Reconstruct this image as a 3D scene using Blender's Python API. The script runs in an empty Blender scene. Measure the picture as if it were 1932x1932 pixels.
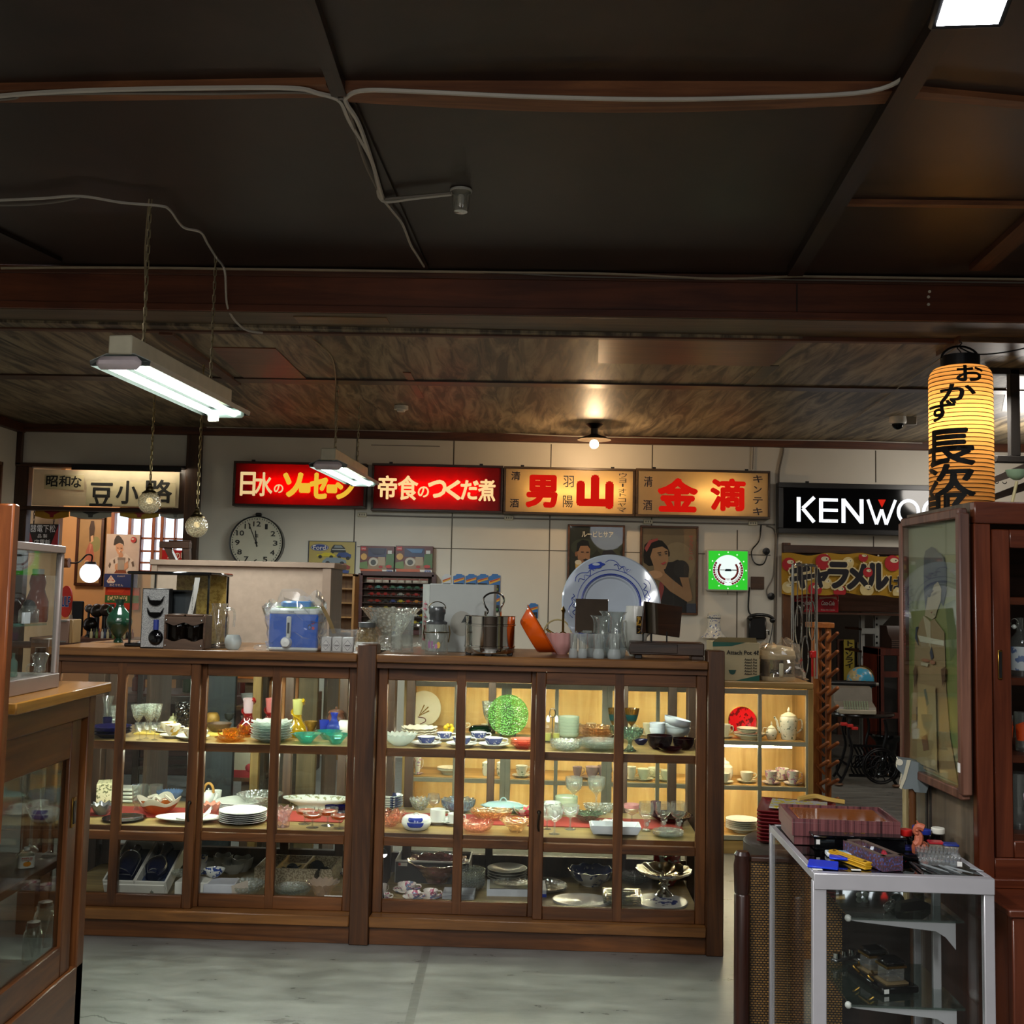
import bpy,bmesh,math,random
from math import pi,sin,cos,atan,tan
from mathutils import Vector,Matrix
V=Vector
random.seed(7)
sc=bpy.context.scene
COL=sc.collection
# ---------------------------------------------------------------- camera
FPX=2000.0
PITCH=atan(154/FPX)
ROLL=.021
EYE=V((0,0,1.45))
CR=Matrix.Rotation(pi/2+PITCH,3,'X')@Matrix.Rotation(ROLL,3,'Z')
cd=bpy.data.cameras.new('camera')
cam=bpy.data.objects.new('camera',cd)
COL.objects.link(cam)
cam.matrix_world=Matrix.Translation(EYE)@CR.to_4x4()
cd.sensor_width=36
cd.lens=36*FPX/1932
cd.clip_start=.05
sc.camera=cam
# ---------------------------------------------------------------- world, exposure, room lamps
w=bpy.data.worlds.new('World')
sc.world=w
w.use_nodes=True
wn=w.node_tree.nodes
wn['Background'].inputs[0].default_value=(.82,.9,1,1)
wn['Background'].inputs[1].default_value=3.0
sc.view_settings.view_transform='Standard'
sc.view_settings.look='None'
sc.view_settings.exposure=0
sc.view_settings.gamma=1
sc.view_settings.use_curve_mapping=False
try:
 cy=sc.cycles
 cy.use_denoising=True
 cy.use_adaptive_sampling=True
 cy.adaptive_threshold=.03
 cy.max_bounces=6
 cy.diffuse_bounces=3
 cy.glossy_bounces=3
 cy.transmission_bounces=4
 cy.transparent_max_bounces=32
 cy.caustics_reflective=False
 cy.caustics_refractive=False
 cy.sample_clamp_indirect=4
except Exception:
 pass
def area_lamp(name,loc,size,power,color=(1,1,1),rot=(0,0,0)):
 l=bpy.data.lights.new(name,'AREA')
 l.shape='RECTANGLE'
 l.size,l.size_y=size
 l.energy=power
 l.color=color
 o=bpy.data.objects.new(name,l)
 o.location=loc
 o.rotation_euler=rot
 COL.objects.link(o)
 return o
def point_lamp(name,loc,power,color,r=.03):
 l=bpy.data.lights.new(name,'POINT')
 l.energy=power
 l.color=color
 l.shadow_soft_size=r
 o=bpy.data.objects.new(name,l)
 o.location=loc
 COL.objects.link(o)
 return o
 # the shop's own ceiling tubes behind the camera, then unseen fill lamps
area_lamp('shop_and_fill_light',(-.9,1.6,2.75),(.25,1.3),85,(1,.98,.95))
area_lamp('shop_and_fill_light',(1.0,-.6,2.75),(.25,1.3),100,(1,.98,.95))
area_lamp('shop_and_fill_light',(-1.4,-2.2,2.75),(.25,1.3),100,(1,.98,.95))
area_lamp('shop_and_fill_light',(2.7,6.3,2.7),(.25,1.2),26,(1,.93,.82))  # unseen area lamp added for more front light on the doorway things
point_lamp('unseen_fill',(-.7,.7,2.45),30,(1,.96,.9),.3)  # unseen point lamp added to brighten the beam
point_lamp('unseen_fill',(4.0,8.3,2.5),22,(1,.93,.84),.2)  # unseen point lamp added to light the doorway shelving, table and banner
point_lamp('unseen_fill',(1.6,1.2,2.5),14,(.9,.93,1),.3)
# ---------------------------------------------------------------- pixel helpers (rays of the photograph's camera)
PHI=atan(.032)
XC=V((cos(PHI),-sin(PHI),0))
YC=V((sin(PHI),cos(PHI),0))
FWD=CR@V((0,0,-1))
def ray(x,y):
 return CR@V(((x-966)/FPX,-(y-966)/FPX,-1))
def onz(x,y,z):
 d=ray(x,y)
 return EYE+d*((z-EYE.z)/d.z)
def aty(x,y,Y):
 d=ray(x,y)
 return EYE+d*(Y/d.y)
def atx(x,y,X):
 d=ray(x,y)
 return EYE+d*(X/d.x)
def mpp(P):
 return(V(P)-EYE).dot(FWD)/FPX
CO=onz(695,1783,0)
def onc(x,y,v=0.):
 d=ray(x,y)
 return EYE+d*((CO+YC*v-EYE).dot(YC)/d.dot(YC))
def cuv(P):
 q=V(P)-CO
 return q.dot(XC),q.dot(YC)
def cpt(u,v,z):
 return CO+XC*u+YC*v+V((0,0,z))
 # ---------------------------------------------------------------- materials
MATS={}
def lin(h):
 h=h.lstrip('#')
 out=[]
 for i in(0,2,4):
  c=int(h[i:i+2],16)/255
  out.append(c/12.92 if c<=.04045 else((c+.055)/1.055)**2.4)
 return(*out,1)
def newmat(key):
 m=bpy.data.materials.new('mat_%s'%'_'.join(str(k)for k in key))
 m.use_nodes=True
 nt=m.node_tree
 for n in list(nt.nodes):
  if n.type!='OUTPUT_MATERIAL':
   nt.nodes.remove(n)
 MATS[key]=m
 return m,nt,[n for n in nt.nodes if n.type=='OUTPUT_MATERIAL'][0]
def nd(nt,t,**kw):
 n=nt.nodes.new(t)
 for k,v in kw.items():
  if isinstance(k,str)and k.startswith('i_'):
   n.inputs[k[2:].replace('_',' ')].default_value=v
  else:
   setattr(n,k,v)
 return n
def mixc(nt,fac,a,b):
 n=nt.nodes.new('ShaderNodeMix')
 n.data_type='RGBA'
 L=nt.links.new
 for s,val in((0,fac),(6,a),(7,b)):
  if isinstance(val,(int,float,tuple)):
   n.inputs[s].default_value=val
  else:
   L(val,n.inputs[s])
 return n.outputs[2]
def ramp(nt,fac,stops):
 n=nt.nodes.new('ShaderNodeValToRGB')
 e=n.color_ramp.elements
 while len(e)<len(stops):
  e.new(.5)
 for i,(p,c)in enumerate(stops):
  e[i].position=p
  e[i].color=c if isinstance(c,tuple)else lin(c)
 nt.links.new(fac,n.inputs[0])
 return n.outputs[0]
def coords(nt,scale=(1,1,1),kind='Object'):
 tc=nt.nodes.new('ShaderNodeTexCoord')
 mp=nt.nodes.new('ShaderNodeMapping')
 mp.inputs['Scale'].default_value=scale
 nt.links.new(tc.outputs[kind],mp.inputs[0])
 return mp.outputs[0]
def noise(nt,vec,scale,detail=4,rough=.55,dist=0.):
 n=nd(nt,'ShaderNodeTexNoise',i_Scale=scale,i_Detail=detail,i_Roughness=rough,i_Distortion=dist)
 nt.links.new(vec,n.inputs['Vector'])
 return n.outputs[0]
def paint(h,rough=.45,metal=0.,var=.14,scale=9.,spec=.5):
 key=('paint',h,rough,metal,var,scale,spec)
 if key in MATS:
  return MATS[key]
 m,nt,out=newmat(key)
 c=lin(h)
 f=noise(nt,coords(nt),scale,3)
 dk=tuple(x*(1-var)for x in c[:3])+(1,)
 lt=tuple(min(1,x*(1+var*.7))for x in c[:3])+(1,)
 b=nd(nt,'ShaderNodeBsdfPrincipled',i_Roughness=rough,i_Metallic=metal)
 b.inputs['Specular IOR Level'].default_value=spec
 nt.links.new(ramp(nt,f,[(.3,dk),(.7,lt)]),b.inputs['Base Color'])
 nt.links.new(b.outputs[0],out.inputs[0])
 return m
def wood(dark,light,axis='X',scale=1.,rough=.4,knots=True):
 key=('wood',dark,light,axis,scale,rough)
 if key in MATS:
  return MATS[key]
 m,nt,out=newmat(key)
 s={'X':(1.1,15,15),'Y':(15,1.1,15),'Z':(15,15,1.1)}[axis]
 v=coords(nt,tuple(k*scale for k in s))
 g=noise(nt,v,1.6,7,.62,.9)
 big=noise(nt,coords(nt,(2.1,2.1,2.1)),1.3,3)
 c1=ramp(nt,g,[(.33,dark),(.68,light)])
 d=lin(dark)
 c2=mixc(nt,ramp(nt,big,[(.35,(0,0,0,1)),(.75,(.55,.55,.55,1))]),c1,tuple(x*.75 for x in d[:3])+(1,))
 b=nd(nt,'ShaderNodeBsdfPrincipled',i_Roughness=rough)
 nt.links.new(c2,b.inputs['Base Color'])
 bp=nd(nt,'ShaderNodeBump',i_Strength=.12,i_Distance=.004)
 nt.links.new(g,bp.inputs['Height'])
 nt.links.new(bp.outputs[0],b.inputs['Normal'])
 nt.links.new(b.outputs[0],out.inputs[0])
 return m
def glass(tint='ffffff',body=.0,rough=.02,spots=0,bcol=None,bl=.31):
 key=('glass',tint,body,rough,spots,bcol,bl)
 if key in MATS:
  return MATS[key]
 m,nt,out=newmat(key)
 L=nt.links.new
 t=nd(nt,'ShaderNodeBsdfTransparent')
 t.inputs[0].default_value=lin(tint)
 g=nd(nt,'ShaderNodeBsdfGlossy',i_Roughness=rough)
 g.inputs[0].default_value=(1,1,1,1)
 lw=nd(nt,'ShaderNodeLayerWeight',i_Blend=.5)
 pw=nd(nt,'ShaderNodeMath',operation='POWER')
 L(lw.outputs[1],pw.inputs[0])
 pw.inputs[1].default_value=5 if bl<.35 else 2.3
 fr=nd(nt,'ShaderNodeMapRange')
 L(pw.outputs[0],fr.inputs[0])
 fr.inputs[3].default_value=.016 if bl<.35 else .06
 fr.inputs[4].default_value=.9
 base=t.outputs[0]
 if body:
  d=nd(nt,'ShaderNodeBsdfTranslucent')
  d2=nd(nt,'ShaderNodeBsdfDiffuse')
  for q in(d,d2):
   q.inputs[0].default_value=lin(bcol or tint)
  md=nd(nt,'ShaderNodeMixShader',i_Fac=.5)
  L(d.outputs[0],md.inputs[1])
  L(d2.outputs[0],md.inputs[2])
  mx=nd(nt,'ShaderNodeMixShader',i_Fac=body)
  if spots:
   vo=nd(nt,'ShaderNodeTexVoronoi',i_Scale=float(spots))
   L(coords(nt),vo.inputs['Vector'])
   L(ramp(nt,vo.outputs[0],[(.12,(body*1.8,)*3+(1,)),(.6,(body*.5,)*3+(1,))]),mx.inputs[0])
   bp=nd(nt,'ShaderNodeBump',i_Strength=.6,i_Distance=.01)
   L(vo.outputs[0],bp.inputs['Height'])
   L(bp.outputs[0],g.inputs['Normal'])
   L(bp.outputs[0],lw.inputs['Normal'])
  L(base,mx.inputs[1])
  L(md.outputs[0],mx.inputs[2])
  base=mx.outputs[0]
 fin=nd(nt,'ShaderNodeMixShader')
 L(fr.outputs[0],fin.inputs[0])
 L(base,fin.inputs[1])
 L(g.outputs[0],fin.inputs[2])
 L(fin.outputs[0],out.inputs[0])
 return m
def emit(h,s):
 key=('emit',h,s)
 if key in MATS:
  return MATS[key]
 m,nt,out=newmat(key)
 e=nd(nt,'ShaderNodeEmission',i_Strength=s)
 e.inputs[0].default_value=lin(h)
 nt.links.new(e.outputs[0],out.inputs[0])
 return m
def lucent(h,fac=.6,rough=.35):
 key=('lucent',h,fac,rough)
 if key in MATS:
  return MATS[key]
 m,nt,out=newmat(key)
 L=nt.links.new
 c=ramp(nt,noise(nt,coords(nt),6,3),[(.3,tuple(x*.9 for x in lin(h)[:3])+(1,)),(.7,h)])
 b=nd(nt,'ShaderNodeBsdfPrincipled',i_Roughness=rough)
 t=nd(nt,'ShaderNodeBsdfTranslucent')
 L(c,b.inputs['Base Color'])
 L(c,t.inputs[0])
 mx=nd(nt,'ShaderNodeMixShader',i_Fac=fac)
 L(b.outputs[0],mx.inputs[1])
 L(t.outputs[0],mx.inputs[2])
 L(mx.outputs[0],out.inputs[0])
 return m
def spotty(base,spot,scale=40.,thr=.3,rough=.25,spot2=None):
 key=('spotty',base,spot,scale,thr,rough,spot2)
 if key in MATS:
  return MATS[key]
 m,nt,out=newmat(key)
 L=nt.links.new
 v=coords(nt)
 f=noise(nt,v,scale,2)
 c=ramp(nt,f,[(.47+(.5-thr)*.42,base),(.5+(.5-thr)*.42,spot)])
 if spot2:
  f2=noise(nt,coords(nt,(1.3,1.1,1.7)),scale*.8,2)
  c=mixc(nt,ramp(nt,f2,[(.47+(.5-thr)*.42,(0,0,0,1)),(.5+(.5-thr)*.42,(1,1,1,1))]),c,lin(spot2))
 b=nd(nt,'ShaderNodeBsdfPrincipled',i_Roughness=rough)
 L(c,b.inputs['Base Color'])
 L(b.outputs[0],out.inputs[0])
 return m
def weave(dark,light,sx=140.,sz=110.):
 key=('weave',dark,light,sx,sz)
 if key in MATS:
  return MATS[key]
 m,nt,out=newmat(key)
 L=nt.links.new
 br=nd(nt,'ShaderNodeTexBrick',i_Scale=1.,i_Mortar_Size=.16)
 br.inputs['Brick Width'].default_value=1.
 br.inputs['Row Height'].default_value=.6
 br.inputs['Color1'].default_value=lin(light)
 br.inputs['Color2'].default_value=tuple(x*.6 for x in lin(light)[:3])+(1,)
 br.inputs['Mortar'].default_value=lin(dark)
 tc=nt.nodes.new('ShaderNodeTexCoord')
 sp=nd(nt,'ShaderNodeSeparateXYZ')
 cb=nd(nt,'ShaderNodeCombineXYZ')
 ad=nd(nt,'ShaderNodeMath',operation='ADD')
 m1=nd(nt,'ShaderNodeMath',operation='MULTIPLY')
 m2=nd(nt,'ShaderNodeMath',operation='MULTIPLY')
 m1.inputs[1].default_value=sx
 m2.inputs[1].default_value=sz
 L(tc.outputs['Object'],sp.inputs[0])
 L(sp.outputs[0],ad.inputs[0])
 L(sp.outputs[1],ad.inputs[1])
 L(ad.outputs[0],m1.inputs[0])
 L(sp.outputs[2],m2.inputs[0])
 L(m1.outputs[0],cb.inputs[0])
 L(m2.outputs[0],cb.inputs[1])
 L(cb.outputs[0],br.inputs[0])
 b=nd(nt,'ShaderNodeBsdfPrincipled',i_Roughness=.55)
 L(br.outputs[0],b.inputs['Base Color'])
 bp=nd(nt,'ShaderNodeBump',i_Strength=.6,i_Distance=.004)
 L(br.outputs[1],bp.inputs['Height'])
 bp.invert=True
 L(bp.outputs[0],b.inputs['Normal'])
 L(b.outputs[0],out.inputs[0])
 return m
 # ---------------------------------------------------------------- mesh builder
def euler(rx=0,ry=0,rz=0,loc=(0,0,0)):
 return Matrix.Translation(loc)@Matrix.Rotation(rz,4,'Z')@Matrix.Rotation(ry,4,'Y')@Matrix.Rotation(rx,4,'X')
class MB:
 def __init__(s):
  s.v,s.f,s.mi,s.sm,s.mats=[],[],[],[],[]
 def m(s,mat):
  if mat not in s.mats:
   s.mats.append(mat)
  return s.mats.index(mat)
 def add(s,vs,fs,mat,smooth=False,M=None):
  o=len(s.v)
  s.v+=[(M@V(p))if M is not None else V(p)for p in vs]
  mats=mat if isinstance(mat,list)else[s.m(mat)]*len(fs)
  for f,k in zip(fs,mats):
   s.f.append([i+o for i in f])
   s.mi.append(k)
   s.sm.append(smooth)
  return s
 def box(s,c,d,mat,b=.0,M=None,rz=0):
  hx,hy,hz=(abs(k)/2 for k in d)
  b=min(b,hx*.9,hy*.9,hz*.9)
  T=Matrix.Translation(c)@Matrix.Rotation(rz,4,'Z')
  if M is not None:
   T=M@T
  if b<=0:
   vs=[(x*hx,y*hy,z*hz)for x in(-1,1)for y in(-1,1)for z in(-1,1)]
   return s.add(vs,[(0,1,3,2),(4,6,7,5),(0,4,5,1),(2,3,7,6),(0,2,6,4),(1,5,7,3)],mat,False,T)
  vs,ix=[],{}
  for x in(-1,1):
   for y in(-1,1):
    for z in(-1,1):
     for k,p in enumerate(((x*hx,y*(hy-b),z*(hz-b)),(x*(hx-b),y*hy,z*(hz-b)),(x*(hx-b),y*(hy-b),z*hz))):
      ix[x,y,z,k]=len(vs)
      vs.append(p)
  fs=[]
  for q in(-1,1):
   fs.append([ix[q,y,z,0]for y,z in((-1,-1),(1,-1),(1,1),(-1,1))])
   fs.append([ix[x,q,z,1]for x,z in((-1,-1),(1,-1),(1,1),(-1,1))])
   fs.append([ix[x,y,q,2]for x,y in((-1,-1),(1,-1),(1,1),(-1,1))])
   for r in(-1,1):
    fs.append([ix[q,r,-1,0],ix[q,r,1,0],ix[q,r,1,1],ix[q,r,-1,1]])
    fs.append([ix[q,-1,r,0],ix[q,1,r,0],ix[q,1,r,2],ix[q,-1,r,2]])
    fs.append([ix[-1,q,r,1],ix[1,q,r,1],ix[1,q,r,2],ix[-1,q,r,2]])
    for t in(-1,1):
     fs.append([ix[q,r,t,k]for k in range(3)])
  return s.add(vs,fs,mat,False,T)
 def bb(s,x0,x1,y0,y1,z0,z1,mat,b=.0,M=None):
  return s.box(((x0+x1)/2,(y0+y1)/2,(z0+z1)/2),(x1-x0,y1-y0,z1-z0),mat,b,M)
 def lathe(s,prof,mat,seg=24,wave=None,ell=1.,bands=None,sup=0,M=None,a0=0.,R=1.,H=1.):
  vs,fs,mk=[],[],[]
  km=s.m(mat)
  n=len(prof)
  if sup>6:
   sup,seg,a0,R=0,4,pi/4,R*1.36
  for j,(r,z)in enumerate(prof):
   for i in range(seg):
    a=a0+2*pi*i/seg
    rr,zz=r*R,z*H
    if wave:
     wn_,ar,az=wave
     k=z*z if r>.3 else 0
     rr*=1+ar*cos(wn_*a)*k
     zz+=az*H*cos(wn_*a)*k
    if sup:
     q=(abs(cos(a))**sup+abs(sin(a))**sup)**(-1/sup)
     rr*=q
    vs.append((rr*cos(a),rr*sin(a)*ell,zz))
  for j in range(n-1):
   zm=(prof[j][1]+prof[j+1][1])/2
   k=km
   if bands:
    for z0,z1,bm,j0,j1 in bands:
     if j0<=j<j1 and z0<=zm<=z1:
      k=s.m(bm)
   for i in range(seg):
    i2=(i+1)%seg
    fs.append((j*seg+i,j*seg+i2,(j+1)*seg+i2,(j+1)*seg+i))
    mk.append(k)
  return s.add(vs,fs,mk,True,M)
 def tube(s,pts,r,mat,seg=6,closed=False,M=None,cap=True):
  pts=[V(p)for p in pts]
  n=len(pts)
  vs,fs=[],[]
  up=V((0,0,1))
  N=None
  for i,p in enumerate(pts):
   a=pts[(i-1)%n]if(closed or i>0)else p
   b=pts[(i+1)%n]if(closed or i<n-1)else p
   t=(b-a)
   t=t.normalized()if t.length>1e-9 else V((0,0,1))
   if N is None:
    N=t.cross(V((.31,.52,.79))).normalized()
   N=(N-t*N.dot(t))
   N=N.normalized()if N.length>1e-6 else t.orthogonal().normalized()
   B=t.cross(N)
   rr=r[i]if isinstance(r,(list,tuple))else r
   for k in range(seg):
    q=2*pi*k/seg
    vs.append(p+(N*cos(q)+B*sin(q))*rr)
  for i in range(n if closed else n-1):
   j=(i+1)%n
   for k in range(seg):
    k2=(k+1)%seg
    fs.append((i*seg+k,i*seg+k2,j*seg+k2,j*seg+k))
  if cap and not closed:
   fs.append(tuple(range(seg))[::-1])
   fs.append(tuple((n-1)*seg+k for k in range(seg)))
  return s.add(vs,fs,mat,True,M)
 def cyl(s,p0,p1,r,mat,seg=16,r2=None,M=None):
  return s.tube([p0,p1],[r,r if r2 is None else r2],mat,seg,False,M)
 def ball(s,c,r,mat,seg=16,ring=10,sc_=(1,1,1),M=None):
  pr=[(sin(pi*i/ring)*r,-cos(pi*i/ring)*r)for i in range(ring+1)]
  pr[0]=(1e-5,-r)
  pr[-1]=(1e-5,r)
  T=Matrix.Translation(c)@Matrix.Diagonal((*sc_,1))
  return s.lathe(pr,mat,seg,M=T if M is None else M@T)
 def prism(s,pts,y0,y1,mat,M=None,plane='xz'):
  n=len(pts)
  if plane=='xz':
   vs=[(x,y0,z)for x,z in pts]+[(x,y1,z)for x,z in pts]
  elif plane=='xy':
   vs=[(x,z,y0)for x,z in pts]+[(x,z,y1)for x,z in pts]
  else:
   vs=[(y0,x,z)for x,z in pts]+[(y1,x,z)for x,z in pts]
  fs=[tuple(range(n)),tuple(range(n,2*n))[::-1]]
  fs+=[(i,(i+1)%n,n+(i+1)%n,n+i)for i in range(n)]
  return s.add(vs,fs,mat,False,M)
 def quad(s,pts,mat,M=None):
  return s.add(pts,[tuple(range(len(pts)))],mat,False,M)
 def sheet(s,fn,nu,nv,mat,smooth=True,M=None):
  vs=[fn(i/nu,j/nv)for j in range(nv+1)for i in range(nu+1)]
  fs=[(j*(nu+1)+i,j*(nu+1)+i+1,(j+1)*(nu+1)+i+1,(j+1)*(nu+1)+i)for j in range(nv)for i in range(nu)]
  return s.add(vs,fs,mat,smooth,M)
 def text(s,body,cx,cz,W,H,mat,y=0.,bold=0.,ext=.002,M=None,shear=0.,warp=None,sub=0,keep=False):
  cu=bpy.data.curves.new('t','FONT')
  cu.body=body
  cu.size=1
  cu.extrude=0
  cu.shear=shear
  cu.space_line=.86
  cu.align_x='CENTER' if '\n' in body else 'LEFT'
  cu.resolution_u=3
  ob=bpy.data.objects.new('t',cu)
  COL.objects.link(ob)
  me=bpy.data.meshes.new_from_object(ob)
  vs=[v.co.copy()for v in me.vertices]
  fs=[tuple(p.vertices)for p in me.polygons]
  bpy.data.objects.remove(ob)
  bpy.data.meshes.remove(me)
  bpy.data.curves.remove(cu)
  if not vs:
   return s
  x0,x1=min(v.x for v in vs),max(v.x for v in vs)
  y0,y1=min(v.y for v in vs),max(v.y for v in vs)
  sx=W/max(x1-x0,1e-6)
  sy=H/max(y1-y0,1e-6)
  if keep:
   sx=sy=min(sx,sy)
  em=(sx+sy)/2*bold*.8
  P0=[(cx+(v.x-(x0+x1)/2)*sx,cz+(v.y-(y0+y1)/2)*sy)for v in vs]
  P,F0=[],fs
  fs=[]
  nk=9 if bold>.004 else 1
  for k in range(nk):
   a=2*pi*k/8
   dx,dz=(em*cos(a),em*sin(a))if k else(0,0)
   if k==8:
    dx,dz=em,0
   fs+=[tuple(i+len(P)for i in f)for f in F0]
   P+=[(x+dx,y-.00002*k,z+dz)for x,z in P0]
  if sub:
   bm=bmesh.new()
   bv=[bm.verts.new(p)for p in P]
   for f in fs:
    try:
     bm.faces.new([bv[i]for i in f])
    except ValueError:
     pass
   for k in range(sub):
    es=[e for e in bm.edges if e.calc_length()>.03]
    bmesh.ops.subdivide_edges(bm,edges=es,cuts=1)
    bmesh.ops.triangulate(bm,faces=bm.faces[:])
   bm.verts.index_update()
   P=[tuple(v.co)for v in bm.verts]
   fs=[tuple(v.index for v in f.verts)for f in bm.faces]
   bm.free()
  if warp:
   P=[warp(p)for p in P]
  n=len(P)
  if ext and not warp:
   Q=[(p[0],p[1]+ext,p[2])for p in P]
   edges={}
   for f in fs:
    for a,b in zip(f,f[1:]+f[:1]):
     edges[(a,b)]=1
   side=[(a,b,b+n,a+n)for(a,b)in edges if(b,a)not in edges]
   return s.add(P+Q,fs+side,mat,False,M)
  return s.add(P,fs,mat,False,M)
 def art(s,W,H,shapes,box=(0,0,1,1),y=0.,step=.0007,M=None):
  """layers of flat printed colour, centred on the local origin, facing -Y"""
  bx0,by0,bx1,by1=box
  fx=lambda x:((x-bx0)/(bx1-bx0)-.5)*W
  fz=lambda q:(.5-(q-by0)/(by1-by0))*H
  yy=y
  for sh in shapes:
   k,c=sh[0],sh[1]
   mt=c if not isinstance(c,str)else paint(c,.4,var=.08)
   if k=='r':
    x0,y0,x1,y1=sh[2:6]
    pts=[(x0,y0),(x1,y0),(x1,y1),(x0,y1)]
   elif k=='e':
    cx,cy_,rx,ry=sh[2:6]
    pts=[(cx+rx*cos(2*pi*i/22),cy_+ry*sin(2*pi*i/22))for i in range(22)]
   else:
    pts=sh[2]
   yy-=step
   s.add([(fx(min(max(a,bx0),bx1)),yy,fz(min(max(b,by0),by1)))for a,b in pts],[tuple(range(len(pts)))],mt,False,M)
  return s
 def build(s,name,parent=None,loc=None,rz=0.,rot=None,label=None,cat=None,group=None,kind=None,sharp=40,recalc=True):
  me=bpy.data.meshes.new(name)
  me.from_pydata([tuple(v)for v in s.v],[],s.f)
  for mt in s.mats:
   me.materials.append(mt)
  me.polygons.foreach_set('material_index',s.mi)
  me.polygons.foreach_set('use_smooth',s.sm)
  me.update()
  if recalc:
   bm=bmesh.new()
   bm.from_mesh(me)
   bmesh.ops.recalc_face_normals(bm,faces=bm.faces[:])
   bm.to_mesh(me)
   bm.free()
  try:
   me.set_sharp_from_angle(angle=math.radians(sharp))
  except Exception:
   pass
  o=bpy.data.objects.new(name,me)
  COL.objects.link(o)
  if parent is not None:
   o.parent=parent
  if loc is not None:
   o.location=loc
  o.rotation_euler=rot if rot is not None else(0,0,rz)
  return tag(o,label,cat,group,kind)
def tag(o,label=None,cat=None,group=None,kind=None):
 for k,v in(('label',label),('category',cat),('group',group),('kind',kind)):
  if v:
   o[k]=v
 return o
def thing(name,label,cat,loc=(0,0,0),rz=0.,group=None,rot=None):
 o=bpy.data.objects.new(name,None)
 o.empty_display_size=.05
 COL.objects.link(o)
 o.location=loc
 o.rotation_euler=rot if rot is not None else(0,0,rz)
 return tag(o,label,cat,group)
def dup(o,loc=None,rz=None,label=None,group=None,parent=None):
 c=o.copy()
 COL.objects.link(c)
 if parent is not None:
  c.parent=parent
 if loc is not None:
  c.location=loc
 if rz is not None:
  c.rotation_euler=(0,0,rz)
 if label:
  c['label']=label
 if group:
  c['group']=group
 for k in[q for q in KIDS.get(o.name,[])]or list(o.children):
  dup(k,parent=c)
 return c
KIDS={}
def curve(pts,n=8):
 """Catmull-Rom through pts"""
 P=[V(p)for p in pts]
 out=[]
 for i in range(len(P)-1):
  a,b,c,d=P[max(i-1,0)],P[i],P[i+1],P[min(i+2,len(P)-1)]
  for k in range(n):
   t=k/n
   out.append(.5*((2*b)+(c-a)*t+(2*a-5*b+4*c-d)*t*t+(3*b-a-3*c+d)*t**3))
 out.append(P[-1])
 return out
def arc(cx,cz,r,a0,a1,n=10,y=0.):
 return[(cx+r*cos(a0+(a1-a0)*i/n),y,cz+r*sin(a0+(a1-a0)*i/n))for i in range(n+1)]
def rect(x0,y0,x1,y1,Y):
 """centre, width and height of a picture rectangle that stands at depth Y"""
 c=aty((x0+x1)/2,(y0+y1)/2,Y)
 k=mpp(c)
 return c,(x1-x0)*k,(y1-y0)*k
 # ================================================================ the setting
W_DARK=wood('24140b','4a2b17','X')
W_DARKZ=wood('24140b','4a2b17','Z')
W_DARKY=wood('24140b','4a2b17','Y')
YW=9.4
def floor_mat():
 m,nt,out=newmat(('floor',))
 L=nt.links.new
 v=coords(nt)
 n1=noise(nt,v,1.1,6,.6)
 n2=noise(nt,coords(nt,(1,3,1)),5,8,.7)
 c=mixc(nt,.45,ramp(nt,n1,[(.38,'50504d'),(.66,'80807c')]),ramp(nt,n2,[(.33,'4c4b48'),(.68,'898884')]))
 # hairline cracks that wander across the slab, and the filled saw-cut joint
 sp=nd(nt,'ShaderNodeSeparateXYZ')
 L(v,sp.inputs[0])
 fac=None
 for y0,wd,amp in((3.62,.005,.5),(3.15,.004,.7)):
  nz=noise(nt,coords(nt,(1,.02,.02)),1.7,9,.62)
  a=nd(nt,'ShaderNodeMath',operation='MULTIPLY_ADD')
  L(nz,a.inputs[0])
  a.inputs[1].default_value=amp
  a.inputs[2].default_value=y0-amp/2
  s_=nd(nt,'ShaderNodeMath',operation='SUBTRACT')
  L(sp.outputs[1],s_.inputs[0])
  L(a.outputs[0],s_.inputs[1])
  ab=nd(nt,'ShaderNodeMath',operation='ABSOLUTE')
  L(s_.outputs[0],ab.inputs[0])
  lt=nd(nt,'ShaderNodeMath',operation='LESS_THAN')
  L(ab.outputs[0],lt.inputs[0])
  lt.inputs[1].default_value=wd
  if fac is None:
   fac=lt.outputs[0]
  else:
   mxm=nd(nt,'ShaderNodeMath',operation='MAXIMUM')
   L(fac,mxm.inputs[0])
   L(lt.outputs[0],mxm.inputs[1])
   fac=mxm.outputs[0]
 c=mixc(nt,fac,c,lin('3c3a37'))
 jx=nd(nt,'ShaderNodeMath',operation='SUBTRACT')
 L(sp.outputs[0],jx.inputs[0])
 jx.inputs[1].default_value=-.31
 ja=nd(nt,'ShaderNodeMath',operation='ABSOLUTE')
 L(jx.outputs[0],ja.inputs[0])
 jl=nd(nt,'ShaderNodeMath',operation='LESS_THAN')
 L(ja.outputs[0],jl.inputs[0])
 jl.inputs[1].default_value=.016
 jm=nd(nt,'ShaderNodeMath',operation='MULTIPLY')
 L(jl.outputs[0],jm.inputs[0])
 L(ramp(nt,n2,[(.3,(.3,.3,.3,1)),(.6,(.8,.8,.8,1))]),jm.inputs[1])
 c=mixc(nt,jm.outputs[0],c,lin('4c4a46'))
 b=nd(nt,'ShaderNodeBsdfPrincipled')
 L(c,b.inputs['Base Color'])
 L(ramp(nt,n2,[(.3,(.24,.24,.24,1)),(.75,(.5,.5,.5,1))]),b.inputs['Roughness'])
 bp=nd(nt,'ShaderNodeBump',i_Strength=.12,i_Distance=.01)
 L(n2,bp.inputs['Height'])
 L(bp.outputs[0],b.inputs['Normal'])
 L(b.outputs[0],out.inputs[0])
 return m
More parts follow.
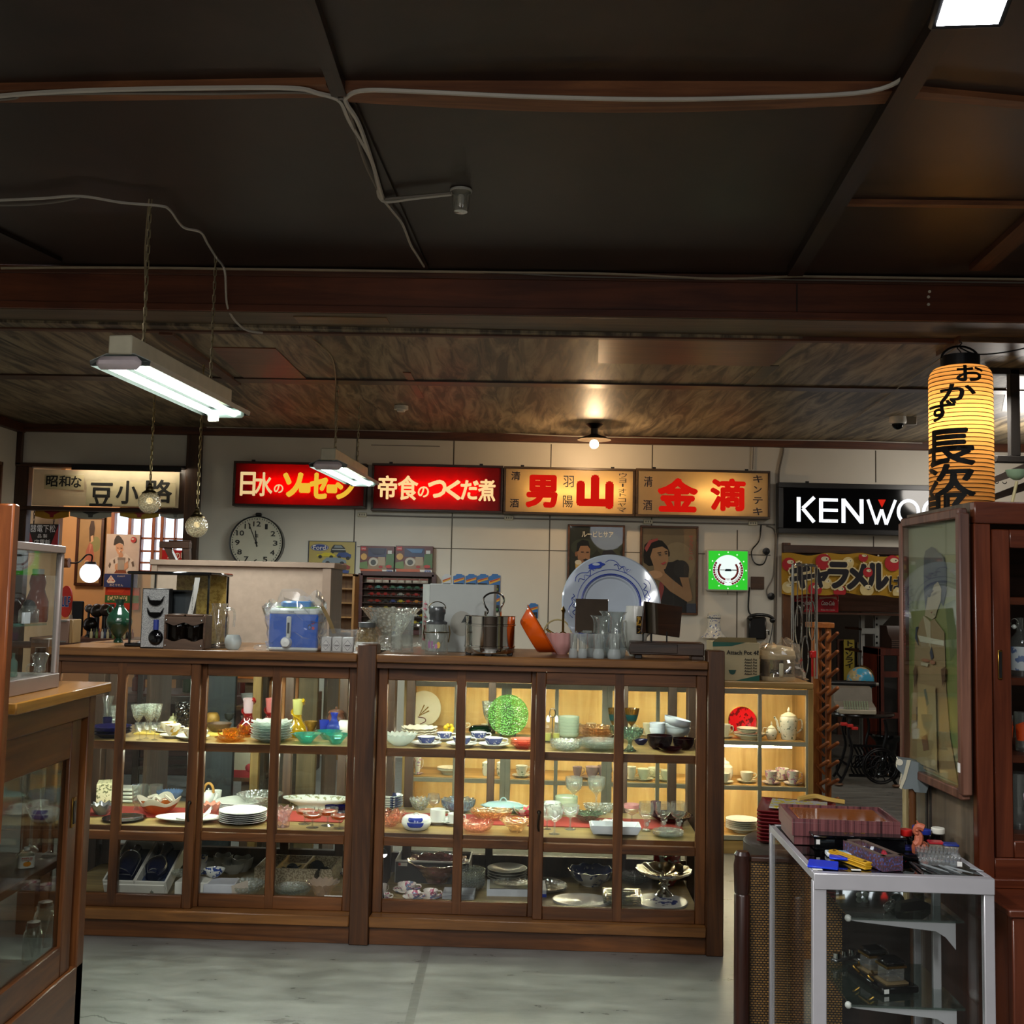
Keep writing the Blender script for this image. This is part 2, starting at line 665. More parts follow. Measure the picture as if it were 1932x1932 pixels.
def ceiling_front_mat():
 m,nt,out=newmat(('ceil_front',))
 L=nt.links.new
 n1=noise(nt,coords(nt,(1.3,.6,1)),1.2,5,.6,.4)
 n2=noise(nt,coords(nt),7,6,.7)
 c=mixc(nt,.35,ramp(nt,n1,[(.35,'140a05'),(.7,'33221a')]),ramp(nt,n2,[(.3,'130a05'),(.75,'3a271b')]))
 b=nd(nt,'ShaderNodeBsdfPrincipled',i_Roughness=.42)
 L(c,b.inputs['Base Color'])
 L(b.outputs[0],out.inputs[0])
 return m
def ceiling_back_mat():
 m,nt,out=newmat(('ceil_back',))
 L=nt.links.new
 wv=noise(nt,coords(nt,(5,.55,1)),2.2,5,.62,1.1)
 n1=noise(nt,coords(nt),.8,4)
 c=mixc(nt,.22,ramp(nt,wv,[(.4,'3a2f24'),(.62,'a59373')]),ramp(nt,n1,[(.35,'2e2820'),(.7,'74654e')]))
 b=nd(nt,'ShaderNodeBsdfPrincipled',i_Roughness=.5)
 L(c,b.inputs['Base Color'])
 L(b.outputs[0],out.inputs[0])
 return m
FLOOR_M=floor_mat()
CEIL_F=ceiling_front_mat()
CEIL_B=ceiling_back_mat()
WALL_M=paint('d6cfc0',.45,var=.07,scale=1.5)
P_DIM=paint('4a3a2c',.6)
WALL_L=paint('cfccc0',.6,var=.06,scale=1.5)
SEAM=paint('5a5348',.8)
def struct(mb,name,**kw):
 return mb.build(name,kind='structure',**kw)
struct(MB().bb(-7,8,-5,14,-.1,0,FLOOR_M),'floor')
struct(MB().bb(-5,6.5,-5,5.45,3.12,3.2,CEIL_F),'ceiling_front')
struct(MB().bb(-4.6,6.5,5.7,9.5,2.87,2.95,CEIL_B),'ceiling_back')
struct(MB().bb(-5,-4.42,-5,9.4,0,3.2,WALL_L),'wall_left')
struct(MB().bb(6.4,6.5,-5,13,0,3.2,WALL_L),'wall_right')
struct(MB().bb(-5,6.5,-5.1,-5,0,3.2,P_DIM),'wall_rear')
# back wall: painted boards with seams, two openings
mb=MB()
mb.bb(-2.87,2.42,YW,YW+.12,0,2.95,WALL_M)
mb.bb(-4.45,-2.87,YW,YW+.12,2.5,2.95,WALL_M)
mb.bb(2.42,6.5,YW,YW+.12,1.9,2.95,WALL_M)
for px,y0,y1 in((674,828,1215),(857,826,1215),(1040,838,1215),(1231,838,1215),(1391,1000,1260),(1652,850,910),(1648,1012,1042)):
 a,b_=aty(px,y0,YW),aty(px,y1,YW)
 mb.bb(a.x-.005,a.x+.005,YW-.0015,YW+.01,b_.z,a.z,SEAM)
a=aty(900,1036,YW)
mb.bb(aty(674,1033,YW).x,2.3,YW-.0012,YW+.01,a.z-.004,a.z+.004,SEAM)
a=aty(1120,842,YW)
mb.bb(aty(700,842,YW).x,aty(830,842,YW).x,YW-.0012,YW+.01,2.745,2.751,SEAM)
struct(mb,'wall_back')
tn=0
def trim(mb,**kw):
 global tn
 tn+=1
 return struct(mb,'trim_%d'%tn,**kw)
W_TRIM=wood('3a1e10','6b3a1e','X',rough=.5)
trim(MB().bb(-4.45,6.4,YW-.05,YW,2.80,2.875,W_TRIM,.004))
trim(MB().bb(-4.43,-4.37,YW-.04,YW,2.5,2.87,W_DARKZ,.004))
trim(MB().bb(-2.9,-2.77,YW-.06,YW+.12,0,2.8,wood('2a190d','5a3a20','Z'),.004))
trim(MB().bb(-4.42,-4.30,YW-.03,YW+.06,0,2.5,W_DARKZ,.004))
trim(MB().bb(-4.42,-2.88,YW-.04,YW+.08,2.485,2.52,W_DARK,.004))
trim(MB().bb(-4.42,-2.88,YW-.04,YW+.08,2.1,2.135,W_DARK,.004))
trim(MB().bb(-3.01,-2.89,YW-.02,YW+.06,2.13,2.49,W_DARKZ,.003))
trim(MB().bb(2.40,2.47,YW-.04,YW+.12,0,1.95,wood('3c2212','73451f','Z'),.004))
trim(MB().bb(2.40,6.4,YW-.05,YW+.1,1.86,1.93,W_DARK,.004))
trim(MB().bb(-4.42,-4.36,3.0,YW,2.79,2.87,W_TRIM,.004))
# beam between the two ceilings
zb=aty(966,594,5.4).z
BEAM=wood('4d2412','7c4226','X',.5,.45)
SOFF=wood('4b3d2c','705d44','X',.5,.5)
mb=MB()
mb.bb(-6,6.6,0,.3,zb,3.2,BEAM)
mb.bb(-6,6.6,.003,.37,zb-.006,zb,SOFF)
mb.bb(-6,6.6,-.012,.0,zb-.004,zb+.035,BEAM,.003)
mb.bb(-6,6.6,-.014,.0,3.075,3.118,W_TRIM,.003)
mb.bb(-6,6.6,.34,.385,zb-.03,zb-.004,W_TRIM,.003)
a=aty(1500,560,5.4)
mb.bb(a.x-.003,a.x+.003,-.002,0,zb+.03,3.08,paint('1c0c06',.7))
for px,py in((1746,556),(1744,566),(1744,580)):
 a=aty(px,py,5.4)
 mb.cyl((a.x,-.004,a.z),(a.x,.01,a.z),.008,paint('d8cdb8',.6),8)
a0=aty(548,598,5.43)
a1=aty(722,612,5.5)
mb.bb(a0.x,a1.x+.02,.06,.2,zb-.011,zb-.005,wood('5c4527','7d6038','X'))
struct(mb,'beam',loc=(0,5.4+.0,0),rz=-PHI*.8)
# battens on the front ceiling
W_LATH=wood('5a3118','8f5a33','X',rough=.55)
def lath(a,b,wd,th,mt,z=3.12,sag=0.):
 p0,p1=onz(*a,z),onz(*b,z)
 d=p1-p0
 ang=math.atan2(d.y,d.x)
 n=10
 mb=MB()
 L_=d.length
 def top(i):
  return-sag*sin(pi*i/n)
 for i in range(n):
  mb.quad([(L_*i/n,-wd/2,-th+top(i)),(L_*(i+1)/n,-wd/2,-th+top(i+1)),(L_*(i+1)/n,wd/2,-th+top(i+1)),(L_*i/n,wd/2,-th+top(i))],mt)
  for q in(-1,1):
   mb.quad([(L_*i/n,q*wd/2,0),(L_*(i+1)/n,q*wd/2,0),(L_*(i+1)/n,q*wd/2,-th+top(i+1)),(L_*i/n,q*wd/2,-th+top(i))],mt)
 for e in(0,L_):
  mb.quad([(e,-wd/2,0),(e,wd/2,0),(e,wd/2,-th),(e,-wd/2,-th)],mt)
 return trim(mb,loc=(p0.x,p0.y,z),rz=ang)
lath((-200,172),(622,158),.09,.025,W_LATH)
lath((643,164),(1695,166),.09,.03,W_LATH,sag=.035)
lath((1722,168),(2100,205),.05,.02,W_LATH)
lath((1590,378),(2100,384),.035,.02,W_LATH)
W_BLK=wood('120a06','2b180d','Y')
W_BLKX=wood('120a06','2b180d','X')
lath((560,-80),(640,160),.05,.04,W_BLKX)
lath((650,172),(800,503),.05,.015,W_BLKX)
lath((1785,20),(1500,503),.075,.05,W_BLKX)
lath((1990,372),(1848,500),.1,.03,W_TRIM)
lath((-60,410),(105,488),.08,.02,W_BLKX)
# back ceiling: strips and replaced boards
ZB=2.868
RED=wood('5a2c17','7d4526','X',.6,.38)
def patch(pts,mt,th=.006):
 P=[onz(x,y,ZB)for x,y in pts]
 c=sum(P,V())/len(P)
 mb=MB().prism([(p.x-c.x,p.y-c.y)for p in P],-th,0,mt,plane='xy')
 return trim(mb,loc=(c.x,c.y,ZB+.002))
patch([(1130,636),(1510,640),(1452,690),(1128,684)],RED)
patch([(400,655),(520,657),(588,724),(470,722)],RED)
patch([(1905,700),(1960,700),(1960,780),(1890,775)],RED)
patch([(760,702),(775,703),(800,750),(788,750)],RED)
patch([(790,715),(800,760)],RED)if False else None
patch([(300,625),(325,626),(455,722),(440,724)],W_TRIM,.02)
patch([(0,705),(0,713),(1932,742),(1932,735)],W_DARK,.012)
patch([(1440,690),(1470,690),(1420,735),(1395,735)],wood('3a3127','574a3a','X'),.004)
# stub beam from which the lantern hangs
a=aty(1812,645,5.62)
mb=MB().bb(0,1.2,0,.3,0,.06,wood('3a2a1c','66503a','X'),.004)
mb.bb(-.01,0,-.005,.305,-.01,.06,W_TRIM)
trim(mb,loc=(a.x,a.y,a.z))
# ---------------------------------------------------------------- side room behind the left-hand opening
SR_Y=11.4
ROOM=paint('c9a273',.6,var=.08,scale=2)
wx0,wx1=aty(214,1000,SR_Y).x,aty(375,1000,SR_Y).x
wz1,wz0=aty(260,965,SR_Y).z,aty(260,1078,SR_Y).z
mb=MB()
mb.bb(-6,wx0,SR_Y,SR_Y+.1,0,2.8,ROOM)
mb.bb(wx1,-2.2,SR_Y,SR_Y+.1,0,2.8,ROOM)
mb.bb(wx0,wx1,SR_Y,SR_Y+.1,0,wz0,ROOM)
mb.bb(wx0,wx1,SR_Y,SR_Y+.1,wz1,2.8,ROOM)
struct(mb,'wall_side_room')
struct(MB().bb(-6,-5.9,9.5,SR_Y,0,2.8,ROOM),'wall_side_room_left')
struct(MB().bb(-2.3,-2.2,9.5,SR_Y,0,2.8,ROOM),'wall_side_room_right')
struct(MB().bb(-6,-2.2,9.5,SR_Y+.1,2.7,2.8,ROOM),'ceiling_side_room')
WINW=wood('8a4522','b56a3c','Z',rough=.5)
win=MB()
for px in(214,246,268,291,307,331,358,375):
 x=aty(px,1000,SR_Y).x
 wd=.035 if px in(246,291,307,375,214)else .016
 win.bb(x-wd/2,x+wd/2,SR_Y-.03,SR_Y+.05,wz0,wz1,WINW,.002)
for py in(968,1016,1040,1062,1078):
 z=aty(290,py,SR_Y).z
 win.bb(wx0,wx1,SR_Y-.02,SR_Y+.03,z-.01,z+.01,WINW,.002)
wo=struct(win,'window_1')
MB().bb(wx0,wx1,SR_Y+.005,SR_Y+.009,wz0,wz1,glass('f4fbff')).build('window_pane',parent=wo)
# ---------------------------------------------------------------- dark room behind the right-hand opening
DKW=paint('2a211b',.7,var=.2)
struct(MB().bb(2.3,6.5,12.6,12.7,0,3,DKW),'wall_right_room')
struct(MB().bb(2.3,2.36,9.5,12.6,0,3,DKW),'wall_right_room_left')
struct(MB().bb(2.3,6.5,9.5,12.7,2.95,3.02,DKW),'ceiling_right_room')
# ================================================================ lamps and signs
WHITE_ST=paint('d8d8cf',.35,var=.05)
STEEL=paint('b9b9b5',.22,1.,.06)
CHROME=paint('dcdcda',.08,1.,.03)
BLACK=paint('0c0b0b',.35,var=.3)
BLACKG=paint('08080a',.08,var=.2)
BRASS=paint('8a6a2e',.3,1.,.2)
OLDBRASS=paint('5f5136',.4,1.,.3)
CABLE=paint('b3aca0',.5,var=.06)
CABLE_D=paint('6d655b',.5,var=.06)
TUBE=emit('e9fff6',8)
def chain(mb,p0,p1,mt,link=.042,r=.003,wd=.013):
 p0,p1=V(p0),V(p1)
 n=max(2,int((p1-p0).length/(link*.78)))
 for i in range(n):
  c=p0.lerp(p1,(i+.5)/n)
  h=link/2-wd*.5
  pts=[]
  for k in range(10):
   a=2*pi*k/10
   x,z=wd*.5*cos(a),wd*.5*sin(a)+(h if sin(a)>=0 else-h)
   pts.append(c+(V((x,0,z))if i%2 else V((0,x,z))))
  mb.tube(pts,r,mt,4,True)
def fluorescent(label,A,B,z,top,group):
 A,B=V((A[0],A[1],0)),V((B[0],B[1],0))
 L_=(B-A).length
 c=(A+B)/2
 rz=math.atan2(B.y-A.y,B.x-A.x)
 t=thing('fluorescent_lamp',label,'lamp',(c.x,c.y,z),rz,group)
 h=L_/2
 MB().bb(-h+.02,h-.06,-.05,.05,.055,.135,paint('b9b39c',.4),.006).build('gear_box',t)
 sh=MB()
 prof=[(-.125,.012),(-.13,.03),(-.06,.06),(.06,.06),(.13,.03),(.125,.012)]
 prof2=[(y,q-.004)for y,q in prof[::-1]]
 sh.prism([(y,q)for y,q in prof]+prof2,-h+.03,h,paint('8b8e89',.4),plane='yz')
 sh.build('reflector',t)
 mb=MB()
 mb.box((-h+.02,0,.018),(.045,.19,.055),paint('c9bcc0',.4),.02)
 mb.build('end_cap',t)
 MB().box((h-.01,0,.02),(.03,.2,.05),paint('cfe0da',.4),.012).build('end_cap',t)
 for y in(-.055,.055):
  MB().cyl((-h+.05,y,.012),(h-.03,y,.012),.0155,TUBE,12).build('tube',t)
 ar=area_lamp('fluorescent_light',c+V((0,0,z-.006)),(1.1,.16),34,(.92,1,.96),(0,0,rz))
 for f_ in(-.62,.62):
  x=h*f_
  mb=MB()
  chain(mb,(x,0,.135),(x,0,top-z),paint('96896a',.4,.5))
  mb.tube([(x-.02,0,.12),(x-.015,.012,.15),(x,.012,.16),(x+.012,0,.145),(x,0,.125)],.003,OLDBRASS,5)
  if f_<0:
   mb.tube(curve([(x+.012,.012,top-z),(x-.005,.01,(top-z)*.7),(x+.02,.008,(top-z)*.4),(x+.008,.01,.15)]),.004,paint('8d7b5e',.6),5)
  mb.build('hanging_chain',t)
 MB().box((h*.72,0,-.028),(.03,.05,.05),paint('c8c4b4',.4),.006).build('pull_switch',t)if top>3 else None
 return t
fluorescent('bright twin-tube fluorescent lamp hanging on chains from the dark ceiling before the beam',(-1.615,4.24),(-1.5,5.47),2.335,3.12,'twin fluorescent lamps')
fluorescent('smaller-looking twin-tube fluorescent lamp hanging before the red sausage sign',(-1.225,6.94),(-1.15,8.1),2.25,2.87,'twin fluorescent lamps')
# cut-glass globe pendants
GLOBE=glass('f6f0dc',.6,.1,95,'fff4d8',.46)
for(px,py,pxt,Yp,lab)in((282,948,287,6.35,'faceted glass globe pendant on a chain in front of the calligraphy sign'),(371,993,378,6.6,'faceted glass globe pendant on a chain beside the dark wall post')):
 c=aty(px,py,Yp)
 t=thing('globe_pendant',lab,'lamp',c,0,'cut-glass globe pendants')
 r=21*mpp(c)
 MB().ball((0,0,0),r,GLOBE,28,18).build('globe_shade',t)
 MB().ball((0,0,.01),.02,emit('ffe6b0',1.3),12,8).build('bulb',t)
 MB().lathe([(.001,.62),(.18,.62),(.2,.56),(.3,.5),(.26,.42),(.5,.3),(.52,.2),(.95,.06),(.98,0),(.9,0)],OLDBRASS,20,R=r*.72,H=.105,M=Matrix.Translation((0,0,r*.78))).build('gallery_cap',t)
 mb=MB()
 chain(mb,(0,0,r+.045),(0,0,2.87-c.z),paint('8f7d52',.35,.6),.036)
 mb.tube(curve([(.004,0,r+.04),(-.006,.004,.3),(.006,0,.6),(0,0,2.865-c.z)]),.0025,paint('6d5c3a',.6),5)
 mb.build('hanging_chain',t)
 # bulb under an enamel shade near the back wall
c=aty(1121,838,8.75)
t=thing('bulb_lamp','small lit bulb under a dark enamel shade near the ceiling over the white signs','lamp',c)
MB().ball((0,0,0),.038,emit('ffdca0',34),16,12).build('bulb',t)
MB().lathe([(.14,.035),(.132,.045),(.05,.075),(.03,.085),(.03,.13),(.001,.135)],paint('3a332c',.35),28).build('enamel_shade',t)
mb=MB()
mb.bb(-.22,.22,-.09,.09,.19,.2,BLACK)
mb.lathe([(.1,.19),(.07,.16),(.03,.13)],BLACK,16)
mb.build('ceiling_rose',t)
point_lamp('bulb_light',c-V((0,0,.06)),17,(1,.66,.36),.04)
# glass call-point on the front ceiling
c=onz(870,360,3.115)
t=thing('ceiling_cup','clear plastic cup-shaped fitting at the end of the ceiling cables','fitting',c)
k=mpp(c)
MB().lathe([(.001,-42*k),(13*k,-41*k),(16*k,-34*k),(17.5*k,-4*k),(19*k,0)],glass('e8e8e2',.22,.08,0,'c8c6bd',.42),24).build('cup',t)
mb=MB()
mb.lathe([(.001,-30*k),(6*k,-28*k),(7*k,-12*k),(5*k,-8*k)],paint('dcd9cf',.4),12)
mb.tube(arc(0,-14*k,7*k,pi,2*pi),.003,STEEL,5)
mb.build('fitting_core',t)
MB().lathe([(19*k,-3*k),(21*k,-2*k),(21*k,1*k),(.001,1*k)],paint('a8a59b',.4),24).build('cup_flange',t)
# small detector and dome camera on the back ceiling
c=onz(757,766,2.868)
MB().lathe([(.001,-.045),(.03,-.045),(.035,-.03),(.055,-.028),(.055,0),(.001,0)],paint('cfc8ba',.4),20).build('smoke_detector',loc=c,label='small white round detector on the streaked back ceiling',cat='detector')
c=onz(1694,789,2.86)
t=thing('dome_camera','white dome security camera on the back ceiling beside the lantern','camera',c)
MB().lathe([(.001,.01),(.062,.01),(.066,-.03),(.06,-.045),(.001,-.045)],paint('d8d4cb',.4),24).build('camera_base',t)
MB().ball((0,0,-.045),.045,glass('3a3a3c',.3,.05,0,'101012'),20,10).build('dome',t)
MB().bb(.06,.14,-.02,.03,-.05,.02,paint('8f887c',.5),.004).build('junction_box',t)
# LED floodlight
c=onz(1843,-8,3.0)
t=thing('floodlight','square LED floodlight with black frame glaring from the ceiling','lamp',c,0,rot=(math.radians(-22),0,math.radians(-6)))
MB().bb(-.095,.095,-.105,.105,0,.035,BLACK,.008).build('housing',t)
MB().bb(-.078,.078,-.085,.085,-.003,.001,emit('f1f5ff',30)).build('led_panel',t)
mb=MB()
mb.tube([(-.1,0,.015),(-.1,0,.1),(.1,0,.1),(.1,0,.015)],.006,BLACK,6)
mb.build('bracket',t)
# paper lantern
c0=aty(1811,650,5.45)
kk=mpp(c0)
LR=56*kk
LANT=lucent('f2c47c',.6,.7)
LINK=paint('120d0a',.6)
t=thing('paper_lantern','tall cylindrical paper lantern glowing amber with black brush characters','lantern',c0)
zt,zb_=-45*kk,-400*kk
NR=46
prof=[]
for i in range(NR*4+1):
 q=i/(NR*4)
 z=zt+(zb_-zt)*q
 e=min(q,1-q)
 r=LR*(1 if e>.07 else(.70+.30*math.sqrt(max(0,1-((.07-e)/.07)**2))))
 prof.append((r*(1+.011*abs(sin(pi*q*NR))),z))
MB().lathe(prof,LANT,56).build('paper_shade',t,recalc=False)
rb=MB()
for i in range(NR+1):
 q=i/NR
 z=zt+(zb_-zt)*q
 e=min(q,1-q)
 r=LR*(1 if e>.07 else(.70+.30*math.sqrt(max(0,1-((.07-e)/.07)**2))))
 rb.tube([((r+.0008)*cos(2*pi*k/40),(r+.0008)*sin(2*pi*k/40),z)for k in range(40)],.0022,paint('4a2a0e',.7),4,True)
rb.build('bamboo_ribs',t)
for nm,za,zb2 in(('top_ring',zt+22*kk,zt-2*kk),('base_ring',zb_+2*kk,zb_-22*kk)):
 MB().lathe([(LR*.60,zb2),(LR*.62,zb2),(LR*.62,za),(LR*.60,za),(LR*.60,zb2)],paint('14161c',.3),40).build(nm,t)
MB().lathe([(.001,zt),(LR*.6,zt)],BLACK,24).build('light_stop',t)  # added disc that stops lamp light escaping through the open top ring
mb=MB()
mb.tube([(LR*.62*cos(a),0,zt+18*kk+LR*.42*sin(a))for a in[pi*i/12 for i in range(13)]],.006,BLACK,6)
mb.tube(curve([(0,0,zt+20*kk),(.004,0,zt+30*kk),(-.01,.01,-5*kk),(.01,0,2*kk),(-.006,0,8*kk)]),.003,BLACK,5)
mb.tube(curve([(0,0,-6*kk),(.1,.0,-18*kk),(.3,0,-8*kk),(.52,0,18*kk)]),.004,BLACK,5)
mb.build('carrying_handle',t)
def wrapc(off):
 def f(p):
  a=p[0]/LR+off-pi/2
  e=(p[2]-zb_)/(zt-zb_)
  e=min(e,1-e)
  r=LR*(1 if e>.07 else(.70+.30*math.sqrt(max(0,1-((.07-max(e,0))/.07)**2))))+.006
  return(r*cos(a),r*sin(a),p[2])
 return f
mb=MB()
fa=math.atan2(c0.x,c0.y)
for ch,cx_,cy_,w_,h_ in(('お',1828,716,46,30),('か',1806,751,60,30),('ず',1777,783,58,36),('長',1786,852,96,66),('次',1788,913,92,58),('郎',1776,962,90,56)):
 ang=math.asin(max(-.99,min(.99,(cx_-1811)/56.)))
 mb.text(ch,0,0,w_*kk,h_*kk,LINK,bold=.03,ext=0,sub=2,warp=(lambda p,a=ang,z=-(cy_-650)*kk:wrapc(a-fa)((p[0],p[1],p[2]+z))))
mb.build('lettering',t,recalc=False)
point_lamp('lantern_light',c0+V((0,0,-(795-650)*kk)),4.6,(1,.72,.42),.05)
# backlit signs ------------------------------------------------
def lightbox(name,label,box,face,Y=YW-.12,dep=.11,frame=W_DARK,lamp=(.3,14),fw=.02,lampcol='ffd9a0',lx=.0,lr=.014):
 c,W,H=rect(*box,Y)
 t=thing(name,label,'sign',c)
 mb=MB()
 mb.bb(-W/2,W/2,dep-.008,dep,-H/2,H/2,WHITE_ST)
 for s_ in(-1,1):
  mb.bb(-W/2,W/2,-.012,dep-.008,s_*H/2-(fw if s_>0 else 0),s_*H/2+(0 if s_>0 else fw),frame,.003)
  mb.bb(s_*W/2-(fw if s_>0 else 0),s_*W/2+(0 if s_>0 else fw),-.012,dep-.008,-H/2+fw,H/2-fw,frame,.003)
 mb.build('case',t)
 MB().bb(-W/2+fw*.8,W/2-fw*.8,0,.003,-H/2+fw*.8,H/2-fw*.8,face).build('face_panel',t)
 if lamp:
  MB().cyl((lx*W-W*lamp[0]/2,dep*.5,0),(lx*W+W*lamp[0]/2,dep*.5,0),lr,emit(lampcol,lamp[1]),12).build('tube',t)
 mb=MB()
 for q in(-.36,.33):
  mb.box((q*W,.03,H/2+.008),(.03,.01,.02),BLACK)
 mb.build('lug',t)
 X=lambda px:(px-(box[0]+box[2])/2)*mpp(c)
 Z=lambda px,py:-((py-(box[1]+box[3])/2)-.0208*(px-(box[0]+box[2])/2))*mpp(c)
 return t,W,H,X,Z,mpp(c)
RED_F=lucent('b01712',.72)
CREAM_F=lucent('efd9b0',.72)
YEL=emit('ffc53a',.85)
PALE=emit('ffd99a',.8)
REDL=emit('e01a10',.75)
NAVY=paint('16152e',.5)
def letters(t,X,Z,k,items,mt,bold=.02,name='lettering',y=-.002):
 mb=MB()
 for it_ in items:
  ch,x0,y0,x1,y1=it_[:5]
  b=it_[5]if len(it_)>5 else bold
  m_=it_[6]if len(it_)>6 else mt
  cx,cy_=(x0+x1)/2,(y0+y1)/2
  mb.text(ch,X(cx),Z(cx,cy_),(x1-x0)*k,(y1-y0)*k,m_,y=y,bold=b,ext=.0012)
 return mb.build(name,t,recalc=False)
def cj(x0,y0,x1,y1):
 return 420+x0/4.391,840+y0/4.391,420+x1/4.391,840+y1/4.391
t,W,H,X,Z,k=lightbox('signboard','red backlit sign with pale and yellow sausage lettering, above the round clock',(440,872,691,957),RED_F,lamp=(.62,62),lampcol='ffb060')
letters(t,X,Z,k,[('日',*cj(150,225,268,415),.03),('水',*cj(272,228,410,420),.03),('の',*cj(428,325,503,395),.03),('ソ',*cj(510,235,655,420),.07,YEL),('ー',*cj(648,325,715,385),.05,YEL),('セ',*cj(730,238,862,435),.07,YEL),('ー',*cj(875,335,938,388),.05,YEL),('ジ',*cj(945,260,1090,440),.07,YEL)],PALE)
t,W,H,X,Z,k=lightbox('signboard','red backlit sign with pale preserved-food lettering, second in the row',(701,876,949,966),RED_F,lamp=(.6,66),lampcol='ffb060',lx=.02)
letters(t,X,Z,k,[('帝',714,898,748,941,.03),('食',751,898,788,943,.03),('の',789,918,809,938,.03),('つ',809,907,841,938,.05),('く',842,907,868,942,.05),('だ',870,907,902,942,.04),('煮',903,905,934,945,.035)],emit('ffd592',1.0))
def cj2(x0,y0,x1,y1):
 return 760+x0/4.391,840+y0/4.391,760+x1/4.391,840+y1/4.391
def cj3(x0,y0,x1,y1):
 return 1060+x0/4.391,840+y0/4.391,1060+x1/4.391,840+y1/4.391
t,W,H,X,Z,k=lightbox('signboard','cream backlit sign with two big red characters, third in the row',(950,882,1198,972),CREAM_F,lamp=(.7,40),frame=wood('3a2816','5d452a','X'),lampcol='ffe0a0',lx=.06)
letters(t,X,Z,k,[('男',*cj2(1030,258,1270,505),.06,REDL),('山',*cj2(1460,265,1725,505),.09,REDL),('清',*cj2(897,218,970,288)),('酒',*cj2(890,445,962,515)),('羽',*cj2(1328,253,1415,348),.006),('陽',*cj2(1328,418,1410,515),.006),('ウ',*cj2(1790,228,1855,268),.004),('ヨ',*cj2(1790,275,1850,310),.004),('｜',*cj2(1815,318,1828,345),.004),('オ',*cj2(1785,360,1850,395),.004),('ト',*cj2(1795,398,1850,425),.004),('コ',*cj2(1785,440,1850,470),.004),('ヤ',*cj2(1782,478,1850,510),.004),('マ',*cj2(1778,520,1852,555),.004)],NAVY)
t,W,H,X,Z,k=lightbox('signboard','cream backlit sign with red characters, last of the row beside the black sign',(1199,886,1453,977),CREAM_F,lamp=(.3,95),frame=wood('3a2816','5d452a','X'),lampcol='ffe6b4',lx=.1)
letters(t,X,Z,k,[('金',*cj3(805,285,1115,540),.06,REDL),('滴',*cj3(1240,285,1512,535),.05,REDL),('清',*cj3(680,258,750,345),.01),('酒',*cj3(675,455,748,538),.01),('キ',*cj3(1585,250,1662,308)),('ン',*cj3(1590,340,1655,395)),('テ',*cj3(1585,432,1662,488)),('キ',*cj3(1585,520,1662,580))],NAVY)
# black audio-maker sign
t,W,H,X,Z,k=lightbox('signboard','wide black sign with glowing white capital letters and a red triangle',(1468,914,1872,1010),BLACKG,lamp=None,frame=BLACK,fw=.045,dep=.09)
mb=MB()
WL=emit('f3f8ff',1.5)
def ck(x,y):
 px,py=1440+x/3.927,620+y/3.927
 return X(px),Z(px,py)
def stroke(pts,wd):
 for(a,b)in zip(pts[:-1],pts[1:]):
  (x0,z0),(x1,z1)=ck(*a),ck(*b)
  d=math.hypot(x1-x0,z1-z0)
  nx,nz=-(z1-z0)/d*wd/2,(x1-x0)/d*wd/2
  mb.prism([(x0+nx,z0+nz),(x1+nx,z1+nz),(x1-nx,z1-nz),(x0-nx,z0-nz)],-.004,-.001,WL)
s_=k*7.2
stroke([(262,1248),(262,1430)],s_)
stroke([(378,1250),(292,1332),(376,1434)],s_*.9)
stroke([(428,1258),(428,1434)],s_)
for yy in(1268,1344,1424):
 stroke([(416,yy),(552,yy+3)],s_*.8)
stroke([(594,1260),(594,1440)],s_)
stroke([(728,1264),(728,1444)],s_)
stroke([(594,1268),(728,1438)],s_)
stroke([(775,1266),(838,1450),(877,1340),(910,1452),(980,1270)],s_*.75)
for cx in(1075,1262,1450):
 a_=[]
 for i in range(33):
  q=2*pi*i/32
  a_.append((cx+74*cos(q),1358+84*sin(q)))
 stroke(a_,s_*.85)
mb.build('lettering',t)
p=[ck(850,1266),ck(908,1267),ck(879,1326)]
MB().prism(p,-.004,-.001,emit('e02818',.8)).build('red_triangle',t)
# calligraphy transom
c,W,H=rect(62,888,338,956,YW-.05)
t=thing('calligraphy_banner','long cream paper sheet with black brush calligraphy under the ceiling','banner',c)
PAPER=lucent('e6d8b4',.45,.8)
mb=MB()
mb.sheet(lambda u,v:((u-.5)*W,.004*sin(u*19+v*3)-.004,(v-.5)*H),24,6,PAPER)
mb.build('paper_sheet',t)
kx=mpp(c)
mb=MB()
mb.bb(-W*.42,-W*.15,-.012,-.011,-.05*H,.36*H,paint('c9b98f',.8,var=.06))
mb.bb(-W*.13,W*.48,-.012,-.011,-.47*H,.2*H,paint('cdbf97',.8,var=.06))
mb.build('pasted_panel',t)
mb=MB()
for ch,x0,y0,x1,y1 in(('昭',88,898,109,918),('和',112,898,133,918),('な',135,899,154,920),('豆',172,912,214,955),('小',221,908,262,950),('路',274,906,325,948)):
 cx,cy_=(x0+x1)/2-200,(y0+y1)/2-922
 mb.text(ch,cx*kx,-(cy_-.02*cx)*kx,(x1-x0)*kx,(y1-y0)*kx,paint('15130f',.8),y=-.014,bold=.025,ext=.001)
mb.build('lettering',t,recalc=False)
# the tube above the banner that lights it
a=aty(240,884,YW-.16)
a.z=2.475
t=thing('strip_lamp','slim hidden strip lamp lighting the calligraphy from above','lamp',a)
MB().cyl((-.45,0,0),(.45,0,0),.008,emit('fff2d8',40),8).build('tube',t)
mb=MB().bb(-.48,.48,-.02,.15,.012,.02,BLACK)
mb.bb(-.48,.48,-.022,-.018,-.025,.02,BLACK)
mb.build('lamp_channel',t)
# ---------------------------------------------------------------- things on the back wall
YF=YW-.004
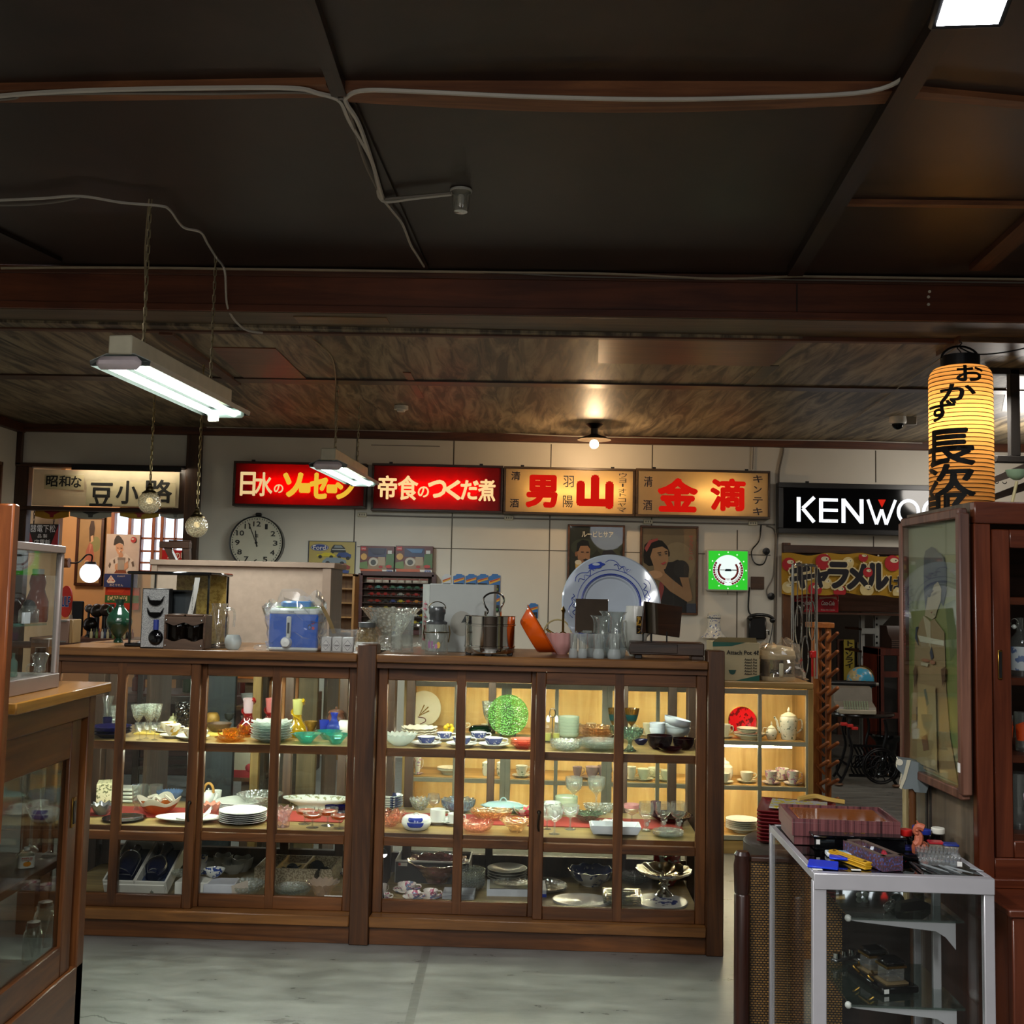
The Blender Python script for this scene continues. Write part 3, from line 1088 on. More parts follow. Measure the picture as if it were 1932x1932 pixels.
# round clock
c,W,H=rect(432,971,534,1077,YW-.12)
R_=W/2
t=thing('wall_clock','large round wall clock with black rim and black numerals','clock',c)
MB().lathe([(R_*.96,.002),(R_,.0),(R_*1.0,.01),(R_*.985,.03),(R_*.97,.115),(.001,.115)],BLACK,48,M=Matrix.Rotation(-pi/2,4,'X')).build('case',t)
mb=MB()
mb.lathe([(.001,.012),(R_*.95,.012),(R_*.95,.02)],paint('cfc9b3',.5,var=.04),48,M=Matrix.Rotation(-pi/2,4,'X'))
mb.build('dial',t)
mb=MB()
for i in range(60):
 a=pi/2-i*pi/30
 r1=R_*(.84 if i%5==0 else .88)
 mb.box((R_*.895*cos(a),.0105,R_*.895*sin(a)),(.005,.002,.012 if i%5 else .022),BLACK,M=None)if i%5 else mb.ball((R_*.88*cos(a),.0105,R_*.88*sin(a)),.006,BLACK,8,5)
mb.build('minute_marks',t)
mb=MB()
for i in range(1,13):
 a=pi/2-i*pi/6
 mb.text(str(i),R_*.7*cos(a),R_*.7*sin(a),R_*{1:.08,11:.2,10:.27,12:.27}.get(i,.16),R_*.18,paint('15130f',.5),y=.0095,bold=.025,ext=.001)
mb.text('電',0,R_*.26,R_*.14,R_*.12,paint('2a2620',.5),y=.0095,ext=.001)
mb.build('numerals',t,recalc=False)
mb=MB()
for a,l_,w_ in((math.radians(113),.8,.026),(math.radians(95),.45,.034)):
 d_=V((cos(a),0,sin(a)))
 n_=V((-sin(a),0,cos(a)))
 p_=[d_*(-.15*R_)-n_*w_*.4*R_,d_*(l_*R_)-n_*w_*.5*R_,d_*(l_*R_)+n_*w_*.5*R_,d_*(-.15*R_)+n_*w_*.4*R_]
 mb.prism([(q.x,q.z)for q in p_],.006,.008,BLACK)
mb.cyl((0,.009,0),(0,.004,0),R_*.05,BLACK,12)
mb.build('hands',t)
MB().lathe([(.001,.004),(R_*.955,.004)],glass('ffffff'),40,M=Matrix.Rotation(-pi/2,4,'X')).build('glass_cover',t)
MB().box((.0,.06,R_+.015),(.05,.05,.03),BLACK,.008).build('top_catch',t)
def panel(name,label,cat,box,Y,th,mt,shapes,sbox,frame=None,fw=.018,group=None,texts=(),gl=False,rot=None):
 """a flat printed thing on the wall: backing board, artwork, optional frame, lettering and glass"""
 c,W,H=rect(*box,Y)
 t=thing(name,label,cat,c,0,group,rot)
 MB().bb(-W/2,W/2,0,th,-H/2,H/2,mt,.001).build('board',t)
 if shapes:
  MB().art(W-2*(fw if frame else 0),H-2*(fw if frame else 0),shapes,sbox,-.0005).build('artwork',t,recalc=False)
 if frame:
  mb=MB()
  for s_ in(-1,1):
   mb.bb(-W/2,W/2,-.015,th,s_*H/2-(fw if s_>0 else 0),s_*H/2+(0 if s_>0 else fw),frame,.003)
   mb.bb(s_*W/2-(fw if s_>0 else 0),s_*W/2+(0 if s_>0 else fw),-.015,th,-H/2+fw,H/2-fw,frame,.003)
  mb.build('frame',t)
 if texts:
  mb=MB()
  bx0,by0,bx1,by1=sbox
  Wi,Hi=W-2*(fw if frame else 0),H-2*(fw if frame else 0)
  for(s__,x0,y0,x1,y1,m_,b_)in texts:
   mb.text(s__,(((x0+x1)/2-bx0)/(bx1-bx0)-.5)*Wi,(.5-((y0+y1)/2-by0)/(by1-by0))*Hi,(x1-x0)/(bx1-bx0)*Wi,(y1-y0)/(by1-by0)*Hi,m_,y=-.0005-.0007*(len(shapes)+2),bold=b_,ext=.0004)
  mb.build('lettering',t,recalc=False)
 if gl:
  MB().bb(-W/2+fw,W/2-fw,-.0115,-.0095,-H/2+fw,H/2-fw,glass('f4f4f2')).build('glass_cover',t)
 return t
WF=wood('3f2411','6e4524','X')
P=paint
# car-maker tin sign
panel('tin_sign','yellow enamel sign with a blue oval and pictures of old cars','sign',(581,1021,671,1083),YF-.01,.012,P('1b2138',.4),[('r','b5a25a',2,2,98,98),('e','1f3a86',24,20,19,11),('e','d8d4c4',24,20,17.5,9.6),('e','1f3a86',24,20,16.5,8.8),('p','22272b',[(47,34),(49,20),(54,11),(70,11),(77,20),(80,34)]),('p','7f898c',[(54,20),(56,13),(69,13),(73,20)]),('r','c9c9c0',50,24,78,26),('e','0c0c0c',52,33,3,4),('e','0c0c0c',75,33,3,4),('p','d2bf1f',[(18,47),(20,41),(28,40),(34,35),(48,36),(56,41),(58,47)]),('e','1a1a1a',26,48,4,5),('e','1a1a1a',49,48,4,5),('p','25407f',[(60,44),(64,35),(80,33),(91,40),(90,50),(62,48)]),('e','101010',84,51,4,5),('e','101010',66,48,3.4,4.4),('p','7c8a93',[(32,60),(40,50),(66,50),(80,58),(82,66),(30,66)]),('e','101010',42,66,4.5,5),('e','101010',72,66,4.5,5),('p','8d2a1c',[(44,80),(52,70),(78,68),(90,76),(88,84),(46,86)]),('p','2b3f7d',[(60,94),(70,86),(88,88),(86,97)])],(0,0,100,100),texts=[('Ford',11,14,37,27,P('e8e6da'),.01)])
# toy boxes above the rack of model cars
for nm,(x0,x1),extra in(('toy_box',(679,743),0),('toy_box',(746,816),1)):
 panel(nm,'boxed toy car garage set on the wall, %s'%('the glossier one beside the bare white wall' if extra else 'the one beside the yellow enamel sign'),'toy box',(x0,1030,x1,1082),YF-.09,.09,P('4a1b1c',.3),[('r','5a2020',0,0,100,100),('r','2a2f52',24,8,78,40),('p','8a6f52',[(22,86),(28,50),(74,40),(80,86)]),('e','b8b0a0',40,58,14,16),('e','3a3a38',40,60,8,10),('r','a59076',54,40,74,70),('p','46693a',[(78,30),(100,26),(100,80),(76,76)]),('p','5f7a42',[(0,62),(22,56),(24,84),(0,82)]),('e','9c2018',62,76,6,5),('e','b02a1e',86,74,9,6),('e','c99a4a',12,40,9,12),('p','3f6fa0',[(30,12),(46,26),(70,26),(74,12)])if extra else('p','1d2140',[(26,10),(40,30),(70,30),(76,10)]),('r','cfcac0',0,86,100,100),('p','b8552c',[(2,84),(66,84),(68,94),(4,96)]),('r','b5161a',3,4,18,18),('r','2c4a94',80,88,96,98),('r','c8c8c4',82,16,94,28)],(0,0,100,100),group=None,texts=[('TOMICA',5,9,16.5,13.5,P('f2ece4'),.01),('TAKARA',82,91,94,95,P('f2ece4'),0)])
 # rack of model cars
c,W,H=rect(680,1083,818,1192,YW-.09)
t=thing('display_rack','dark red wooden wall rack filled with rows of model cars','rack',c)
RW=wood('2d0d0b','4d1a15','X')
mb=MB()
for s_ in(-1,1):
 mb.bb(s_*W/2-.02,s_*W/2+.02,-.04,.08,-H/2,H/2,RW,.002)
 mb.bb(-W/2,W/2,-.04,.08,s_*H/2-.02,s_*H/2+.02,RW,.002)
mb.build('frame',t)
MB().bb(-W/2,W/2,.07,.08,-H/2,H/2,P('5d4a3a',.6)).build('back_board',t)
rows=[1.0,.875,.75,.625,.5,.375,.25,.125]
kz=H
zs=[]
for i,py in enumerate((1100,1112,1125,1138,1151,1164,1177)):
 z=-((py-1137.5))*mpp(c)
 zs.append(z)
 MB().bb(-W/2+.02,W/2-.02,-.035,.07,z-.005,z,RW).build('shelf',t)
MB().bb(-W/2+.02,W/2-.02,-.046,-.043,-H/2+.02,H/2-.02,glass('f6f6f4')).build('glass_front',t)
carc=['a31d18','c9c5bb','2b3d7c','5a8f8a','b8a22e','1d1d20','7d2a20','9b9a94','c07a2a','3c6a50']
cname={'a31d18':'red','c9c5bb':'white','2b3d7c':'blue','5a8f8a':'teal','b8a22e':'yellow','1d1d20':'black','7d2a20':'maroon','9b9a94':'silver','c07a2a':'orange','3c6a50':'green'}
CARS={}
ordn=['first','second','third','fourth','fifth','sixth','bottom']
def toycar(h):
 mb=MB()
 mb.bb(-.033,.033,-.014,.014,.006,.02,P(h,.25),.004)
 mb.prism([(-.02,.019),(-.012,.031),(.01,.031),(.019,.019)],-.012,.012,P(h,.25))
 for x in(-.02,.02):
  mb.cyl((x,-.0155,.008),(x,.0155,.008),.008,BLACK,10)
 return mb
seen={}
for i,z in enumerate(zs):
 n=8
 for j in range(n):
  x=-W/2+.055+(W-.11)*(j+.5)/n+random.uniform(-.008,.008)
  if i==0:
   lab='small boxed model car on the top shelf of the wall rack'
   if 'b' not in CARS:
    mb=MB()
    mb.bb(-.036,.036,-.018,.018,0,.043,P('b9a99a',.3),.001)
    mb.art(.068,.038,[('r','8a3a30',0,0,100,40),('e','d0c8bd',50,62,30,20)],(0,0,100,100),-.0183,M=Matrix.Translation((0,0,.0215)))
    CARS['b']=mb.build('boxed_car',loc=(c.x+x,c.y+.01,c.z+z),label=lab,cat='toy car',group='boxed model cars on the top shelf')
   else:
    dup(CARS['b'],(c.x+x,c.y+.01,c.z+z))
   continue
  h=random.choice(carc[:1]*3+carc)if i in(2,3)else random.choice(carc)
  lab='%s model car on the %s shelf of the dark red wall rack'%(cname[h],ordn[i])
  g='%s model cars on the %s rack shelf'%(cname[h],ordn[i])
  loc=(c.x+x,c.y+.012,c.z+z)
  if h not in CARS:
   CARS[h]=toycar(h).build('model_car',loc=loc,label=lab,cat='toy car',group=g)
  else:
   dup(CARS[h],loc,label=lab,group=g)
   # narrow toy cabinet beside the partition board
c,W,H=rect(648,1083,668,1205,YW-.4)
t=thing('toy_cabinet','narrow light wood cabinet of toys behind the partition board','cabinet',(c.x,c.y,0))
LW=wood('7a5228','b08045','Z')
mb=MB()
H2=c.z+H/2
mb.bb(-W*1.6,W/2,.2,.38,0,H2,LW,.003)
mb.bb(W/2-.02,W/2,-.0,.2,0,H2,LW,.002)
mb.bb(-W*1.6,W/2,0,.2,H2-.02,H2,LW,.002)
mb.build('carcass',t)
for q in range(5):
 MB().bb(-W*1.6,W/2-.02,.01,.2,H2-.12-.12*q-.012,H2-.12-.12*q,LW).build('shelf',t)
 # carded toy cars
HOT={}
for n_,(x0,y0,x1,y1,hue,lab)in enumerate(((834,1083,851,1112,'c8ccd0','palest carded toy car hanging above the white box'),(855,1083,876,1112,'2f6fb3','carded toy car second in the row above the white box'),(878,1083,899,1112,'2f6fb3','carded toy car third in the row above the white box'),(900,1083,921,1112,'2f6fb3','carded toy car fourth in the row above the white box'),(922,1083,944,1117,'2f6fb3','carded toy car at the row end beyond the white box'),(927,1121,943,1155,'2a5a92','carded toy car under the row, beside the pot handle'),(995,1138,1015,1166,'2f6fb3','carded toy car alone on the wall behind the orange basin'))):
 c,W,H=rect(x0,y0,x1,y1,YF-.006)
 t=thing('carded_toy_car',lab,'toy',c,0,'carded toy cars on the wall')
 mb=MB()
 mb.prism([(-W/2,-H/2),(W/2,-H/2),(W/2,H*.42),(W*.3,H*.44),(W*.28,H/2),(-W*.2,H/2),(-W*.3,H*.40),(-W/2,H*.36)],0,.003,P(hue,.4))
 mb.build('card',t)
 MB().art(W,H,[('p','d9a52a',[(4,40),(96,20),(98,36),(6,58)]),('p','b8321c',[(10,40),(92,22),(92,28),(10,47)]),('r','28323c',8,60,92,100)],(0,0,100,100),-.0003).build('card_print',t,recalc=False)
 MB().bb(-W*.4,W*.4,-.03,0,-H*.48,-H*.1,glass('f2f2ee'),.006).build('blister',t)
 mb=MB()
 mb.bb(-W*.33,W*.33,-.02,-.006,-H*.42,-H*.28,P(['b5342c','c9c5bb','7f1d1d','b07a22','6f8a3a','3a8a4a','3f6a9a'][n_],.25),.004)
 mb.bb(-W*.18,W*.18,-.018,-.008,-H*.28,-H*.18,P('1a1c20',.2),.004)
 mb.build('toy_car_body',t)
 # two framed beer posters
SK='b98a68'
panel('framed_poster','framed poster of a moustached man raising a drink, partly behind the big platter','poster',(1070,990,1178,1156),YF-.02,.02,P('2a2d24',.6),[('r','33362c',0,0,440,560),('e','4b5040',330,120,110,80),('e','424838',120,140,110,60),('e','565a47',380,210,50,60),('p','1a1917',[(30,560),(60,330),(120,280),(200,300),(250,380),(260,560)]),('p','d8cbb0',[(110,300),(150,290),(170,330),(150,400)]),('p',SK,[(62,150),(70,120),(140,110),(172,150),(168,220),(140,262),(100,262),(70,215)]),('p','14110f',[(58,170),(62,112),(105,88),(155,96),(172,150),(150,128),(90,130),(74,165)]),('e','a5714f',56,185,10,17),('p','1c1512',[(112,222),(135,214),(160,222),(150,230),(122,230)]),('r','2a1a14',95,168,118,174),('r','2a1a14',138,168,160,174),('p','d9b76a',[(48,240),(100,240),(96,330),(56,330)]),('e','e8e0c8',74,240,28,16),('e',SK,72,330,36,30),('p','1a1613',[(250,220),(280,160),(350,150),(400,190),(400,240),(330,230)]),('p',SK,[(256,220),(330,220),(370,240),(350,330),(280,330)]),('p','3b3a52',[(220,560),(240,360),(330,320),(420,360),(430,560)])],(0,0,440,560),frame=WF,texts=[('ルービヒサア',100,30,360,70,P('d8d2bd'),.02)],gl=True)
panel('framed_poster','framed poster of a woman with a pink hairband resting her chin on her hands','poster',(1207,992,1317,1159),YF-.02,.02,P('8a7b62',.6),[('r','8f8068',0,0,460,720),('r','7a6c58',0,0,460,60),('e','a39478',300,300,150,180),('p','17120f',[(10,240),(20,150),(80,100),(170,110),(215,160),(235,210),(235,240),(200,260),(120,320),(60,330),(15,300)]),('p','b5585a',[(20,180),(60,110),(130,90),(136,108),(80,130),(40,210)]),('p','2b2a2c',[(180,300),(260,290),(300,270),(360,290),(400,350),(395,420),(380,720),(170,720),(160,500)]),('e','343335',335,350,66,76),('p','c29a76',[(70,250),(90,180),(170,160),(220,190),(224,280),(200,350),(150,365),(100,330)]),('p','c29a76',[(100,320),(180,340),(200,400),(110,420)]),('p','a34e50',[(150,470),(180,440),(190,520),(160,640),(130,700)]),('p','b8906d',[(40,400),(110,370),(190,380),(260,440),(420,560),(425,610),(390,630),(240,540),(150,450),(60,430)]),('p','b8906d',[(320,420),(395,420),(430,590),(390,630)]),('e','c49c78',110,400,66,34),('p','2a1a15',[(128,214),(160,206),(164,212),(132,222)]),('p','2a1a15',[(188,204),(214,196),(216,202),(190,212)]),('e','1a120f',150,232,12,5),('e','1a120f',204,222,11,5),('p','a03a3a',[(156,308),(196,288),(206,296),(180,318)]),('r','2f3540',380,640,460,720)],(0,0,460,720),frame=WF,texts=[('サ\nク\nラ\nビ\nー\nル',395,60,432,270,P('b04040'),0)],gl=True)
# green clock sign
c,W,H=rect(1334,1037,1413,1115,YW-.1)
t=thing('lit_clock','square green backlit clock with a white dial and red laurel wreath','clock',c)
mb=MB()
mb.bb(-W/2,W/2,0,.1,-H/2,H/2,P('c9c6bd',.4),.01)
mb.build('case',t)
mb=MB()
mb.bb(-W*.465,W*.465,-.002,0,-H*.465,H*.465,emit('35c832',1.0))
mb.build('green_face',t)
mb=MB()
mb.prism([(W*.365*cos(2*pi*i/48),W*.365*sin(2*pi*i/48))for i in range(48)],-.004,-.002,emit('f2fffa',1.0))
for i in range(12):
 a=i*pi/6
 mb.prism([(W*.43*cos(a)+W*.018*cos(2*pi*j/10),W*.43*sin(a)+W*.018*sin(2*pi*j/10))for j in range(10)],-.004,-.002,emit('d8ffd0',1.1))
mb.build('dial',t)
mb=MB()
WR=P('b8202c',.5)
for s_ in(-1,1):
 for i in range(11):
  a=-pi/2+s_*(.25+i*.175)
  for q in(-.035,.035):
   r=W*(.28+q)
   x,z=r*cos(a),r*sin(a)
   ta=a+s_*(pi/2-(.5 if q>0 else-.5))
   l_=W*.075
   mb.prism([(x,z),(x+l_*.5*cos(ta)-.012*sin(ta),z+l_*.5*sin(ta)+.012*cos(ta)),(x+l_*cos(ta),z+l_*sin(ta)),(x+l_*.5*cos(ta)+.012*sin(ta),z+l_*.5*sin(ta)-.012*cos(ta))],-.0055,-.004,WR)
 mb.tube([(W*.29*cos(-pi/2+s_*(.1+i*.2)),-.0045,W*.29*sin(-pi/2+s_*(.1+i*.2)))for i in range(10)],.0025,WR,4)
mb.bb(-.018,.018,-.0055,-.004,-H*.21,-H*.2,WR)
mb.bb(-.014,.014,-.0055,-.004,-H*.235,-H*.225,WR)
mb.build('laurel_wreath',t)
mb=MB()
mb.prism([(-W*.34,.004),(W*.22,.006),(W*.22,-.002),(-W*.34,0)],-.009,-.007,BLACK)
mb.prism([(-W*.08,-.008),(W*.08,-.008),(W*.06,.012),(-W*.06,.012)],-.009,-.007,P('31506b'))
mb.build('hands',t)
MB().cyl((0,.01,-H/2-.03),(0,.01,-H/2),.003,BLACK,6).build('pull_cord',t)
# wall telephone
c,W,H=rect(1411,1160,1460,1207,YW-.09)
t=thing('wall_telephone','old black wall telephone with side crank and cradle','telephone',c)
MB().bb(-W*.47,W*.22,-.0,.09,-H/2,H*.42,BLACK,.015).build('body',t)
mb=MB()
mb.tube(curve([(-W*.46,-.03,H*.44),(-W*.2,-.04,H*.5),(W*.2,-.04,H*.48),(W*.42,-.03,H*.38)]),.014,BLACK,8)
mb.ball((W*.42,-.025,H*.3),.026,BLACK,12,8)
mb.ball((-W*.45,-.025,H*.36),.024,BLACK,12,8)
mb.build('handset',t)
mb=MB()
mb.cyl((W*.2,.03,-H*.12),(W*.34,.03,-H*.12),.006,STEEL,8)
mb.cyl((W*.34,.03,-H*.12),(W*.34,.03,-H*.3),.006,BLACK,8)
mb.build('crank',t)
mb=MB()
mb.tube(curve([(W*.46,-.01,H*.25),(W*.4,-.01,-.05),(W*.3,0,-H*.7)]),.004,BLACK,5)
mb.build('cord',t)
# ruffled glass lampshade
c,W,H=rect(1322,1160,1372,1203,YW-.12)
t=thing('lampshade','white ruffled glass lampshade with blue flowers on the wall beside the telephone','lampshade',c)
mb=MB()
mb.lathe([(.5,.5),(.48,.3),(.46,.1),(.5,-.1),(.66,-.3),(1.,-.5),(.97,-.5),(.62,-.28)],spotty('d9d5c8','3f5a9a',70,.22,.2),40,wave=(10,.09,.05),R=W/2,H=H)
mb.build('shade',t,recalc=False)
MB().lathe([(.001,.62),(.3,.62),(.42,.56),(.5,.5)],P('cfccc0',.3),20,R=W/2,H=H).build('shade_cap',t)
MB().tube([(W*.25*cos(a),W*.25*sin(a),H*.36)for a in[2*pi*i/24 for i in range(24)]],.004,P('23262c'),5,True).build('dark_band',t)
c,W,H=rect(1417,1088,1442,1112,YF-.012)
MB().bb(-W/2,W/2,0,.012,-H/2,H/2,wood('3c2412','5e3d20','X'),.002).build('wood_plate',loc=c,label='small plain brown wooden plate screwed to the wall by the green clock',cat='plate')
for px,py,lab in((1446,1040,'round black cable knob on the wall above the telephone, the upper one'),(1455,1125,'round black cable knob on the wall above the telephone, the lower one')):
 c=aty(px,py,YW-.02)
 MB().lathe([(.001,0),(.03,.004),(.032,.02),(.03,.02),(.001,.03)],BLACK,18,M=Matrix.Rotation(pi/2,4,'X')).build('cable_knob',loc=c+V((0,.02,0)),label=lab,cat='knob')
for px,py,lab in((842,977,'two-socket outlet under the gap between the red and cream signs')if False else(960,977,'ivory power outlet under the gap between red and cream signs'),(1223,984,'ivory power outlet under the cream sign, above the woman poster'),(1421,987,'ivory power outlet under the end of the last cream sign'),(683,971,'ivory cable box under the gap between the two red signs')):
 c=aty(px,py,YF-.02)
 t=thing('power_outlet',lab,'outlet',c)
 MB().bb(-.04,.04,0,.022,-.02,.02,P('cfc5a8',.4),.004).build('outlet_box',t)
 mb=MB()
 for q in(-.02,.0,.02):
  mb.bb(q-.004,q+.004,-.0015,0,-.008,.008,P('5c5444'))
 mb.build('socket_slots',t)
def cable(name,lab,pts,r,mt,n=6):
 P_=[V(p)for p in pts]
 c=P_[0].copy()
 MB().tube([p-c for p in curve(P_,n)],r,mt,5).build(name,loc=c,label=lab,cat='cable')
wp=lambda x,y,d=.012:aty(x,y,YW-d)
cable('wall_cable','thin grey conduit running along the wall under the lit signs',[wp(684,972),wp(800,975),wp(960,978),wp(1100,981),wp(1223,985),wp(1421,989),wp(1462,990)],.007,CABLE_D)
cable('wall_cable','grey cable dropping from the outlet past the green clock to the telephone',[wp(1436,990),wp(1432,1020),wp(1418,1040),wp(1424,1062),wp(1440,1064),wp(1448,1046)],.006,BLACK)
cable('wall_cable','dark cable running down the wall edge from the outlet to the lower knob',[wp(1446,992),wp(1462,1004),wp(1461,1060),wp(1458,1090),wp(1447,1112),wp(1448,1124)],.006,CABLE_D)
cable('wall_cable','dark cable dropping from the ceiling corner beside the last cream sign',[wp(1458,832),wp(1474,838),wp(1478,850),wp(1470,890),wp(1470,930)],.008,CABLE_D)
cable('wall_cable','thin straight cable from the ceiling trim to the last cream sign',[wp(1422,834),wp(1421,860),wp(1420,886)],.005,CABLE_D)
cable('wall_cable','thin telephone wire from the green clock down to the telephone',[wp(1414,1108),wp(1412,1150),wp(1420,1162)],.007,BLACK)
cable('wall_cable','grey conduit pipe down the wall edge beside the right-hand doorway',[wp(1466,1000),wp(1464,1060),wp(1463,1150),wp(1462,1220)],.014,CABLE_D)
cable('trim_cable','white cable pinned along the trim over the back wall',[aty(x,y,YW-.062)for x,y in((390,806),(520,808),(660,811),(820,815),(900,814),(1050,822),(1230,826),(1400,829),(1600,832),(1740,836))],.005,CABLE)
cz=lambda x,y,z=3.087:onz(x,y,z)
cable('ceiling_cable','grey cable pinned along the ceiling lath, turning down the dark batten',[cz(-10,182),cz(60,176),cz(180,170),cz(380,166),cz(548,166),cz(600,176),cz(640,190),cz(660,230),cz(700,300),cz(712,345),cz(716,372),cz(732,380),cz(780,374),cz(852,366)],.008,CABLE)
cable('ceiling_cable','thinner cable below the lath that joins the batten cables',[cz(-10,188),cz(30,184),cz(54,178),cz(230,175),cz(400,176),cz(575,174),cz(630,186),cz(651,190),cz(668,240),cz(686,300),cz(704,340),cz(722,372),cz(740,374),cz(850,364)],.006,CABLE_D)
cable('ceiling_cable','grey cable along the bowed lath up to the floodlight',[cz(722,374),cz(700,300),cz(676,232),cz(654,196),cz(655,182),cz(690,170,3.08),cz(800,173,3.062),cz(1000,182,3.048),cz(1220,187,3.043),cz(1420,184,3.048),cz(1640,172,3.08),cz(1724,132),cz(1752,90),cz(1770,52)],.008,CABLE)
cable('ceiling_cable','thin cable from the batten down to the beam',[cz(722,376),cz(742,400),cz(760,424),cz(775,462),cz(786,480),cz(800,503)],.006,CABLE)
cable('ceiling_cable','sagging pair of cables leading to the lamp chain hook',[cz(-10,378),cz(80,374),cz(152,370),cz(230,382),cz(300,388),cz(320,396),cz(345,428),cz(378,438),cz(392,460),cz(408,486),cz(424,512,3.0),cz(430,582,2.9),cz(460,620,2.84),cz(496,628,2.83)],.006,CABLE)
cable('ceiling_cable','lower strand of the cable pair near the lamp chain hook',[cz(-10,387),cz(60,385),cz(110,380),cz(150,372)],.006,CABLE_D)
def bc(x,y):
 p=aty(x,y+7,5.372)
 return V((p.x,p.y-PHI*.8*p.x,min(p.z,3.106 if y<509 else 3.088)))
cable('beam_cable','long pale cable pinned along the top of the brown beam',[bc(-10,491),bc(130,491),bc(300,489),bc(430,496),bc(500,492),bc(700,500),bc(790,500),bc(950,498),bc(1150,504),bc(1350,509),bc(1500,507),bc(1530,504),bc(1690,504),bc(1800,507),bc(1940,500)],.007,paint('a8967c',.5))
cable('beam_cable','thinner cable below the long one on the brown beam',[bc(800,504),bc(950,508),bc(1100,511),bc(1300,514),bc(1500,515),bc(1940,513)],.0045,CABLE_D)
cable('ceiling_cable','thin cord across the back ceiling to the rear fluorescent lamp',[onz(580,634,2.86),onz(604,652,2.86),onz(628,680,2.86),onz(634,730,2.84)],.004,paint('8d7d60',.6))
cable('ceiling_cable','thin cord from the lantern hook across the back ceiling',[onz(1810,652,2.84),onz(1700,728,2.86),onz(1640,770,2.86),onz(1580,812,2.85)],.004,paint('8d8578',.6))
# ================================================================ the long glazed display cabinets
WC=[wood('3e2310','744723',a,rough=.36)for a in 'XYZ']
WCX,WCY,WCZ=WC
WT=wood('55351a','8f6030','X',rough=.34)
WSH=wood('6f5a34','a88f5c','X',rough=.4)
WPOST=wood('2e190b','633c1c','Z',.8,.42)
WBACK=wood('33231a','553c2c','Z',rough=.5)
PANE=glass('fbfdfc')
LED=emit('f2ffe8',115)
LEDW=emit('fff0c8',75)
Z1,Z2,Z0,ZT=.79,.438,.135,1.187
DEP=.66
def cab_door(t,u0,u1,v,um,handle=None):
 """one sliding glazed door: frame mesh with a middle bar each way, its panes and pull as sub-parts"""
 mb=MB()
 z0,z1=.116,1.128
 st=.042
 for a,b in((u0,u0+st),(u1-st,u1),(um-.02,um+.02)):
  mb.bb(a,b,v,v+.026,z0,z1,WCZ,.003)
 for a,b in((z0,.17),(.388,.424),(1.075,z1)):
  mb.bb(u0+st,u1-st,v+.001,v+.025,a,b,WCX,.003)
 d=mb.build('door',t)
 pn=MB()
 for a,b in((u0+st,um-.02),(um+.02,u1-st)):
  for p,q in((.17,.388),(.424,1.075)):
   pn.bb(a,b,v+.011,v+.014,p,q,PANE)
 pn.build('glass_panes',d)
 if handle:
  mb=MB()
  mb.tube(curve([(handle,v-.004,.475),(handle-.004,v-.012,.5),(handle,v-.012,.54),(handle,v-.003,.552)]),.0045,paint('4a4238',.4,1.),6)
  mb.ball((handle,v-.002,.55),.009,paint('3a332c',.4,1.),8,6)
  mb.build('handle',d)
def cabinet(label,u0,u1,posts,doors,backs,name='display_cabinet'):
 t=thing(name,label,'cabinet',CO,-PHI)
 for a,b,zt in posts:
  MB().bb(a,b,-.012,.09,0,zt,WPOST,.004).build('corner_post',t)
  MB().bb(a,b,DEP-.08,DEP,0,zt-.04,WBACK,.003).build('corner_post',t)
 top=MB()
 top.bb(u0,u1,-.02,DEP+.01,1.152,ZT,WT,.004)
 top.build('counter_top',t)
 mb=MB()
 mb.bb(u0,u1,.005,.06,1.128,1.152,WCX)
 mb.build('top_rail',t)
 mb=MB()
 mb.bb(u0,u1,-.014,.1,.072,.116,WT,.004)
 mb.build('sill',t)
 mb=MB()
 mb.bb(u0,u1,.006,.04,0,.072,WCX,.002)
 mb.build('base_board',t)
 for z,th,v0,v1 in((Z1,.033,.075,DEP-.05),(Z2,.03,.075,DEP-.05)):
  MB().bb(u0+.01,u1-.01,v0,v1,z-th,z,WSH,.002).bb(u0+.01,u1-.01,v0-.006,v0,z-th-.002,z-.001,WCX).build('shelf',t)
 MB().bb(u0+.01,u1-.01,.06,DEP-.02,Z0-.02,Z0,WSH).build('floor_panel',t)
 mb=MB()
 for a,b in backs:
  mb.bb(a,b,DEP-.045,DEP-.01,Z0,1.15,WBACK,.002)
 mb.bb(u0,u1,DEP-.04,DEP-.01,1.06,1.15,WBACK)
 mb.bb(u0,u1,DEP-.04,DEP-.01,Z0,.225,WBACK)
 fr=mb.build('back_frame',t)
 MB().bb(u0+.01,u1-.01,DEP-.03,DEP-.027,.225,1.06,PANE).build('glass_panes',fr)
 for(d0,d1,v,um,h)in doors:
  cab_door(t,d0,d1,v,um,h)
 w_=(u1-u0)
 MB().cyl((u0+.1,.14,1.135),(u1-.1,.14,1.135),.011,LED,10).build('lamp_tube',t)
 MB().cyl((u0+.1,.24,Z1-.042),(u1-.1,.24,Z1-.042),.007,LED,10).build('lamp_tube',t)
 return t
cabR=cabinet('long glazed display cabinet of glass and china between the two dark posts',0,1.377,[(-.082,0,1.225),(1.377,1.447,1.232)],[(.0,.69,.05,.353,None),(.668,1.377,.018,1.016,.69)],[(.05,.09),(.44,.475),(1.06,1.1),(1.29,1.33)])
cabL=cabinet('long glazed display cabinet of cups, vases and plates on the clock side',-1.39,-.082,[(-1.47,-1.39,1.22)],[(-1.39,-.748,.018,-1.085,-.772),(-.772,-.082,.05,-.432,None)],[(-.53,-.49),(-.27,-.23),(-1.38,-1.33)])
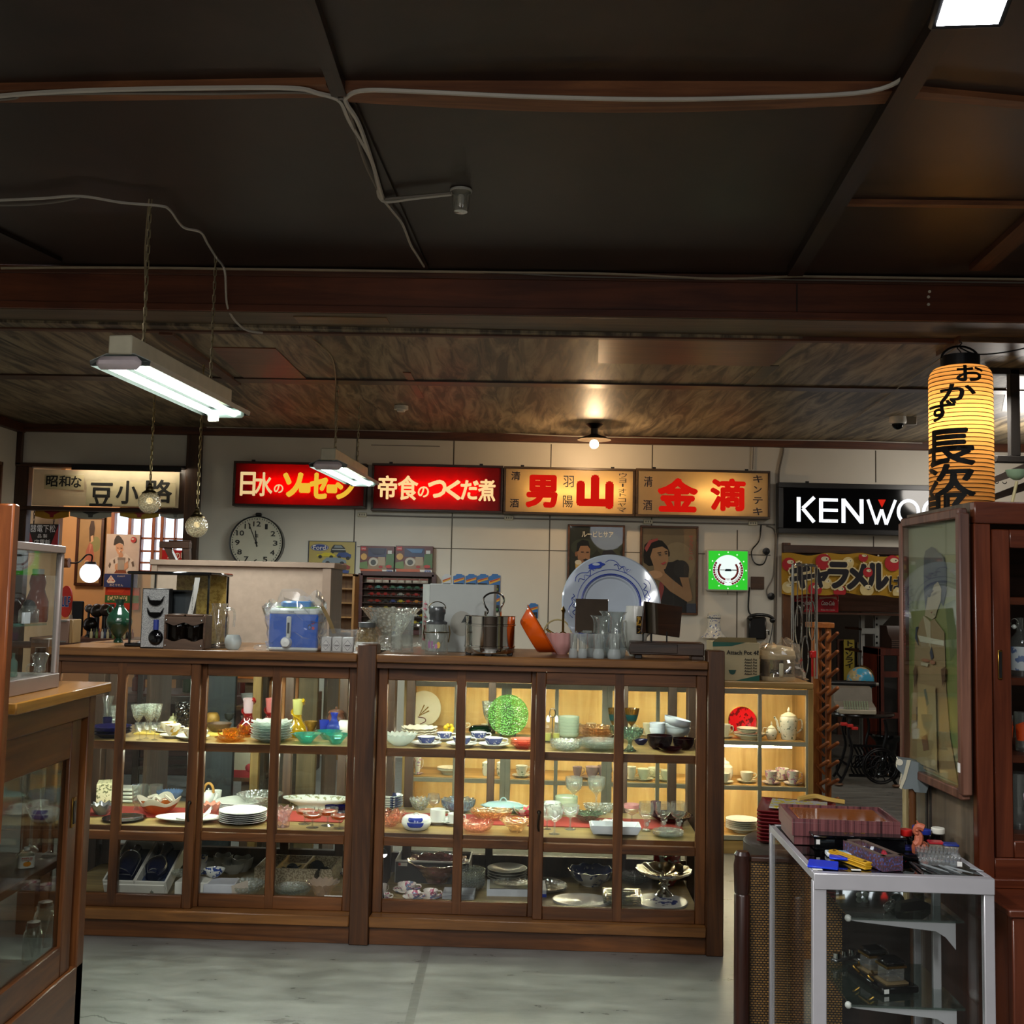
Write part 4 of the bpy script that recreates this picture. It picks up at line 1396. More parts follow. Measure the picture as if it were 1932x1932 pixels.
# small white lamp clipped at the foot of the middle post
p=cpt(.035,.1,.345)
t=thing('clip_lamp','small bright lamp inside the cabinet bottom next to the middle post','lamp',p)
MB().ball((0,0,0),.017,emit('ffffff',26),12,8).build('bulb',t)
mb=MB()
mb.tube(curve([(0,0,.01),(-.008,.01,-.06),(.0,.01,-.15),(.01,.02,-.21)]),.004,BLACK,6)
mb.lathe([(.02,.0),(.012,.014),(.004,.02)],BLACK,12)
mb.build('stem',t)
# ---------------------------------------------------------------- profiles, (radius, height) over (1, 1)
P_PLATE=[(.001,0),(.55,0),(.58,.2),(.8,.55),(1,.9),(1,1),(.96,1),(.62,.5),(.001,.4)]
P_BOWL=[(.001,0),(.42,0),(.43,.07),(.7,.3),(.92,.7),(1,1),(.955,1),(.86,.7),(.62,.32),(.001,.14)]
P_DEEP=[(.001,0),(.55,0),(.57,.05),(.85,.25),(.97,.6),(1,1),(.95,1),(.92,.6),(.78,.28),(.001,.1)]
P_FLARE=[(.001,0),(.36,0),(.4,.1),(.55,.4),(.8,.75),(1,1),(.96,1),(.76,.77),(.5,.43),(.001,.15)]
P_CUP=[(.001,0),(.5,0),(.5,.07),(.7,.22),(.9,.55),(1,1),(.95,1),(.85,.56),(.62,.25),(.001,.12)]
P_MUG=[(.001,0),(.92,0),(1,.05),(1,1),(.93,1),(.93,.08),(.001,.08)]
P_TUMB=[(.001,0),(.8,0),(.84,.05),(1,1),(.95,1),(.78,.09),(.001,.09)]
P_WINE=[(.001,0),(.7,0),(.7,.015),(.14,.05),(.1,.12),(.1,.4),(.3,.46),(.62,.58),(.86,.8),(1,1),(.96,1),(.8,.78),(.55,.6),(.001,.5)]
P_COUPE=[(.001,0),(.62,0),(.62,.02),(.12,.07),(.09,.2),(.1,.46),(.4,.52),(.8,.64),(.97,.82),(1,1),(.96,1),(.92,.82),(.74,.67),(.001,.55)]
P_BALLOON=[(.001,0),(.68,0),(.68,.02),(.14,.07),(.12,.36),(.4,.42),(.85,.54),(1,.72),(.93,.9),(.86,1),(.83,1),(.95,.72),(.8,.56),(.001,.46)]
P_VASE=[(.001,0),(.6,0),(.7,.04),(.98,.2),(1,.34),(.75,.5),(.42,.62),(.36,.75),(.42,.95),(.55,1),(.5,1),(.3,.75),(.001,.62)]
P_COMPOTE=[(.001,0),(.5,0),(.5,.03),(.36,.1),(.17,.25),(.16,.42),(.3,.5),(.75,.6),(.97,.8),(1,1),(.95,1),(.9,.8),(.7,.65),(.001,.55)]
P_STK=[(.001,0),(.5,0),(.52,.12),(.72,.5),(1,.92),(1,1),(.965,1),(.7,.6),(.001,.35)]
P_POT=[(.001,0),(.62,0),(.78,.08),(1,.35),(.98,.6),(.75,.8),(.6,.86),(.001,.86)]
P_BOTTLE=[(.001,0),(.92,0),(1,.05),(1,.55),(.9,.64),(.4,.74),(.32,.82),(.32,.98),(.36,1),(.001,1)]
P_JAR=[(.001,0),(.92,0),(1,.06),(1,.7),(.88,.82),(.75,.86),(.75,.98),(.8,1),(.76,1),(.72,.86),(.001,.1)]
P_TRAY=[(.001,0),(.86,0),(.9,.2),(1,.8),(1,1),(.96,1),(.84,.4),(.001,.35)]
CLEAR=glass('f6f8f6',.05,.03,0,'ffffff',.36)
CUT=glass('f0f4f0',.2,.08,130,'f4f8f4',.4)
CUTB=glass('eef2ee',.3,.1,70,'f4f8f4',.42)
WHITE=P('e4e6e2',.16,var=.04)
CREAM=P('dcd6c2',.2,var=.05)
FLY=spotty('e2ddc6','b3902a',34,.36,.2)
FLP=spotty('e2d9d0','a8506a',38,.27,.2,'7a86a0')
NAVYG=glass('2433a0',.45,.05,0,'10165e')
TEALG=glass('bdeee8',.3,.05,0,'2fb5a8',.4)
AMBER=glass('f8d27a',.3,.06,60,'d8920f',.4)
PINKG=glass('ffe6dc',.3,.07,60,'f2a284',.42)
PEACH=glass('ffeed6',.3,.07,60,'e6b47a',.42)
REDG=glass('e05050',.4,.05,0,'9a1018',.4)
YELG=glass('f6e47a',.5,.05,0,'d2b010',.4)
BLUEG=glass('a9b8f6',.5,.06,0,'4f68d8')
GREENG=glass('c2ecac',.4,.08,120,'7cc05a',.42)
LBLUEG=glass('dbe7f2',.25,.06,60,'9ab4d0',.42)
AMETH=glass('8a5a64',.4,.05,0,'280c12')
SMOKE=glass('c2d4c8',.3,.06,90,'6f8a7a',.42)
MILK=glass('e2f0e0',.6,.15,0,'dce8da')
CELAD=P('b5c0a5',.2,var=.05)
PALEB=P('b4bcc6',.2,var=.08)
LTBLUE=P('9fbfc2',.14,var=.04)
BROWNB=P('4a3524',.6,var=.4,scale=60)
GOLDB=P('8a6a26',.5,.3,.4,60)
BAND=spotty('20306f','c5cad8',75,.2,.2)
SILVER=P('c4c1b8',.12,1.,.05)
GREYW=P('a9a8a0',.25,var=.05)
SHELVES={'T':Z1,'M':Z2,'B':Z0,'C':ZT}
def fit(box,z,rb=.5,v=None,clamp=True,ell=1.):
 """centre point, radius and height of a round thing whose picture outline is BOX and which stands on the level z"""
 x0,y0,x1,y1=box
 xm=(x0+x1)/2
 if v is None or clamp is True:
  P_=onz(xm,y1,z)
  R_=(x1-x0)/2*mpp(P_)
  P_=P_+YC*R_*rb
 else:
  P_=onc(xm,y1,v)
  P_.z=z
 R_=(x1-x0)/2*mpp(P_)
 if clamp:
  u,vv=cuv(P_)
  v2=min(max(vv,.085+R_*ell),max(.09+R_*ell,DEP-.05-R_*ell))
  if clamp=='top':
   v2=min(max(vv,.0+R_*ell*.8),DEP-R_*ell*.8)
  if abs(v2-vv)>1e-4:
  # slide along the line of sight, keeping the level
   Q=onc(xm,y1,v2)
   P_=V((Q.x,Q.y,z))
   R_=(x1-x0)/2*mpp(P_)
 e=(EYE.z-z)/P_.y
 top=aty(xm,y0,P_.y+(R_*ell if e>0 else 0))
 h=top.z-z
 # the back of the rim is what shows as the upper outline
 return P_,R_,max(h,R_*.12)
def it(name,label,cat,box,lev,prof,mt,group=None,v=None,clamp=True,h=None,handle=None,lid=None,**kw):
 """a round (or rounded) vessel on a shelf"""
 z=SHELVES.get(lev,lev)if isinstance(lev,str)else lev
 rb=prof[1][0]if prof[0][0]<.01 else prof[0][0]
 ell=kw.get('ell',1.)
 P_,R_,h_=fit(box,z,rb,v,clamp,ell)
 if h:
  h_=h*(box[2]-box[0])*mpp(P_)
 mb=MB()
 mb.lathe(prof,mt,kw.get('seg',28),kw.get('wave'),ell,kw.get('bands'),kw.get('sup',0),a0=kw.get('a0',0.),R=R_,H=h_)
 o=mb.build(name,loc=P_,rz=-PHI+kw.get('rz',0),label=label,cat=cat,group=group,sharp=kw.get('sharp',50))
 o['R']=R_
 o['H']=h_
 if handle is not None:
  s_,zz0,zz1,out=handle[:4]
  hm=handle[4]if len(handle)>4 else mt
  hb=MB()
  r0=handle[5]if len(handle)>5 else .95
  hb.tube(curve([(s_*R_*r0,0,h_*zz1),(s_*R_*(r0+out),0,h_*zz1),(s_*R_*(r0+out*1.05),0,h_*(zz0+zz1)/2),(s_*R_*(r0-.06),0,h_*zz0)]),max(R_*.07,.003),hm,6)
  hb.build('handle',o)
 if lid:
  lb=MB()
  lz,lr,lh,lm=lid
  lb.lathe([(lr,lz),(lr,lz+lh*.1),(lr*.8,lz+lh*.45),(lr*.22,lz+lh*.6),(.08,lz+lh*.68),(.12,lz+lh*.85),(.09,lz+lh),(.001,lz+lh)],lm,24,R=R_,H=h_,ell=ell)
  lb.build('lid',o)
 return o
ORD=['topmost','second from the top','third from the top','fourth from the top','fifth from the top','sixth from the top','seventh from the top','eighth from the top']
def stack(n,name,what,where,cat,box,lev,prof,mt,ph=.3,group=None,**kw):
 """N nested pieces; each is a thing of its own, PH is the piece's own height over the stack's"""
 z=SHELVES.get(lev,lev)if isinstance(lev,str)else lev
 rb=prof[1][0]
 P_,R_,H_=fit(box,z,rb,kw.get('v'),kw.get('clamp',True),kw.get('ell',1.))
 if kw.get('h'):
  H_=kw['h']*(box[2]-box[0])*mpp(P_)
 if prof is P_BOWL and n>2:
  prof,ph=P_STK,min(ph,1.7/n)
 hp=H_*ph
 st=(H_-hp)/max(1,n-1)
 first=None
 for i in range(n):
  k=n-1-i
  od='lowest' if k==n-1 and n>1 else ORD[k]
  lab='%s, %s, %s'%(what,od,where)
  loc=P_+V((0,0,st*i))
  if first is None:
   mb=MB()
   mb.lathe(prof,mt,kw.get('seg',28),kw.get('wave'),kw.get('ell',1.),kw.get('bands'),kw.get('sup',0),a0=kw.get('a0',0.),R=R_,H=hp)
   first=mb.build(name,loc=loc,rz=-PHI+kw.get('rz',0),label=lab,cat=cat,group=group or('stack of %ss %s'%(cat,where)))
  else:
   dup(first,loc,-PHI+kw.get('rz',0)+(kw.get('twist',0)*i),label=lab)
 return first
def cupset(lab,box,lev,mt,bands=None,side=1,cw=.6,ch=.78,smt=None,group=None,v=None,prof=P_CUP,clamp=True,sl=None):
 """a saucer and the cup that stands on it; BOX is the outline of both"""
 z=SHELVES.get(lev,lev)if isinstance(lev,str)else lev
 P_,R_,H_=fit(box,z,.5,v,clamp)
 mb=MB()
 mb.lathe(P_PLATE,smt or mt,28,R=R_,H=R_*.26)
 mb.build('saucer',loc=P_,rz=-PHI,label=sl or('saucer under the '+lab),cat='saucer',group=(group or 'cups')+' saucers')
 hc=max(H_-R_*.2,R_*.5)
 rc=R_*cw
 c=MB()
 c.lathe(prof,mt,28,None,1.,bands,R=rc,H=hc)
 o=c.build('cup',loc=P_+V((0,0,R_*.115)),rz=-PHI,label=lab,cat='cup',group=group)
 hb=MB()
 hb.tube(curve([(side*rc*.9,0,hc*.85),(side*rc*1.4,0,hc*.85),(side*rc*1.42,0,hc*.5),(side*rc*.8,0,hc*.28)]),rc*.075,smt or mt,6)
 hb.build('handle',o)
 return o
 # ================================================================ what stands in the cabinet on the clock side
 # --- upper shelf
it('vase','tall clear flared glass vase at the very end of the upper shelf','vase',(190,1312,213,1366),'T',[(.001,0),(.55,0),(.7,.06),(.75,.2),(.62,.4),(.72,.75),(1,1),(.95,1),(.68,.75),(.5,.2),(.001,.1)],CLEAR,v=.42)
it('candle_glass','cut crystal beaker behind the first door bar on the upper shelf','glass',(205,1330,224,1367),'T',P_TUMB,CUT,v=.42)
stack(3,'bowl','deep navy glass bowl','at the dark end of the upper shelf','bowl',(170,1364,246,1398),'T',P_BOWL,NAVYG,.5)
it('cutlery_cup','small navy glass cup standing behind the navy bowls','cup',(190,1352,208,1375),'T',P_TUMB,NAVYG,v=.45)
for i,(x0,x1,y0,y1,lab)in enumerate(((241,270,1328,1385,'cut-crystal wine glass, leftmost of the four tall ones'),(262,286,1327,1379,'cut-crystal wine glass at the back of the four tall ones'),(265,293,1327,1386,'cut-crystal wine glass in the middle of the four tall ones'),(283,302,1327,1383,'cut-crystal wine glass beside the flowered cups'))):
 it('wine_glass',lab,'wine glass',(x0,y0,x1,y1),'T',P_WINE,CUT,'tall cut wine glasses',v=(.27,.42,.3,.36)[i])
for x0,x1,y1,lab in((251,270,1397,'small clear stem glass, leftmost of the three in front'),(264,283,1394,'small clear stem glass in the middle of the three'),(278,300,1397,'small clear stem glass nearest the flowered cups')):
 it('stem_glass',lab,'glass',(x0,1362,x1,y1),'T',P_COUPE,CLEAR,'small stem glasses')
cupset('white cup with yellow flowers in front of the dark ice bucket',(297,1362,346,1393),'T',FLY,side=1,smt=WHITE,group='yellow flowered cups')
cupset('white cup with yellow flowers standing further back by the stem glasses',(288,1357,338,1385),'T',FLY,side=1,smt=WHITE,group='yellow flowered cups',v=.34)
cupset('white cup with yellow flowers half hidden behind the door stile',(333,1367,394,1399),'T',FLY,side=1,smt=WHITE,group='yellow flowered cups')
it('sugar_pot','small pale green lidded pot behind the flowered cups','pot',(316,1352,336,1368),'T',P_POT,P('a8ad86',.2),v=.42,lid=(.84,.62,.6,P('a8ad86',.2)))
it('ice_bucket','dark ribbed glass ice bucket behind the flowered cups','bucket',(329,1324,362,1366),'T',P_TUMB,glass('4a4a5a',.35,.06,90,'23232e',.4),v=.45)
P0=cpt(-.93,.33,Z1)
MB().bb(-.19,.25,-.06,.06,0,.006,P('b9a04a',.6,var=.2,scale=60),.001).build('table_mat',loc=P0,rz=-PHI,label='long yellow woven mat under the cups on the upper shelf',cat='mat')
it('wicker_bowl','dark brown wicker bowl behind the amber glass cups','bowl',(386,1361,433,1384),'T',P_BOWL,BROWNB,v=.4)
it('nest_basket','gold wire ball-shaped basket behind the wicker bowl','basket',(388,1338,414,1362),'T',P_POT,GOLDB,v=.52)
it('goblet','small black and gold goblet behind the amber glass cups','goblet',(423,1345,441,1368),'T',P_COUPE,P('1d2325',.3),v=.5)
cupset('amber glass cup on its saucer, nearest the door stile',(405,1369,463,1402),'T',AMBER,side=-1,cw=.55,group='amber glass cups')
cupset('amber glass cup on its saucer behind the other amber one',(440,1364,476,1391),'T',AMBER,side=1,cw=.62,group='amber glass cups',v=.33)
def twistvase(lab,box,lev,c1,c2,v=None):
 z=SHELVES[lev]
 P_,R_,H_=fit(box,z,.6,v)
 mb=MB()
 mb.lathe([(.001,0),(.66,0),(.9,.05),(1,.16),(.92,.27),(.6,.38),(.42,.5),(.4,.6)],c1,28,R=R_,H=H_)
 mb.lathe([(.4,.59),(.44,.75),(.52,1),(.47,1),(.36,.6)],c2,28,R=R_,H=H_)
 o=mb.build('twisted_vase',loc=P_,rz=-PHI,label=lab,cat='vase',group='twisted glass vases')
 q=MB()
 pts,rad=[],[]
 for i in range(15):
  a=-.5+i*.42
  pts.append((R_*(.56-.004*i)*cos(a),R_*.5*sin(a),H_*(.98-i*.036)))
  rad.append(R_*(.2-.008*i))
 q.tube(pts,rad,c1,8)
 q.build('twisted_lip',o)
 return o
twistvase('red glass vase with a white twisted neck, the bigger beside the amber cups',(443,1315,483,1388),'T',REDG,glass('e8d8dc',.6,.1,0,'d8c8d0'),v=.36)
twistvase('red glass vase with a twisted neck partly behind the door bar',(486,1315,526,1384),'T',REDG,glass('f0a8a8',.6,.1,0,'d89090'),v=.44)
twistvase('yellow glass vase with a pale twisted neck behind the white ruffled bowls',(537,1317,577,1392),'T',YELG,glass('e8e8b0',.6,.1,0,'dcdc9c'),v=.36)
stack(7,'ruffled_bowl','white ruffled glass bowl','behind the door bar of the upper shelf','bowl',(474,1355,549,1402),'T',P_BOWL,glass('eef6f4',.6,.08,0,'e2ece8'),.3,wave=(12,.07,.12),twist=.26,seg=48)
it('gold_bowl','small gold wicker bowl behind the teal glass bowls','bowl',(572,1359,597,1380),'T',P_BOWL,GOLDB,v=.42)
it('carafe','blue glass carafe with a narrow neck at the post end','carafe',(613,1343,643,1384),'T',P_VASE,BLUEG,v=.3)
it('tumbler','blue glass cup next to the blue carafe','cup',(600,1357,619,1383),'T',P_TUMB,BLUEG,v=.32)
it('milk_jug','plain white jug behind the blue carafe','jug',(634,1353,662,1384),'T',P_POT,WHITE,v=.38,handle=(-1,.3,.8,.35))
it('hat_pot','brown lidded pot at the back beside the blue carafe','pot',(617,1337,651,1360),'T',P_POT,P('5f3a2a',.4),v=.5,lid=(.84,.9,.3,P('5f3a2a',.4)))
for x0,x1,y0,y1,lab,vv in((550,606,1380,1404,'teal octagonal glass bowl in front, beside the ruffled white stack',None),(607,661,1381,1406,'teal octagonal glass bowl in front, closest to the middle post',None),(590,645,1375,1396,'teal octagonal glass bowl behind the two front ones',.33)):
 it('glass_bowl',lab,'bowl',(x0,y0,x1,y1),'T',P_FLARE,TEALG,'teal glass bowls',v=vv,seg=8,a0=pi/8,sharp=20)
 # --- middle shelf
P0=cpt(-.75,.33,Z2)
RUN=P('8a2a22',.8,var=.1)
MB().bb(-.6,.58,-.1,.11,0,.004,RUN,.001).build('cloth_runner',loc=P0,rz=-PHI,label='dark red cloth runner along the middle shelf of the clock-side cabinet',cat='cloth')
P0=cpt(.7,.36,Z2)
MB().bb(-.66,.62,-.09,.11,0,.004,RUN,.001).build('cloth_runner',loc=P0,rz=-PHI,label='red cloth runner along the middle shelf between the posts',cat='cloth')
P_,R_,H_=fit((178,1472,208,1524),Z2,.8,.26)
MB().bb(-R_,R_,-.06,.06,0,H_,spotty('cfc8a4','6a6a4a',90,.3,.7),.002).build('gift_box',loc=P_,rz=.3,label='pale patterned paper box at the dark end of the middle shelf',cat='box')
it('leaf_dish','silver leaf-shaped dish at the dark end of the middle shelf','dish',(168,1512,209,1540),'M',P_BOWL,P('8a8c90',.25,.7),wave=(9,.08,.1),seg=40)
P_,R_,H_=fit((222,1480,252,1512),Z2,.8,.42)
mb=MB()
for q in range(4):
 mb.bb(-R_*1.3,R_*1.3,-.05+.0*q,.05,H_*(.02+.25*q),H_*(.2+.25*q),P('b5b8b0',.4),.004)
mb.build('lattice_basket',loc=P_,rz=-PHI,label='white slotted plastic basket behind the clear tumblers',cat='basket')
for x0,x1,y0,y1,lab,vv,pr in((245,264,1479,1531,'tall footed clear beer glass in front of the tumblers',.2,[(.001,0),(.66,0),(.7,.05),(.4,.14),(.42,.24),(.8,.36),(1,1),(.95,1),(.74,.38),(.001,.3)]),(256,275,1478,1513,'clear tumbler behind the tall footed glass',.36,P_TUMB),(274,302,1478,1516,'clear ribbed tumbler in front of the blue plate',.34,P_TUMB)):
 it('drinking_glass',lab,'glass',(x0,y0,x1,y1),'M',pr,CLEAR,'clear tumblers on the middle shelf',v=vv)
it('ribbed_plate','blue ribbed plate lying behind the swirled glass dish','plate',(296,1488,343,1508),'M',P_PLATE,P('51688f',.25,var=.2),v=.38,wave=(28,.02,.05),seg=56)
o=it('handkerchief_bowl','amber and white swirled glass bowl with a folded-in rim','bowl',(256,1499,331,1539),'M',P_BOWL,glass('d8873a',.5,.05,0,'a8602a'),wave=(4,.12,.2),seg=48,bands=[(.55,1.1,glass('e8e4da',.7,.06,0,'d8d4ca'),3,8),(.22,.4,glass('e8e4da',.7,.06,0,'c9b49a'),2,4)])
mb=MB()
for a in(.3,2.2,4.3):
 r=o['R']*.6
 mb.tube(curve([(r*cos(a),r*sin(a),o['H']*.8),(r*.5*cos(a+.2),r*.5*sin(a+.2),o['H']*1.15),(r*cos(a+.9),r*sin(a+.9),o['H']*1.02)]),o['R']*.08,glass('e8e4da',.75,.06,0,'e0dcd2'),6)
mb.build('folded_rim',o)
it('plate','shallow glossy black plate at the front of the middle shelf','plate',(194,1539,273,1558),'M',P_PLATE,BLACKG)
o=it('leaf_platter','long white boat-shaped dish crossing behind the door stile','dish',(282,1533,406,1557),'M',P_PLATE,WHITE,ell=.55,seg=40)
mb=MB()
rr=o['R']
mb.sheet(lambda u,q:(rr*(.42+.34*u-.1*q),-rr*.28+rr*.5*u*q,o['H']*.6+rr*.42*u*(1-(2*q-1)**2*.4)),8,6,WHITE)
mb.tube(curve([(-rr*.3,-rr*.2,o['H']*.9),(0,-rr*.28,o['H']*.8),(rr*.3,-rr*.26,o['H']*1.1),(rr*.5,-rr*.15,o['H']*1.8)]),rr*.035,WHITE,6)
mb.build('curled_stem',o)
o=it('teapot','small white teapot with an arched rattan handle','teapot',(378,1488,402,1520),'M',P_POT,P('d5d8d8',.2,var=.05),v=.34,lid=(.86,.5,.25,P('d5d8d8',.2,var=.05)))
mb=MB()
mb.tube([(o['R']*.8*cos(a),0,o['H']*.8+o['R']*1.5*sin(a))for a in[pi*k/12 for k in range(13)]],.006,P('a87a32',.5,var=.3,scale=60),6)
mb.build('rattan_handle',o)
mb=MB()
mb.tube([(o['R']*.85,0,o['H']*.3),(o['R']*1.25,0,o['H']*.5),(o['R']*1.45,0,o['H']*.78)],[.012,.009,.006],P('d5d8d8',.2,var=.05),8)
mb.build('spout',o)
it('small_cup','small white cup standing by the rattan-handled teapot','cup',(398,1489,418,1508),'M',P_CUP,WHITE,v=.4)
it('shell_dish','pale coral shell dish between the boat-shaped dish and the plates','dish',(378,1512,412,1540),'M',P_BOWL,P('c98a78',.3,var=.2),v=.24,wave=(8,.1,.1),seg=40)
stack(5,'plate','white fluted dinner plate','at the back beside the teapot','plate',(400,1500,491,1530),'M',P_PLATE,WHITE,.35,v=.3)
stack(6,'soup_plate','white embossed soup plate','at the front of the middle shelf','plate',(413,1518,502,1559),'M',P_BOWL,WHITE,.4)
it('cut_bowl','wide cut-glass bowl behind the door bar and white plates','bowl',(446,1489,533,1522),'M',P_FLARE,CUTB,v=.4)
o=it('oval_platter','large oval white platter with a floral border','platter',(533,1499,664,1518),'M',P_PLATE,WHITE,v=.38,ell=.42,seg=48,bands=[(.6,.8,spotty('dfe2de','9a9a7a',60,.3,.2),6,8)])
it('ruffled_vase','pale pink ruffled glass vase behind the door bar','vase',(514,1520,552,1567),'M',[(.001,0),(.68,0),(.72,.5),(.7,.62),(.85,.8),(1,1),(.95,1),(.66,.6),(.001,.1)],glass('f6dede',.3,.06,50,'efd8d8',.42),wave=(9,.14,.06),seg=54)
DAISY=glass('ffffff',.01)
ORG=spotty('d5501a','e8a070',60,.25,.3)
for x0,x1,y0,y1,lab,vv in((553,591,1519,1557,'orange-daisy sherbet glass behind, beside the ruffled vase',.2),(570,608,1527,1567,'orange-daisy sherbet glass at the front left of the group',None),(596,635,1520,1560,'orange-daisy sherbet glass in the middle of the group',.18),(622,658,1529,1568,'orange-daisy sherbet glass closest to the post',None)):
 it('sherbet_glass',lab,'glass',(x0,y0,x1,y1),'M',P_COUPE,CLEAR,'orange daisy sherbet glasses',v=vv,bands=[(.56,.9,ORG,7,8)])
for x0,x1,lab,vv in((610,636,'navy glass cup behind the orange-daisy glasses',.32),(628,652,'navy glass cup nearer the post behind the orange-daisy glasses',.28)):
 it('tumbler',lab,'cup',(x0,1517,x1,1540),'M',P_TUMB,NAVYG,'navy cups',v=vv)
 # --- bottom shelf
WBOX=P('c8c5bc',.6,var=.04)
def openbox(name,label,cat,x0,x1,zf,v0,dv,hgt,lev,mt,inner,rz=0.,group=None,lab2=None):
 z=SHELVES[lev]
 a,b=onc(x0,1650,v0),onc(x1,1650,v0)
 u0,u1=cuv(a)[0],cuv(b)[0]
 W=u1-u0
 t=thing(name,label,cat,cpt((u0+u1)/2,v0,z),-PHI+rz,group)
 mb=MB()
 th=.006
 mb.bb(-W/2,W/2,0,dv,0,th,mt)
 mb.bb(-W/2,W/2,0,th,th,hgt,mt)
 mb.bb(-W/2,W/2,dv-th,dv,th,hgt,mt)
 mb.bb(-W/2,-W/2+th,th,dv-th,th,hgt,mt)
 mb.bb(W/2-th,W/2,th,dv-th,th,hgt,mt)
 mb.build('carton',t)
 MB().bb(-W/2+th,W/2-th,th,dv-th,th,th+.01,inner).build('lining',t)
 return t,W
def tilted(name,label,u,v,z,parts,tilt=.5,rz=0.,cat='box',group=None):
 t=thing(name,label,cat,cpt(u,v,z),0,group,rot=(tilt,0,-PHI+rz))
 return t
DKBLUE=glass('2a3f86',.5,.05,0,'16224f',.4)
for i,(u,lab,glab)in enumerate(((-1.085,'white gift box with a blue glass bottle, propped at the dark end','dark blue glass bottle lying in the gift box at the dark end'),(-.955,'white gift box with a blue glass set, propped beside the first box','dark blue glass decanter lying in the second gift box'))):
 W,Dp,Hh=.135,.27,.06
 t=tilted('gift_box',lab,u,.12,Z0+.012,None,tilt=.42,group='white gift boxes with blue glass')
 mb=MB()
 mb.bb(-W/2,W/2,0,Dp,0,.006,WBOX)
 for s_ in(-1,1):
  mb.bb(s_*W/2-.004,s_*W/2+.004,0,Dp,0,Hh,WBOX)
 mb.bb(-W/2,W/2,-.004,.004,0,Hh,WBOX)
 mb.bb(-W/2,W/2,Dp-.004,Dp+.004,0,Hh,WBOX)
 mb.build('carton',t)
 MB().bb(-W/2+.004,W/2-.004,.004,Dp-.004,.008,.018,P('23304f',.5)).build('lining',t)
 q=Matrix.Translation(t.location)@t.rotation_euler.to_matrix().to_4x4()@euler(rx=-pi/2,loc=(0,.02 if i==0 else .03,.06))
 mb=MB()
 mb.lathe(P_BOTTLE if i==0 else P_VASE,DKBLUE,24,R=.05 if i==0 else .048,H=.2)
 o=mb.build('bottle' if i==0 else 'decanter',label=glab,cat='bottle')
 o.matrix_world=q
 mb=MB().bb(-W*.48,W*.48,-.012,-.005,.002,Hh*.8,P('d0cdc4',.6))
 if i:
  mb.art(.03,.03,[('e','6a6e66',50,60,26,24),('r','6a6e66',46,14,54,36)],(0,0,100,100),-.0125,M=Matrix.Translation((0.01,0,.018)))
 mb.build('front_flap',t)
MB().bb(-.07,.07,0,.1,0,.07,WBOX,.003).build('carton_box',loc=cpt(-.775,.09,Z0),rz=-PHI,label='low white carton behind the door stile on the bottom shelf',cat='box')
MB().bb(-.065,.065,0,.11,0,.066,P('b9b9c0',.6),.003).build('carton_box',loc=cpt(-.655,.085,Z0),rz=-PHI+.05,label='low white carton with a card leaning on its side',cat='box')
MB().bb(-.05,.05,0,.003,0,.065,P('cbbcae',.6)).build('card_sign',loc=cpt(-.567,.12,Z0),rot=(-.15,0,1.1),label='beige printed card leaning against the white carton',cat='card')
it('covered_dish','white dish with blue flowers under plastic on the cartons','dish',(380,1634,421,1656),Z0+.072,P_BOWL,spotty('cfd0cc','2a3f7d',45,.3,.15),v=.16)
it('covered_dish','clear-wrapped dish on the carton behind the door stile','dish',(320,1638,352,1655),Z0+.072,P_BOWL,CUT,v=.16)
it('white_cup','white and blue cup at the back above the cartons','cup',(370,1612,388,1650),'B',P_TUMB,spotty('cfd0cc','2a3f7d',45,.25,.15),v=.34)
for x0,x1,y0,y1,lab,vv in((384,416,1617,1640,'grey-white lobed bowl, first of the four at the back',.36),(403,438,1609,1636,'grey-white lobed bowl standing furthest back of the four',.46),(415,457,1622,1650,'grey-white lobed bowl in front of the other three',.26),(438,476,1613,1642,'grey-white lobed bowl nearest the box of black cups',.38)):
 it('lobed_bowl',lab,'bowl',(x0,y0,x1,y1),'B',P_DEEP,GREYW,'grey-white lobed bowls',v=vv,wave=(5,.08,.06),seg=40)
it('bowl','plain white bowl behind the propped gift boxes','bowl',(310,1605,348,1628),'B',P_DEEP,WHITE,v=.42)
# wooden compartment box with black cups
t,W=openbox('wooden_box','open light wooden compartment box holding a black cup set','box',480,626,0,.3,.24,.085,'B',spotty('a99b80','7a6a52',120,.45,.5),wood('a88850','d0b47c','X'))
mb=MB()
for q in(-.22,.12):
 mb.bb(W*q-.004,W*q+.004,.005,.235,.01,.086,wood('a88850','d0b47c','Y'))
mb.bb(-W*.22,W*.12,.11,.118,.01,.08,wood('a88850','d0b47c','X'))
mb.build('dividers',t)
for i,(px,py_,r,lab)in enumerate(((548,1622,.028,'black cup lying in the middle slot of the wooden box'),(590,1618,.034,'big black mug lying in the end slot of the wooden box'),(527,1622,.02,'small black lid in the first slot of the wooden box'),(598,1638,.03,'black mug lying in front in the end slot of the wooden box'))):
 u,v_=cuv(onc(px,py_,.4 if i<3 else .34))
 mb=MB()
 mb.lathe(P_MUG,BLACKG,20,R=r,H=r*2.1)
 mb.tube(curve([(r*.95,0,r*1.7),(r*1.6,0,r*1.6),(r*1.6,0,r*.7),(r*.95,0,r*.5)]),r*.1,BLACKG,6)
 mb.build('mug',loc=cpt(u,v_,Z0+.02+r),rot=(1.2,.35*(i-1),.5),label=lab,cat='mug')
it('ribbed_bowl','clear ribbed glass bowl in front, left of the door bar','bowl',(421,1655,498,1694),'B',P_BOWL,CUTB,wave=(26,.03,.05),seg=78)
stack(2,'ribbed_bowl','clear ribbed glass bowl','under the box of black cups','bowl',(515,1662,582,1696),'B',P_BOWL,CUT,.7,wave=(30,.02,.03),seg=90)
